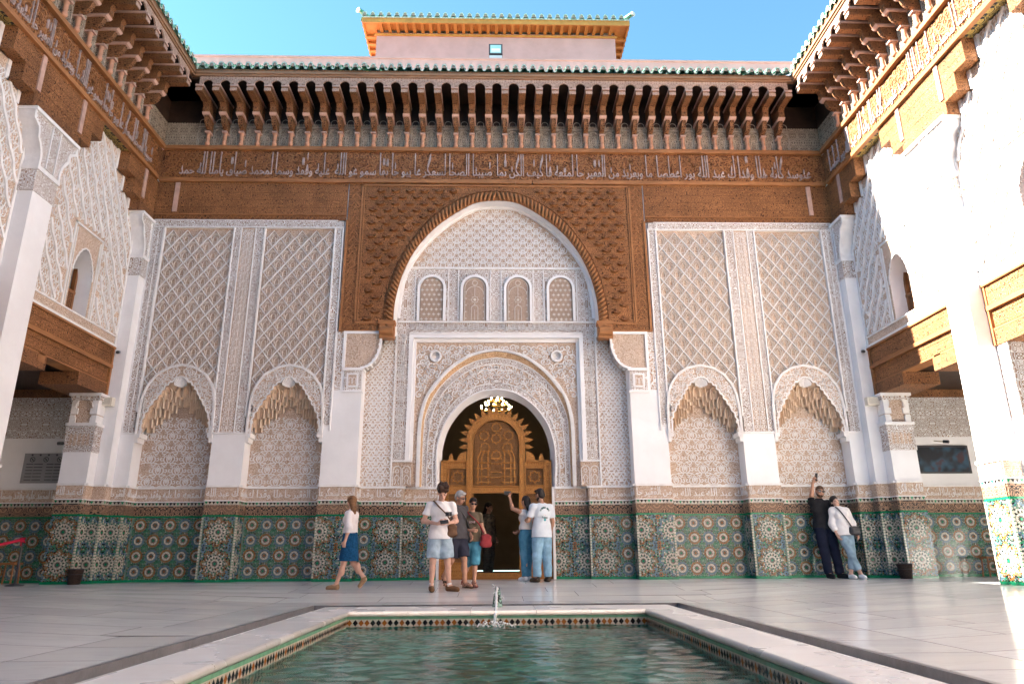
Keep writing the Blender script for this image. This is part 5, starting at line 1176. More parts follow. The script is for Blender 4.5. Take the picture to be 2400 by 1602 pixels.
    for k in range(5): cx_ = a+.06+(b-a-.12)*(k+.5)/5; q.add([(u, -.508-w, v) for u, v, w in [(cx_-.03, 2.63, 0), (cx_+.03, 2.63, 0), (cx_+.03, 2.82, 0), (cx_, 2.88, 0), (cx_-.03, 2.82, 0)]], [(0, 1, 2, 3, 4)], 3)
    for xx, d in ((a, 1), (b, -1)):                     # lobed volutes either side of the carved bell
        for (e, z0, z1) in ((.13, 3.08, 3.2), (.11, 3.2, 3.24), (.15, 3.26, 3.38), (.11, 3.38, 3.42), (.13, 3.42, 3.55)): q.box(*sorted((xx+d*.01, xx+d*e)), -.51, -.24, z0, z1, 2)
    q.prism if False else None
    q.box(a-.02, b+.02, -.53, -.24, 3.55, 3.69-.06, 0); q.box(a-.05, b+.05, -.56, -.24, 3.63, 3.689, 2)
    hp = [(a+.1+(b-a-.2)*(.5-.5*math.cos(math.pi*i/10)), 3.40+.17*math.sin(math.pi*i/10)) for i in range(11)]; n = len(hp); q.add([(u, -.535, v) for u, v in hp]+[(u*.0+u, -.515, v-.0) for u, v in hp], [(i, i+1, n+i+1, n+i) for i in range(n-1)], 2)
    q.build('capital', [mStF, mStB, mStW, mStG], sp)
    ev = thing('timber_eave', {-1: 'shaded timber eave on brackets with green tiles above the left gallery wall', 1: 'sunlit timber eave on brackets with green tiles above the right gallery wall'}[sx], 'eave')
    Te = (lambda u, z, w: (X(7.86-w), u, z))
    nb = 22
    eave(ev, -9.6, -EP, -.9-.2-PT*(nb-1), nb, Te, rz, None, True, -9.5, -1.0)
    g = G(Te); g.box(-21, -9.6, 10.6, 11.2, 0, EP); g.box(-21, .2, 11.15, 11.24, -.6, EP+.05); g.build('far_eave', mWd, ev)
    # gallery behind the arcade
    gl = thing('gallery', {-1: 'dark gallery passage behind the left arcade with tiled dado and stucco end wall', 1: 'gallery passage behind the right arcade with tiled dado and stucco end wall'}[sx], 'passage')
    e0 = .45; q = G(); a, b = sorted((X(8.1), X(11.8))); q.box(a, b, e0, e0+.2, 0, 4.05); q.box(*sorted((X(11.8), X(12.0))), -21, e0+.2, 0, 4.16); q.build('wall', mPl, gl)
    a2, b2 = sorted((X(8.5), X(11.8))); q = G(); q.box(a2, b2, -21, e0+.2, 3.98, 4.1); q.build('ceiling', mWb, gl)
    q = G(); q.box(*sorted((X(8.5), X(12.0))), -21, .5, 4.12, 4.2); q.box(*sorted((X(8.95), X(9.05))), -21, .5, 4.2, 9); q.build('upper_floor', mWb, gl)
    Tg = T_seg((X(11.8), e0), (X(8.1), e0)) if sx < 0 else T_seg((X(8.1), e0), (X(11.8), e0)); Lg = 3.7
    d = link('dado', None, gl); dado(d, Tg, Lg, 'small')
    q = G(Tg); q.box(0, Lg, 2.92, 3.06, -.02, .02, 1); q.box(0, Lg, 3.06, 3.62, -.02, .015, 0); q.box(0, Lg, 3.62, 3.80, -.02, .03, 1); q.build('stucco_frieze', [mStF, mStB], gl)
    q = G(Tg); q.box(0, Lg, 3.80, 3.98, -.02, .05); q.build('timber_cornice', mWd, gl)
    for yy in (-2.5, -5, -7.5): q = G(); q.box(a, b, yy-.1, yy+.1, 3.80, 3.98); q.build('ceiling_beam', mWp, gl)
    q = G(); 
    q.box(a, b, -21, -20.8, 0, 4); q.build('rear_wall', mPl, gl)
side(-1); side(1)
# wall closing the courtyard behind the camera
g = G(); g.box(-8.1, 8.1, -21.2, -21, 0, 7.8, 0); g.box(-8.1, 8.1, -21.0, -20.95, 7.8, 9.7, 1); g.box(-8.1, 8.1, -21.2, -21.0, 7.8, 12.0, 1); g.box(-8.1, 8.1, -21, -20.94, 0, 1.9, 2)
tag(g.build('rear_courtyard_wall', [mStL, mWc, mBl]), 'plain stucco wall closing the courtyard opposite the portal facade', 'wall')
# ---------------------------------------------------------------- people: smooth blended bodies from signed distances
def V3(*a): return np.array(a, float)
def sdf_mesh(prims, h, k, cut=None, wr=0.0):
    lo = np.min([p['lo'] for p in prims], 0)-3*h; hi = np.max([p['hi'] for p in prims], 0)+3*h
    n = np.ceil((hi-lo)/h).astype(int)+1; D = np.full(n, 0.25, np.float32)
    ax = [lo[i]+h*np.arange(n[i]) for i in range(3)]
    for p in prims:
        kk = p.get('k', k); m = kk+2.5*h; i0 = np.maximum(((p['lo']-m-lo)/h).astype(int), 0); i1 = np.minimum(((p['hi']+m-lo)/h).astype(int)+2, n)
        X, Y, Z = np.meshgrid(ax[0][i0[0]:i1[0]], ax[1][i0[1]:i1[1]], ax[2][i0[2]:i1[2]], indexing='ij')
        P = np.stack([X, Y, Z], -1)
        d = p['f'](P); s = (slice(i0[0], i1[0]), slice(i0[1], i1[1]), slice(i0[2], i1[2])); A = D[s]
        hh = np.maximum(kk-np.abs(A-d), 0)/kk if kk > 0 else 0
        D[s] = np.minimum(A, d)-(hh*hh*kk/4 if kk > 0 else 0)
    X, Y, Z = np.meshgrid(*ax, indexing='ij')
    if wr: D = D+wr*(np.sin(31*Z+9*X+5*np.sin(7*X+3*Y))*np.cos(11*Y+7*Z)+.6*np.sin(17*(X-Z)+4*Y))
    if cut is not None: D = np.maximum(D, cut(X, Y, Z))
    ins = D < 0; vs = np.zeros((n[0]-1, n[1]-1, n[2]-1, 3)); cnt = np.zeros((n[0]-1, n[1]-1, n[2]-1)); cross = []
    for a in range(3):
        sl0 = [slice(None)]*3; sl1 = [slice(None)]*3; sl0[a] = slice(0, -1); sl1[a] = slice(1, None)
        d0, d1 = D[tuple(sl0)], D[tuple(sl1)]; c = ins[tuple(sl0)] != ins[tuple(sl1)]; I = np.argwhere(c); t = d0[c]/(d0[c]-d1[c])
        pt = I.astype(float); pt[:, a] += t; b, e = [x for x in range(3) if x != a]
        for ob in (0, -1):
            for oe in (0, -1):
                J = I.copy(); J[:, b] += ob; J[:, e] += oe; ok = np.all((J >= 0) & (J < np.array(cnt.shape)), 1)
                np.add.at(cnt, tuple(J[ok].T), 1); np.add.at(vs, tuple(J[ok].T), pt[ok])
        cross.append((I, ins[tuple(sl0)][c], b, e))
    idx = -np.ones(cnt.shape, int); m = cnt > 0; idx[m] = np.arange(m.sum()); V = vs[m]/cnt[m][:, None]*h+lo; F = []
    for a, (I, sg, b, e) in enumerate(cross):
        q = []
        for ob, oe in ((0, 0), (-1, 0), (-1, -1), (0, -1)):
            J = I.copy(); J[:, b] += ob; J[:, e] += oe; J = np.clip(J, 0, np.array(cnt.shape)-1); q.append(idx[tuple(J.T)])
        q = np.stack(q, 1); flip = sg if a != 1 else ~sg; q[flip] = q[flip][:, ::-1]; F.append(q[(q >= 0).all(1)])
    return V, np.concatenate(F)
def mk(name, prims, mat, parent, h=.011, k=.03, cut=None, wr=0.0):
    V, F = sdf_mesh(prims, h, k, cut, wr); me = bpy.data.meshes.new(name)
    me.vertices.add(len(V)); me.vertices.foreach_set('co', V.ravel()); me.loops.add(F.size); me.polygons.add(len(F))
    me.loops.foreach_set('vertex_index', F.ravel().astype(np.int32)); me.polygons.foreach_set('loop_start', np.arange(0, F.size, 4, dtype=np.int32))
    me.update(calc_edges=True); me.validate(); me.polygons.foreach_set('use_smooth', [True]*len(me.polygons)); me.materials.append(mat)
    return link(name, me, parent)
def cap(a, b, ra, rb=None, flat=False, k=None, sq=1.0, sqa=None):
    a, b = V3(*a), V3(*b); rb = ra if rb is None else rb; ab = b-a; L2 = max(1e-9, ab@ab); L = math.sqrt(L2)
    nrm = None if sqa is None else V3(*sqa)/np.linalg.norm(sqa)
    def f(P):
        v = P-a
        if nrm is not None: v = v+(v@nrm)[..., None]*nrm*(1/sq-1)
        tr = v@ab/L2; t = np.clip(tr, 0, 1); d = np.linalg.norm(v-t[..., None]*ab, axis=-1)-(ra+(rb-ra)*t)
        if flat: d = np.maximum(d, (tr-1)*L)
        return d
    r = max(ra, rb)+.01; q = dict(f=f, lo=np.minimum(a, b)-r, hi=np.maximum(a, b)+r)
    if k is not None: q['k'] = k
    return q
def ell(c, r, k=None):
    c, r = V3(*c), V3(*r)
    def f(P):
        q = (P-c)/r; k0 = np.linalg.norm(q, axis=-1); k1 = np.linalg.norm(q/r, axis=-1)+1e-9; return k0*(k0-1)/k1
    o = dict(f=f, lo=c-r, hi=c+r)
    if k is not None: o['k'] = k
    return o
SKIN = {}
def skin(rgb):
    if rgb not in SKIN:
        m = plain('skin', rgb, .5, .35, .08, 14, .001, 60); m.node_tree.nodes['Principled BSDF'].inputs['Subsurface Weight'].default_value = .0; SKIN[rgb] = m
    return SKIN[rgb]
CL = {}
def cloth(rgb, kind='', var=.18):
    key = (rgb, kind)
    if key not in CL:
        m, t, b = nodes_mat('cloth_'+kind if kind else 'cloth', .85, .15); v = coords(t)
        n1 = noise(t, v, 7, 4, .6, .5); c = mixc(t, mapr(t, n1, .3, .7), tuple(x*(1-var) for x in rgb), tuple(min(1, x*(1+var*.6)) for x in rgb))
        if kind == 'denim': c = mixc(t, mapr(t, noise(t, v, 5, 2), .45, .7, 0, .4), c, tuple(min(1, x*1.6+.08) for x in rgb))
        if kind == 'print': c = mixc(t, mapr(t, noise(t, v, 16, 3, .6, 1.0), .5, .6, 0, .6), c, (.04, .03, .03))
        if kind == 'lace': c = mixc(t, mapr(t, noise(t, v, 45, 2), .45, .55, 0, .5), c, tuple(x*.35 for x in rgb))
        t.links.new(c, b.inputs['Base Color']); bump(t, b, noise(t, coords(t, 'Object', (1, 1, .5)), 16, 3, .5, 1.0), .012, .7); CL[key] = m
    return CL[key]
def person(label, loc, face, H, sk, hair, joints={}, top=None, bottom=None, shoes=None, head_dir=None, female=False, hands={}, glasses=None, beard=False, fat=1.0, extra_hair=None):
    s = H/1.75; f = V3(face[0], face[1]); th = math.atan2(face[1], face[0])+math.pi/2
    root = thing('person', label, 'person', (loc[0], loc[1], loc[2])); root.rotation_euler = (0, 0, th)
    J = dict(an_l=(.09, .02, .085), an_r=(-.09, .02, .085), to_l=(.12, -.15, .03), to_r=(-.12, -.15, .03), kn_l=(.095, -.015, .48), kn_r=(-.095, -.015, .48), hi_l=(.085, 0, .91), hi_r=(-.085, 0, .91),
             pe=(0, 0, .96), wa=(0, 0, 1.12), ch=(0, 0, 1.31), ne=(0, .015, 1.46), he=(0, -.005, 1.635), sh_l=(.175, .01, 1.41), sh_r=(-.175, .01, 1.41), el_l=(.225, .03, 1.12), el_r=(-.225, .03, 1.12), wr_l=(.235, -.05, .88), wr_r=(-.235, -.05, .88))
    if female: J.update(sh_l=(.155, .01, 1.40), sh_r=(-.155, .01, 1.40))
    J.update(joints); J = {k_: V3(*v)*s for k_, v in J.items()}
    fa = fat; hd = V3(*(head_dir or (0, -1, 0))); hd = hd/np.linalg.norm(hd); up = (J['he']-J['ne']); up = up/np.linalg.norm(up); side = np.cross(hd, up); side /= np.linalg.norm(side); hf = np.cross(up, side)
    hc = J['he']; Hd = lambda x, y, z: hc+(side*x+hf*y+up*z)*s     # head frame: x side, y front, z up
    sh_w = np.linalg.norm(J['sh_l']-J['sh_r'])
    B = [ell(J['pe'], V3(.15, .105, .12)*s*fa), ell((J['wa']+J['pe'])/2, V3(.135, .095, .13)*s*fa), ell(J['wa'], V3(.13, .092, .12)*s*fa), ell(J['ch'], V3(.15 if not female else .135, .105, .15)*s*fa), cap(J['sh_l'], J['sh_r'], .052*s), cap(J['ch'], J['ne'], .075*s, .055*s), cap(J['ne'], hc-up*.05*s, .052*s, .048*s)]
    if female: B += [ell(J['ch']+V3(m_*.065, -.075, -.02)*s, V3(.055, .05, .055)*s) for m_ in (-1, 1)]
    for q in 'lr':
        B += [cap(J['hi_'+q], J['kn_'+q], .082*s*fa, .056*s), cap(J['kn_'+q], J['an_'+q], .052*s, .036*s), ell(J['kn_'+q]*.66+J['an_'+q]*.34+V3(0, .018, 0)*s, V3(.05, .055, .11)*s), cap(J['an_'+q], J['to_'+q], .038*s, .028*s), cap(J['an_'+q]+V3(0, .03, -.035)*s, J['to_'+q], .034*s, .03*s)]
        B += [cap(J['sh_'+q], J['el_'+q], .049*s*fa, .038*s), cap(J['el_'+q], J['wr_'+q], .039*s, .025*s), ell(J['el_'+q]*.7+J['wr_'+q]*.3, V3(.04, .04, .05)*s)]
        d = J['wr_'+q]-J['el_'+q]; d /= np.linalg.norm(d); hp = hands.get(q, {}); d2 = V3(*hp['dir']) if 'dir' in hp else d; d2 = d2/np.linalg.norm(d2)
        tv = V3(*hp.get('thumb', (0, -1, .15))); tv = tv-d2*(tv@d2); tv /= np.linalg.norm(tv); pn = np.cross(d2, tv)*(1 if q == 'l' else -1)*hp.get('flip', 1); cu = hp.get('curl', .5); w0 = J['wr_'+q]
        pm = w0+d2*.05*s; B += [cap(w0, w0+d2*.085*s+tv*.018*s, .026*s, .020*s, k=.015), cap(w0+d2*.02*s, w0+d2*.085*s-tv*.018*s, .022*s, .018*s, k=.015)]
        for fi, (off, ln) in enumerate(((.028, .068), (.010, .076), (-.009, .072), (-.027, .056))):
            a0 = w0+(d2*.088+tv*off)*s; d3 = d2*math.cos(cu*.8)+pn*math.sin(cu*.8); a1 = a0+d3*ln*.5*s; d4 = d2*math.cos(cu*2)+pn*math.sin(cu*2); a2 = a1+d4*ln*.5*s
            B += [cap(a0, a1, .0095*s, .009*s, k=.006), cap(a1, a2, .009*s, .008*s, k=.006)]
        t0 = w0+(d2*.03+tv*.028)*s; t1 = t0+(d2*.030+tv*.028+pn*.008)*s; B += [cap(t0, t1, .0125*s, .0105*s, k=.008), cap(t1, t1+(d2*.032+tv*.006+pn*.012)*s, .0105*s, .009*s, k=.006)]
    B += [ell(Hd(0, -.018, .03), V3(.074, .088, .092)*s), ell(Hd(0, .028, -.025), V3(.058, .062, .085)*s), ell(Hd(0, .045, -.075), V3(.034, .032, .03)*s), cap(Hd(0, .082, .005), Hd(0, .103, -.03), .010*s, .016*s, k=.012), ell(Hd(.028, .075, .012), V3(.016, .012, .012)*s), ell(Hd(-.028, .075, .012), V3(.016, .012, .012)*s)]
    for m_ in (-1, 1): B.append(ell(Hd(m_*.076, -.012, -.008), V3(.012, .02, .032)*s, k=.008))
    body = mk('body', B, skin(sk), root, .0085, .022)
    g = G(); 
    for m_ in (-1, 1):
        c_ = Hd(m_*.031, .086, .012); g.lathe([(0, -.009), (.008, -.005), (.011, 0), (.008, .005), (0, .009)], 8, tuple(c_))
        g.tube([tuple(Hd(m_*.014, .088, .036)), tuple(Hd(m_*.034, .090, .041)), tuple(Hd(m_*.05, .078, .036))], .0045, 5)
    g.build('eyes', MATS['dark_metal'], root)
    g = G(); g.tube([tuple(Hd(-.024, .078, -.056)), tuple(Hd(0, .086, -.055)), tuple(Hd(.024, .078, -.056))], .005, 6); g.build('mouth', skin((.42, .16, .13)), root)
    # hair
    hm = hair[1]; kind = hair[0]
    if kind == 'short': HP = [ell(Hd(0, -.026, .048), V3(.084, .094, .088)*s), ell(Hd(0, -.06, -.01), V3(.072, .055, .075)*s), ell(Hd(0, .045, .095), V3(.06, .04, .03)*s)]; cutf = 1
    elif kind == 'curly': HP = [ell(Hd(random.uniform(-.065, .065), random.uniform(-.09, .065), .07+random.uniform(.0, .085)), V3(.04, .04, .038)*s, k=.008) for _ in range(60)]+[ell(Hd(0, -.015, .075), V3(.096, .108, .092)*s), ell(Hd(0, -.062, .0), V3(.07, .05, .06)*s)]
    elif kind == 'buzz': HP = [ell(Hd(0, -.021, .036), V3(.077, .091, .09)*s), ell(Hd(0, -.05, .0), V3(.073, .062, .07)*s)]
    else: HP = [ell(Hd(0, -.024, .04), V3(.084, .098, .092)*s), ell(Hd(0, -.055, -.03), V3(.078, .062, .09)*s)]+[cap(Hd(*a), Hd(*b), ra, rb, sq=.75, sqa=hf) for a, b, ra, rb in (extra_hair or [])]
    fp = Hd(0, .055, .03); fn = hf*.9-up*.55; fn = fn/np.linalg.norm(fn)
    mk('hair', HP, hm, root, .009, .018, (lambda X, Y, Z: np.minimum((X-fp[0])*fn[0]+(Y-fp[1])*fn[1]+(Z-fp[2])*fn[2], .05-np.abs((X-hc[0])*side[0]+(Y-hc[1])*side[1]+(Z-hc[2])*side[2])+.02)) if kind != 'long' else (lambda X, Y, Z: (X-fp[0])*fn[0]+(Y-fp[1])*fn[1]+(Z-fp[2])*fn[2]), .002)
    if beard: mk('beard', [ell(Hd(0, .04, -.072), V3(.052, .05, .045)*s), ell(Hd(.045, .01, -.045), V3(.022, .04, .045)*s), ell(Hd(-.045, .01, -.045), V3(.022, .04, .045)*s)], hm, root, .009, .015, lambda X, Y, Z: (X-Hd(0, .06, -.045)[0])*up[0]+(Y-Hd(0, .06, -.045)[1])*up[1]+(Z-Hd(0, .06, -.045)[2])*up[2])
    if glasses:
        g = G()
        for m_ in (-1, 1): c_ = Hd(m_*.034, .099, .012); g.add([tuple(c_+(side*a+up*b)*s) for a, b in ((-.027, .018), (.027, .018), (.026, -.014), (.012, -.022), (-.014, -.022), (-.026, -.012))], [(0, 1, 2, 3, 4, 5)]); g.tube([tuple(Hd(m_*.062, .09, .02)), tuple(Hd(m_*.079, -.01, .015))], .003, 5)
        g.tube([tuple(Hd(-.065, .097, .024)), tuple(Hd(0, .104, .024)), tuple(Hd(.065, .097, .024))], .003, 5); g.build('glasses', glasses, root)
    # clothing
    if top:
        e = top.get('ease', .018); P = [ell(J['ch'], V3(.155 if not female else .14, .11, .155)*s*fa+e), ell(J['wa'], V3(.135, .098, .14)*s*fa+e), cap(J['sh_l']+V3(-.02, 0, -.005)*s, J['sh_r']+V3(.02, 0, -.005)*s, .058*s+e*.5), ell((J['pe']+J['wa'])/2, V3(.145, .108, .14)*s*fa+e)]
        if female: P += [ell(J['ch']+V3(m_*.065, -.078, -.02)*s, V3(.06, .055, .06)*s+e*.6) for m_ in (-1, 1)]
        hem = top.get('hem', .90)*s; P.append(cap(J['wa'], (J['pe'][0], J['pe'][1], hem-.02), .135*s*fa+e, (.182 if hem < .97*s else .145)*s*fa+e*1.2, sq=.76, sqa=(0, 1, 0)))
        if top.get('collar'): P.append(cap(J['ne']-up*.02*s, J['ne']+up*.045*s, .066*s, .06*s))
        for q in 'lr':
            sl = top.get('sleeve', .5); S_, E_, W_ = J['sh_'+q], J['el_'+q], J['wr_'+q]; r0_ = top.get('sr', .058)*s
            if sl <= 0: continue
            if sl <= 1: P.append(cap(S_, S_+(E_-S_)*sl, r0_+e*.3, top.get('cr', .056)*s+e*.2, flat=True))
            else: P += [cap(S_, E_, r0_+e*.3, top.get('cr', .05)*s+e*.3), cap(E_, E_+(W_-E_)*(sl-1), top.get('cr', .05)*s+e*.3, top.get('cuff', .036)*s+e*.3, flat=True)]
        mk('shirt', P, top['mat'], root, .011, .03, (lambda X, Y, Z: np.maximum(hem-Z, np.maximum(Z-(J['ne'][2]+.045*s), .055*s*0-1+np.where((np.hypot(X-J['ne'][0], Y-J['ne'][1]) < 0), 1, 0)))), top.get('wr', .0055))
    if bottom:
        e = bottom.get('ease', .012); P = []
        if bottom['kind'] == 'skirt':
            zt, zb = 1.06*s, bottom['end']*s; kx = (J['kn_l']+J['kn_r'])/2
            P = [ell(J['pe'], V3(.15, .108, .13)*s+e), cap(J['pe']+V3(0, 0, .06)*s, (J['pe']*.35+V3(kx[0], kx[1], 0)*.65)*V3(1, 1, 0)+V3(0, 0, zb), .13*s+e, .175*s+e, flat=True, sq=.9, sqa=(1, 0, 0))]+[cap(J['hi_'+q], J['kn_'+q], .09*s+e, .08*s+e) for q in 'lr']
            mk('skirt', P, bottom['mat'], root, .011, .04, lambda X, Y, Z: np.maximum(zb-Z, Z-zt), .003)
        else:
            en = bottom['end']; P = [ell(J['pe'], V3(.15, .105, .125)*s*fa+e), ell((J['wa']*.5+J['pe']*.5), V3(.138, .098, .12)*s*fa+e*.5)]
            for q in 'lr':
                K_ = J['kn_'+q]; A_ = J['an_'+q]; tr = bottom.get('tr', .098)*s*fa+e; kr = bottom.get('kr', .066)*s+e; ar = bottom.get('ar', .052)*s+e
                if en > .46: P.append(cap(J['hi_'+q], J['hi_'+q]+(K_-J['hi_'+q])*((.91-en)/.43), tr, bottom.get('er', .088)*s+e, flat=True))
                elif en > .2: P += [cap(J['hi_'+q], K_, tr, kr), cap(K_, K_+(A_-K_)*((.48-en)/.40), kr, kr*.96, flat=True)]
                else: P += [cap(J['hi_'+q], K_, tr, kr), cap(K_, K_+(A_-K_)*((.48-en)/.40), kr, ar, flat=True)]
            wz = min(bottom.get('waist', 1.06), (top['hem']+.035 if top else 9))*s; mk('trousers' if en < .4 else 'shorts', P, bottom['mat'], root, .011, .03, lambda X, Y, Z: Z-wz, .006)
    if shoes:
        for q in 'lr':
            A_, T_ = J['an_'+q], J['to_'+q]; d = T_-A_; sole = np.array([T_[0], T_[1], T_[2]-.006*s]); heel = A_+V3(0, 0, -.052*s)-V3(d[0], d[1], 0)*.18
            if shoes.get('kind') == 'sandal':
                g = G(); hz = min(heel[2], sole[2]); nd = V3(d[0], d[1], 0); nd /= np.linalg.norm(nd); pd = V3(-nd[1], nd[0], 0)
                mk('sandal', [cap(heel+V3(0, 0, -.012), sole+nd*.025+V3(0, 0, -.018), .036, .045, sq=.35, sqa=(0, 0, 1))]+[cap(A_*(1-t_)+T_*t_+pd*.045+V3(0, 0, -.02), A_*(1-t_)+T_*t_+V3(0, 0, .028), .011) for t_ in (.25, .6, .85)]+[cap(A_*(1-t_)+T_*t_-pd*.045+V3(0, 0, -.02), A_*(1-t_)+T_*t_+V3(0, 0, .028), .011) for t_ in (.25, .6, .85)]+[cap(A_+pd*.04, A_-nd*.05, .011), cap(A_-pd*.04, A_-nd*.05, .011)], shoes['mat'], root, .008, .01)
            else: mk('shoe', [cap(heel, sole, .042*s, .040*s, sq=.8, sqa=(0, 0, 1)), cap(A_+V3(0, 0, -.02*s), T_+V3(0, 0, .008), .044*s, .036*s), ell(heel+V3(0, 0, .03*s), V3(.04, .04, .045)*s)], shoes['mat'], root, .009, .02, lambda X, Y, Z, zt=A_[2]+(.025 if not shoes.get('high') else .05)*s: Z-zt)
            if shoes.get('sock'): mk('sock', [cap(A_+V3(0, 0, -.02), A_+V3(0, 0, .05*s), .043*s, .041*s, flat=True)], shoes['sock'], root, .009, .01)
    root.update_tag(); R_ = Matrix.Rotation(th, 4, 'Z'); 
    def world(p): return Vector(loc)+R_ @ Vector(tuple(p))
    return root, J, world, th, Hd
mHb = plain('hair_brown', (.10, .05, .025), .6, .3, .35, 30, .004, 90); mHk = plain('hair_black', (.018, .013, .012), .5, .4, .3, 30, .004, 90); mHg = plain('hair_grey', (.42, .41, .40), .6, .3, .25, 30, .004, 90); mHc = plain('hair_chestnut', (.055, .027, .016), .6, .3, .35, 30, .005, 70)
mHl = plain('hair_lightbrown', (.20, .10, .045), .6, .3, .45, 20, .004, 90)
FAIR = (.60, .36, .27); TAN = (.50, .27, .18); OLV = (.44, .24, .155)
mBlkGlass, t, b = nodes_mat('dark_glass', .08, .6); b.inputs['Base Color'].default_value = (.012, .012, .02, 1)
def Z0(x, y): return zf(x, y)
# 1 woman in blue skirt walking left
random.seed(11)
w1 = person('woman walking left in white blouse and blue knee-length skirt, hair tied back', (-2.66, -1.42, Z0(-2.66, -1.42)), (-1, .28), 1.63, FAIR, ('long', mHl),
    dict(kn_l=(.08, -.06, .49), an_l=(.08, -.20, .085), to_l=(.09, -.36, .03), kn_r=(-.08, .06, .48), an_r=(-.07, .30, .22), to_r=(-.08, .22, .05), he=(0, -.01, 1.63), el_l=(.20, .06, 1.13), wr_l=(.20, .0, .90), el_r=(-.20, -.04, 1.13), wr_r=(-.20, -.12, .92)),
    dict(mat=cloth((.76, .72, .72), var=.06), sleeve=1.55, hem=1.04, cr=.06, cuff=.045, ease=.02, collar=True), dict(kind='skirt', end=.52, mat=cloth((.012, .085, .20), 'lace')), dict(mat=cloth((.30, .19, .11), 'leather')), female=True, head_dir=(-.75, -.7, .05),
    extra_hair=[((0, -.06, .0), (.0, -.085, -.13), .062, .05), ((0, -.085, -.12), (.01, -.10, -.30), .05, .028)])
# 2 curly-haired man looking at phone
w2 = person('curly-haired man in white t-shirt and pale denim shorts looking down at his phone', (-1.0, -1.80, Z0(-1.0, -1.8)), (.10, -1), 1.81, FAIR, ('curly', mHc),
    dict(an_l=(.17, -.02, .085), to_l=(.30, -.10, .03), kn_l=(.13, -.02, .48), an_r=(-.13, .0, .085), to_r=(-.12, -.17, .03), kn_r=(-.115, -.02, .48), ne=(0, -.01, 1.46), he=(.015, -.085, 1.60), sh_l=(.195, .01, 1.41), sh_r=(-.195, .01, 1.41), el_l=(.27, .0, 1.14), el_r=(-.29, .0, 1.14), wr_l=(.13, -.20, 1.10), wr_r=(-.06, -.22, 1.09)),
    dict(mat=cloth((.78, .77, .78), var=.05), sleeve=.62, hem=.84, ease=.02, cr=.062), dict(kind='shorts', end=.53, mat=cloth((.34, .44, .52), 'denim'), er=.10, ease=.018), dict(mat=cloth((.16, .085, .045), 'leather'), sock=cloth((.75, .75, .75))), head_dir=(.12, -.66, -.75), hands=dict(l=dict(dir=(-.8, -.5, .05), thumb=(0, -.2, 1), curl=.75), r=dict(dir=(.9, -.35, .05), thumb=(0, -.2, 1), curl=.7)), fat=1.06)
# 3 grey-haired man
w3 = person('grey-haired man in glasses, dark grey t-shirt and navy shorts, walking behind the curly-haired man', (-.72, -1.28, Z0(-.72, -1.28)), (.62, -.78), 1.73, TAN, ('short', mHg),
    dict(an_l=(.08, -.15, .085), to_l=(.09, -.32, .03), kn_l=(.09, -.10, .49), an_r=(-.08, .30, .20), to_r=(-.09, .20, .04), kn_r=(-.09, .06, .48), he=(0, -.075, 1.61), ne=(0, -.01, 1.46), el_l=(.23, .0, 1.13), wr_l=(.20, -.14, .93)),
    dict(mat=cloth((.075, .072, .08)), sleeve=.62, hem=.86, ease=.02), dict(kind='shorts', end=.53, mat=cloth((.035, .038, .06)), er=.095, ease=.016), dict(kind='sandal', mat=cloth((.09, .06, .045), 'leather')), head_dir=(.25, -.85, -.42), glasses=mMetal, fat=1.1)
# 4 woman with red bag
w4 = person('dark-haired woman in sunglasses, olive t-shirt and teal cropped jeans with red handbag', (-.46, -1.12, Z0(-.46, -1.12)), (.05, -1), 1.58, TAN, ('short', mHk),
    dict(an_l=(.05, -.14, .085), to_l=(.08, -.31, .03), kn_l=(.075, -.10, .49), an_r=(-.14, .26, .20), to_r=(-.16, .14, .05), kn_r=(-.07, .04, .48), pe=(0, 0, .97), he=(.02, -.02, 1.64), el_l=(.22, .0, 1.13), wr_l=(.31, -.10, .93), el_r=(-.24, .03, 1.13), wr_r=(-.02, -.19, 1.10)),
    dict(mat=cloth((.13, .105, .072)), sleeve=.55, hem=.88, ease=.018), dict(kind='capri', end=.43, mat=cloth((.065, .24, .34), 'denim'), kr=.08, ease=.012), dict(kind='sandal', mat=cloth((.17, .04, .04), 'leather')), female=True, head_dir=(.2, -1, .02), glasses=mBlkGlass, hands=dict(r=dict(dir=(.8, -.5, -.1), thumb=(0, -.1, 1), curl=.7), l=dict(curl=.9)), fat=1.05)
# 5 woman photographing the door
w5 = person('long-haired woman in white sleeveless top and jeans raising a phone beside the door', (.60, -.14, Z0(.6, -.14)), (-.62, .78), 1.62, TAN, ('long', mHk),
    dict(an_l=(.05, .0, .085), to_l=(.05, -.16, .03), an_r=(-.06, .0, .085), to_r=(-.07, -.16, .03), kn_l=(.06, -.01, .48), kn_r=(-.06, -.01, .48), sh_l=(.15, .01, 1.42), el_l=(.25, -.16, 1.50), wr_l=(.20, -.30, 1.72), el_r=(-.20, -.05, 1.14), wr_r=(-.06, -.29, 1.03), he=(0, -.02, 1.65)),
    dict(mat=cloth((.74, .71, .69), var=.06), sleeve=0, hem=1.06, ease=.016), dict(kind='jeans', end=.09, mat=cloth((.06, .20, .32), 'denim'), tr=.092, kr=.066, ar=.05, ease=.012, waist=1.07), dict(mat=cloth((.76, .76, .77), 'leather')), female=True, head_dir=(.1, -1, .12), hands=dict(l=dict(dir=(0, -.2, 1), thumb=(1, 0, 0), curl=.9)),
    extra_hair=[((0, -.06, .0), (0, -.10, -.16), .075, .075), ((0, -.10, -.14), (.0, -.12, -.36), .072, .045)])
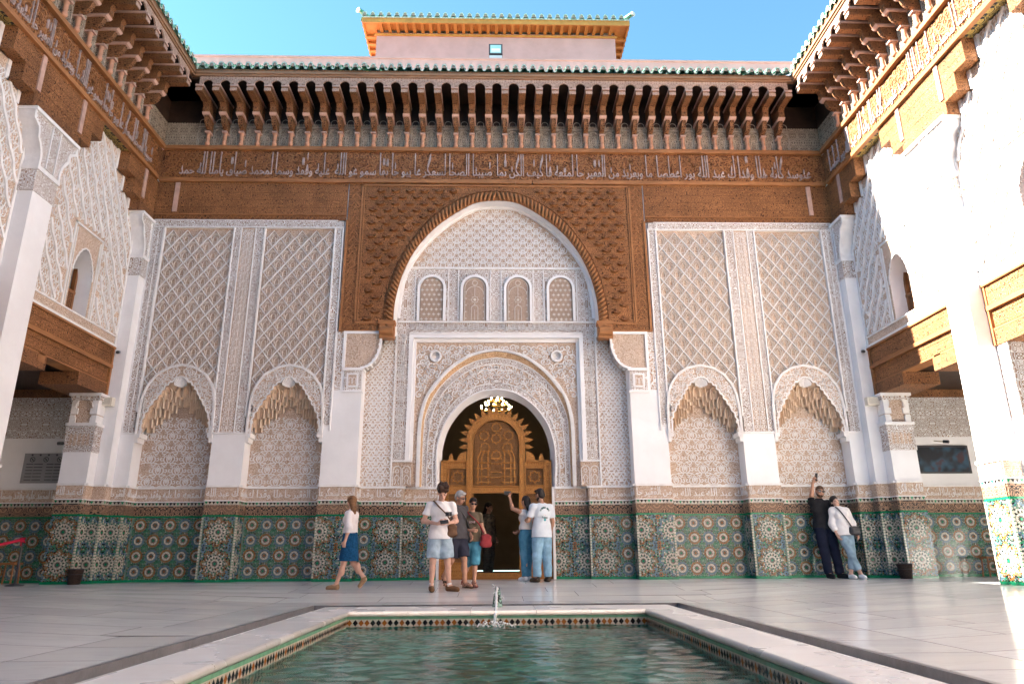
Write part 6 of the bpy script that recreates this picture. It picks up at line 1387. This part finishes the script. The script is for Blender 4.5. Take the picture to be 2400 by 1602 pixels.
# 6 man in printed tee
w6 = person('man seen from behind in pale printed t-shirt and light blue jeans by the door', (.90, -.34, Z0(.9, -.34)), (-.42, .9), 1.76, OLV, ('short', mHk),
    dict(an_l=(.13, .02, .085), to_l=(.18, -.12, .03), an_r=(-.11, .02, .085), to_r=(-.14, -.13, .03), kn_l=(.115, .0, .48), kn_r=(-.105, .0, .48), sh_l=(.195, .01, 1.41), sh_r=(-.195, .01, 1.41), el_l=(.27, -.05, 1.15), wr_l=(.22, -.32, 1.17), el_r=(-.25, .0, 1.13), wr_r=(-.26, -.08, .95), he=(.02, -.03, 1.645)),
    dict(mat=cloth((.66, .72, .78), var=.05), sleeve=.75, hem=.83, ease=.026, cr=.066), dict(kind='jeans', end=.09, mat=cloth((.24, .42, .56), 'denim'), tr=.105, kr=.078, ar=.066, ease=.014), dict(mat=cloth((.07, .055, .04), 'leather')), head_dir=(.35, -1, .12), beard=True, fat=1.08, hands=dict(l=dict(dir=(-.4, -.9, 0), thumb=(0, 0, 1), curl=.5)))
# 7 selfie man
w7 = person('man in black shirt and sunglasses at the tiled wall, arm raised for a selfie', (6.76, .06, 0), (.06, -1), 1.84, TAN, ('buzz', mHb),
    dict(an_l=(.13, -.12, .085), to_l=(.18, -.28, .03), an_r=(-.09, -.12, .085), to_r=(-.10, -.29, .03), kn_l=(.12, -.07, .48), kn_r=(-.095, -.07, .48), pe=(.0, .02, .96), wa=(0, .05, 1.12), ch=(0, .07, 1.31), ne=(0, .07, 1.46), he=(.03, .045, 1.63), sh_l=(.185, .08, 1.41), sh_r=(-.18, .06, 1.43), el_r=(-.235, -.12, 1.56), wr_r=(-.235, -.22, 1.78), el_l=(.24, .08, 1.13), wr_l=(.20, .0, .9)),
    dict(mat=cloth((.022, .022, .025)), sleeve=.95, hem=.90, ease=.024, cr=.06, collar=True), dict(kind='trousers', end=.07, mat=cloth((.014, .017, .035)), tr=.105, kr=.076, ar=.066, ease=.014), dict(mat=cloth((.02, .02, .022), 'leather')), head_dir=(-.1, -1, .16), beard=True, glasses=mBlkGlass, hands=dict(r=dict(dir=(.45, -.3, 1), thumb=(.9, -.2, -.2), curl=1.0)), fat=1.04)
# 8 woman leaning back
w8 = person('woman in white blouse and cropped jeans leaning her head back beside the man in black', (7.04, -.24, 0), (-.12, -1), 1.64, FAIR, ('long', mHk),
    dict(an_l=(-.06, -.16, .085), to_l=(-.04, -.33, .03), an_r=(.12, -.22, .085), to_r=(.13, -.39, .03), kn_l=(.035, -.10, .48), kn_r=(.0, -.16, .49), hi_l=(.075, .02, .91), hi_r=(-.085, .02, .91), wa=(-.01, .04, 1.12), ch=(-.03, .08, 1.31), ne=(-.05, .10, 1.455), he=(-.10, .10, 1.60), sh_l=(.115, .09, 1.40), sh_r=(-.19, .09, 1.41), el_r=(-.24, .06, 1.12), wr_r=(-.20, -.06, .90), el_l=(.20, .08, 1.13), wr_l=(.22, -.03, .90)),
    dict(mat=cloth((.76, .73, .72), var=.05), sleeve=1.7, hem=.88, ease=.026, cr=.06, cuff=.042, collar=True), dict(kind='jeans', end=.17, mat=cloth((.22, .32, .40), 'denim'), tr=.095, kr=.068, ar=.056, ease=.008), dict(mat=cloth((.78, .78, .79), 'leather'), high=True), female=True, head_dir=(-.25, -.35, .9),
    extra_hair=[((0, -.06, .0), (.02, -.10, -.05), .07, .06), ((.02, -.09, -.05), (.10, -.02, -.26), .06, .03)])
# 9 woman inside the hall, 10 visitor at the left edge
w9 = person('long-haired woman in patterned jacket standing in the dark doorway of the hall', (-.17, 2.1, 0.0), (.8, -.6), 1.66, TAN, ('long', mHk), dict(), dict(mat=cloth((.20, .17, .12), 'print'), sleeve=1.8, hem=.80, ease=.03), dict(kind='trousers', end=.09, mat=cloth((.14, .12, .09), 'print'), ease=.015), dict(mat=cloth((.5, .5, .52), 'leather')), female=True,
    extra_hair=[((0, -.06, .0), (0, -.10, -.16), .07, .07), ((0, -.10, -.14), (.0, -.11, -.34), .07, .045)])
w10 = person('visitor in dark trainers at the left edge of the courtyard, mostly out of view', (-7.62, -4.05, Z0(-7.62, -4.05)), (-.05, 1), 1.72, FAIR, ('short', mHb), dict(an_r=(-.37, .02, .085), to_r=(-.44, -.13, .03), kn_r=(-.25, -.02, .48)), dict(mat=cloth((.5, .5, .52)), sleeve=.6, hem=.86), dict(kind='shorts', end=.50, mat=cloth((.02, .09, .26)), er=.095), dict(mat=cloth((.03, .03, .06), 'leather'), high=True))

# ---------------------------------------------------------------- things they carry
mScr = plain('phone_screen', (.02, .025, .03), .1, .6, .05)
def phone(label, c, d, u_, w=.037, h=.075, t_=.004):
    c = Vector(c); d = Vector(d).normalized(); u_ = Vector(u_).normalized(); n_ = d.cross(u_).normalized(); u_ = n_.cross(d).normalized(); R3 = Matrix((d, u_, n_)).transposed().to_4x4()
    r_ = thing('phone', label, 'phone', c); r_.rotation_euler = R3.to_euler(); g = G(); g.box(-h, h, -w, w, -t_, t_); g.build('case', mMetal, r_); g = G(); g.box(-h*.93, h*.93, -w*.9, w*.9, t_, t_+.001); g.build('screen', mScr, r_); return r_
wr = w2[1]; p = (w2[2](wr['wr_l'])+w2[2](wr['wr_r']))/2; phone('dark phone held in both hands by the curly-haired man', p+Vector((.03, -.09, .02)), (1, -.2, .1), (0, -.6, .8))
p = w5[2](w5[1]['wr_l']); phone('dark phone raised towards the door by the long-haired woman', p+Vector((-.055, .03, .12)), (1, .75, 0), (0, 0, 1), .04, .085)
p = w5[2](w5[1]['wr_r']); 
p = w7[2](w7[1]['wr_r']); phone('black phone at the end of the raised selfie arm', p+Vector((.06, -.06, .11)), (.15, -.1, 1), (.2, -1, 0), .038, .08)
def bag(name, label, c, size, mat, strap=None, smat=None, rz=0, cat='bag'):
    r_ = thing(name, label, cat, c); r_.rotation_euler = (0, 0, rz); a, b_, h = size
    mk('pouch', [cap((-a*.7, 0, -h*.6), (a*.7, 0, -h*.6), b_), cap((-a*.6, 0, h*.4), (a*.6, 0, h*.4), b_*.8), ell((0, 0, -h*.1), (a, b_*1.1, h))], mat, r_, .011, .04, None, .002)
    g = G(); g.tube([(-a*.8, -b_*.9, h*.15), (0, -b_*1.12, h*.05), (a*.8, -b_*.9, h*.15)], .006, 5); g.build('flap_edge', smat or mat, r_)
    if strap:
        iv = (Matrix.Translation(c) @ Matrix.Rotation(rz, 4, 'Z')).inverted(); P = [tuple(iv @ Vector(q)) for q in strap]; g = G(); S3 = []
        for i in range(len(P)-1):
            p0, p1, p2, p3 = [Vector(P[min(max(i+k_, 0), len(P)-1)]) for k_ in (-1, 0, 1, 2)]
            for k_ in range(6): t_ = k_/6; S3.append(tuple(.5*((2*p1)+(p2-p0)*t_+(2*p0-5*p1+4*p2-p3)*t_*t_+(3*p1-p0-3*p2+p3)*t_**3)))
        S3.append(P[-1]); g.tube(S3, [.013]*len(S3), 6); g.build('strap', smat or mat, r_)
    return r_
L2 = cloth((.15, .085, .05), 'leather'); o = Vector((-1.0, -1.8, Z0(-1, -1.8))); s2 = 1.81/1.75
def at2(x, y, z): return w2[2]((x*s2, y*s2, z*s2))
bag('shoulder_bag', 'brown leather shoulder bag worn across the curly-haired man', at2(.20, -.09, .99), (.085, .035, .12), L2, [at2(.20, -.10, 1.10), at2(.10, -.165, 1.24), at2(-.02, -.155, 1.36), at2(-.11, -.09, 1.46), at2(-.12, .03, 1.47), at2(-.04, .13, 1.38), at2(.16, .15, 1.15), at2(.24, .02, 1.05)], rz=.2)
cm = thing('camera', 'black camera hanging on the chest of the curly-haired man', 'camera', at2(.13, -.185, 1.25)); g = G(); g.box(-.055, .055, -.02, .025, -.035, .035); g.build('camera_body', mMetal, cm); g = G(); g.lathe([(.0, .0), (.028, 0), (.028, .05), (.0, .05)], 12); q = g.build('lens', mMetal, cm, (0, -.02, 0)); q.rotation_euler = (math.pi/2, 0, 0)
s3 = 1.73/1.75
def at3(x, y, z): return w3[2]((x*s3, y*s3, z*s3))
bag('crossbody_bag', 'black bag at the hip of the grey-haired man', at3(.22, -.08, .92), (.085, .04, .13), mMetal, [at3(.22, -.08, 1.03), at3(.06, -.15, 1.25), at3(-.12, -.06, 1.47), at3(-.08, .12, 1.38), at3(.12, .14, 1.1)], rz=w3[3])
p = w4[2](w4[1]['wr_l']); mRed = cloth((.30, .045, .05), 'leather')
bag('handbag', 'slouchy red leather handbag hanging at the side of the woman in olive', p+Vector((-.02, -.05, -.02)), (.095, .05, .12), mRed, [p+Vector((-.06, -.05, .10)), w4[2]((.12, -.14, 1.12)), w4[2]((-.05, -.13, 1.28)), w4[2]((-.10, -.03, 1.36)), w4[2]((-.06, .10, 1.28)), w4[2]((.10, .12, 1.05))], rz=.3, cat='handbag')
g = G(); 
P_ = [w4[2]((x, -.135-.008*math.cos(x*20), z)) for x, z in ((-.05, 1.175), (.075, 1.175), (.075, 1.20), (-.05, 1.20))]
Sx = 1.64/1.75
def at8(x, y, z): return w8[2]((x*Sx, y*Sx, z*Sx))
bag('crossbody_bag', 'small black crossbody bag at the hip of the woman in white blouse', at8(.15, -.13, .98), (.10, .04, .085), mMetal, [at8(.10, -.13, 1.05), at8(.02, -.10, 1.22), at8(-.08, -.05, 1.40), at8(-.12, .06, 1.47), at8(-.08, .19, 1.36), at8(.10, .18, 1.1)], rz=w8[3])
bt = thing('water_bottle', 'clear plastic water bottle held at the hip of the long-haired woman', 'bottle', w5[2]((-.13, -.02, .98))); bt.rotation_euler = (.25, -.15, 0)
mPet, t, b = nodes_mat('clear_plastic', .1, .5); b.inputs['Base Color'].default_value = (.85, .9, .95, 1); b.inputs['Transmission Weight'].default_value = .75; b.inputs['IOR'].default_value = 1.3
g = G(); g.lathe([(0, -.12), (.032, -.12), (.034, -.10), (.031, -.06), (.034, -.04), (.031, 0), (.034, .02), (.034, .05), (.014, .09), (.014, .105)], 14); g.build('bottle', mPet, bt); g = G(); g.lathe([(.016, .10), (.016, .12), (0, .12)], 10); g.build('cap', mWg, bt)
# print on the back of the tee: arched lettering, small figure patch and lettering below
def back6(u, v): s6 = 1.76/1.75; return w6[2]((-u*s6+0, (.150+.0)*s6, v*s6))
pr = w6[0]; g = G(); ca = 1.36
for k_, ch_ in enumerate('POSITIVE MIND'):
    if ch_ == ' ': continue
    a = math.pi*(.86-.72*k_/12); h = G(); inscribe(h, ch_, -.012, .012, 0, .035, 0, .003, latin=True, bold=.01)
    for vv in [h]:
        c_, s_ = math.cos(a-math.pi/2), math.sin(a-math.pi/2); ox, oz = .085*math.cos(a), 1.30+.085*math.sin(a)
        g.add([(-(ox+u*c_-v*s_), 0.137+w, oz+u*s_+v*c_) for u, v, w in h.v], h.f)
h = G(); inscribe(h, 'Positive', -.06, .06, 1.19, 1.235, 0, .003, latin=True); g.add([(-u, .139+w, v) for u, v, w in h.v], h.f)
o_ = g.build('shirt_print', plain('print_ink', (.015, .10, .10), .8), pr); 
g = G()
for cx_, cz_, rr_, ml in ((0, 1.305, .022, 0), (.012, 1.275, .022, 0), (-.014, 1.268, .018, 1), (.0, 1.325, .016, 2), (.0, 1.165, .026, 3)): g.prism(ngon(cx_, cz_, rr_, 8), .139, .142, ml, True)
o2 = G(); o2.v = [(-x, z, y) for x, y, z in g.v]; o2.f = g.f; o2.m = g.m; o2.sm = g.sm; o2.build('shirt_motif', [plain('ink_pink', (.55, .25, .28), .8), plain('ink_white', (.7, .7, .7), .8), plain('ink_dark', (.05, .03, .05), .8), plain('ink_teal', (.08, .42, .45), .8)], pr)
h = G(); inscribe(h, 'LOVE', -.055, .055, 1.245, 1.285, 0, .003, latin=True, bold=.01); g = G(); g.add([(u, -.152-w, v*(1.58/1.75)) for u, v, w in h.v], h.f); g.build('shirt_print', plain('print_pale', (.62, .45, .46), .8), w4[0])

# ---------------------------------------------------------------- small fittings
def cctv(label, c, d, wallv, w=.035, L=.11):
    r_ = thing('security_camera', label, 'camera', c); d = Vector(d).normalized(); g = G(); g.tube([tuple(-d*L*.5), tuple(d*L*.5)], w, 10); g.build('camera_body', mMetal, r_); g = G(); g.tube([tuple(-d*L*.4), tuple(Vector(wallv))], .014, 6); g.build('arm', mCreamP, r_)
cctv('small black security camera on the shaded corner pilaster at left', (-7.98, -.30, 4.62), (.3, -1, -.3), (0, .06, .0)); cctv('small black security camera on the corner pilaster beside the sunlit wall', (7.95, -.30, 4.66), (-.3, -1, -.3), (0, .06, 0))
cctv('black camera on the back wall of the left gallery above the notice board', (-9.15, .22, 2.78), (-.5, -1, -.2), (.16, .23, .05)); cctv('black camera on the back wall of the right gallery above the screen', (9.75, .22, 2.78), (.6, -1, -.2), (-.12, .23, .05))
for s, lb in ((-1, 'left'), (1, 'right')):
    r_ = thing('loudspeaker', 'cream box loudspeaker on the white corner pilaster at '+lb, 'speaker', (s*8.0, -.33, 3.55)); g = G(); g.box(-.16, .10, -.05, .08, -.085, .085); g.build('cabinet', mCreamP, r_); g = G(); g.box(-.13, .07, -.056, -.05, -.06, .06); g.build('grille', plain('speaker_grille', (.60, .55, .46), .8, .2, .2, 90), r_)
for s, y_, lb in ((-1, -.42, 'dark woven waste basket standing before the tiled corner at left'), (1, -.42, 'dark woven waste basket standing before the tiled corner at right')):
    r_ = thing('waste_basket', lb, 'basket', (s*7.97, y_-.12, 0)); g = G(); g.lathe([(0, .01), (.105, 0), (.14, .27), (.145, .28), (.135, .28), (.1, .02)], 20); g.build('basket_body', carve('woven_dark', (.012, .009, .008), (.07, .045, .035), 40, 4, .1, .3, bd=.004), r_); g = G()
    g.tube([(.143*math.cos(2*math.pi*k/20), .143*math.sin(2*math.pi*k/20), .275) for k in range(21)], .009, 6); g.tube([(.128*math.cos(2*math.pi*k/20), .128*math.sin(2*math.pi*k/20), .18) for k in range(21)], .006, 6); g.build('rim', mMetal, r_)
# notice board (left gallery) and screen (right gallery)
nb_ = thing('notice_board', 'grey glass notice board with rows of symbols and text in the dark left gallery', 'sign', (-9.35, .435, 2.28)); mNb = plain('board_glass', (.30, .29, .29), .15, .5, .1, 2)
g = G(Td); g.box(-.62, .62, -.30, .32, -.01, .012); g.build('panel', mNb, nb_); g = G(Td)
for r_i in range(6):
    for c_i in range(3): x0 = -.55+c_i*.42; g.box(x0, x0+.14, -.24+r_i*.065, -.225+r_i*.065, .012, .014); g.box(x0+.16, x0+.34, -.24+r_i*.065, -.225+r_i*.065, .012, .014)
g.build('text_lines', mMetal, nb_); g = G(Td)
for c_i in range(4): x0 = -.44+c_i*.28; O = ngon(x0, .19, .055, 16); I = ngon(x0, .19, .042, 16); g.ring(O+[O[0]], I+[I[0]], .012, .015); g.ribbon([(x0-.036, .226), (x0+.036, .154)], .012, .012, .015); g.prism(ngon(x0, .19, .018, 5), .012, .014)
for c_i in range(6): g.prism(ngon(-.46+c_i*.17, .285, .022, 6), .012, .014)
g.build('symbols', mMetal, nb_)
sc_ = thing('wall_screen', 'dark rectangular screen showing a dim blue picture on the right gallery wall', 'screen', (9.70, .43, 2.42)); g = G(Td); g.box(-.62, .62, -.30, .30, -.01, .03); g.build('frame', mMetal, sc_)
m, t, b = nodes_mat('dim_picture', .15, .5); v = coords(t); c = mixc(t, mapr(t, noise(t, v, 2.6, 2), .45, .6), (.012, .016, .022), (.03, .075, .12)); c = mixc(t, mapr(t, noise(t, v, 3.7, 2), .55, .65, 0, .8), c, (.05, .02, .022)); t.links.new(c, b.inputs['Base Color'])
g = G(Td); g.box(-.58, .58, -.26, .26, .03, .032); g.build('picture', m, sc_)
# rope barrier and stool at left
rb = thing('rope_barrier', 'red velvet rope tied off at the left gallery opening', 'rope', (-8.8, -1.2, 0)); mRope = cloth((.42, .02, .05)); g = G(); g.tube([(.12, .0, .80), (.0, -.3, .72), (-.25, -1.1, .55), (-.5, -2.2, .45)], [.028, .026, .026, .026], 8); g.build('rope', mRope, rb)
mk('knot', [ell((.13, 0, .80), (.05, .04, .045)), cap((.13, 0, .80), (.20, -.02, .83), .016), cap((.13, 0, .80), (.19, 0, .76), .016), cap((.13, 0, .8), (.13, .0, .70), .014)], mRope, rb, .01, .015); g = G(); g.lathe([(.15, 0), (.15, .02), (.022, .05), (.018, .8), (.03, .82), (0, .85)], 14, (.14, .02, 0)); g.build('post', mMetal, rb)
for x_, y_, lb in ((-9.35, -.35, 'low wooden stool in the dark left gallery'), (10.15, .1, 'wooden stool half hidden behind the sunlit pier')):
    r_ = thing('stool', lb, 'stool', (x_, y_, 0)); g = G(); g.box(-.17, .17, -.13, .13, .36, .40); g.build('seat', mWp, r_)
    for a_ in (-1, 1):
        for b_ in (-1, 1): g = G(); g.tube([(a_*.15, b_*.11, 0), (a_*.13, b_*.09, .36)], .016, 6); g.build('leg', mWp, r_)
# fountain
fo = thing('fountain_jet', 'water jet arcing from a small tiled spout into the pool', 'fountain', (0, -4.45, PZ)); g = G(); g.tube([(0, .02, -.02), (.0, .0, .09), (.0, -.04, .19), (.0, -.10, .245)], [.075, .06, .045, .03], 10); g.build('spout', carve('spout_glaze', (.02, .03, .03), (.25, .4, .35), 18, 3, .1, .3, bd=.003, rough=.2), fo)
mJet, t, b = nodes_mat('jet_water', .08, .5); b.inputs['Base Color'].default_value = (.92, .96, .97, 1); b.inputs['Transmission Weight'].default_value = .55; b.inputs['IOR'].default_value = 1.33
mFoam = plain('foam', (.85, .88, .88), .4, .4, .05); random.seed(5); JP = []
for i in range(16): t_ = i/15; JP.append((-.035*t_+random.uniform(-.006, .006), -.10-.72*t_, .25+.10*t_*1.2-.62*t_*t_))
mk('jet', [cap(JP[i], JP[i+1], .010+.010*random.random()+.008*i/15, .010+.010*random.random(), k=.012) for i in range(15)]+[ell((random.uniform(-.07, .07), -.10-.72*q+random.uniform(-.05, .05), .25+.12*q-.62*q*q+random.uniform(-.04, .04)), (.010,)*3, k=.004) for q in np.random.rand(30)], mJet, fo, .009, .012, None, .004)
g = G()
for i in range(110):
    a = random.uniform(0, 2*math.pi); d_ = random.gauss(0, .10); x, y = -.035+d_*math.cos(a)*1.9, -.77+d_*math.sin(a); z = -.176+abs(random.gauss(0, .03))*(1 if abs(d_) < .12 else .25); r_ = random.uniform(.005, .014)
    g.lathe([(0, -r_), (r_*.8, -r_*.5), (r_, 0), (r_*.8, r_*.5), (0, r_)], 6, (x, y, z))
stuff(g.build('splash', mFoam, fo))
# slots of the floor drains
g = G()
for x_, y_, rot, L_ in ((4.75, -3.6, .0, .30), (4.15, -3.95, .35, .16), (5.2, -2.9, .3, .9), (4.9, -3.1, .0, .16), (5.15, -5.2, .5, .18), (6.1, -4.9, .5, .22), (5.5, -4.6, .5, .22)): 
    c_, s_ = math.cos(rot), math.sin(rot); q = [(-L_/2, -.012), (L_/2, -.012), (L_/2, .012), (-L_/2, .012)]; P_ = [(x_+a*c_-b_*s_, y_+a*s_+b_*c_) for a, b_ in q]; g = G(); g.add([(a, b_, zf(a, b_)+.004) for a, b_ in P_], [(0, 1, 2, 3)]); g.build('drain_slot', mSlate, floor)

# ---------------------------------------------------------------- keep the tree at thing > part > sub-part, and name the groups
def chain(o):
    c = []
    while o.parent: o = o.parent; c.append(o)
    return c
for o in list(bpy.data.objects):
    c = chain(o)
    if len(c) > 2: o.parent = c[-2]
GR = {'person': 'visitors in the courtyard', 'phone': 'phones in hands', 'security_camera': 'security cameras on the walls', 'loudspeaker': 'wall loudspeakers', 'waste_basket': 'waste baskets by the dado', 'stool': 'stools in the galleries', 'crossbody_bag': 'bags worn across the body', 'timber_eave': 'timber eaves round the courtyard', 'gallery_wall': 'gallery walls', 'gallery': 'gallery passages'}
for o in bpy.data.objects:
    b = o.name.split('.')[0]
    if o.parent is None and b in GR and o.get('category'): o['group'] = GR[b]
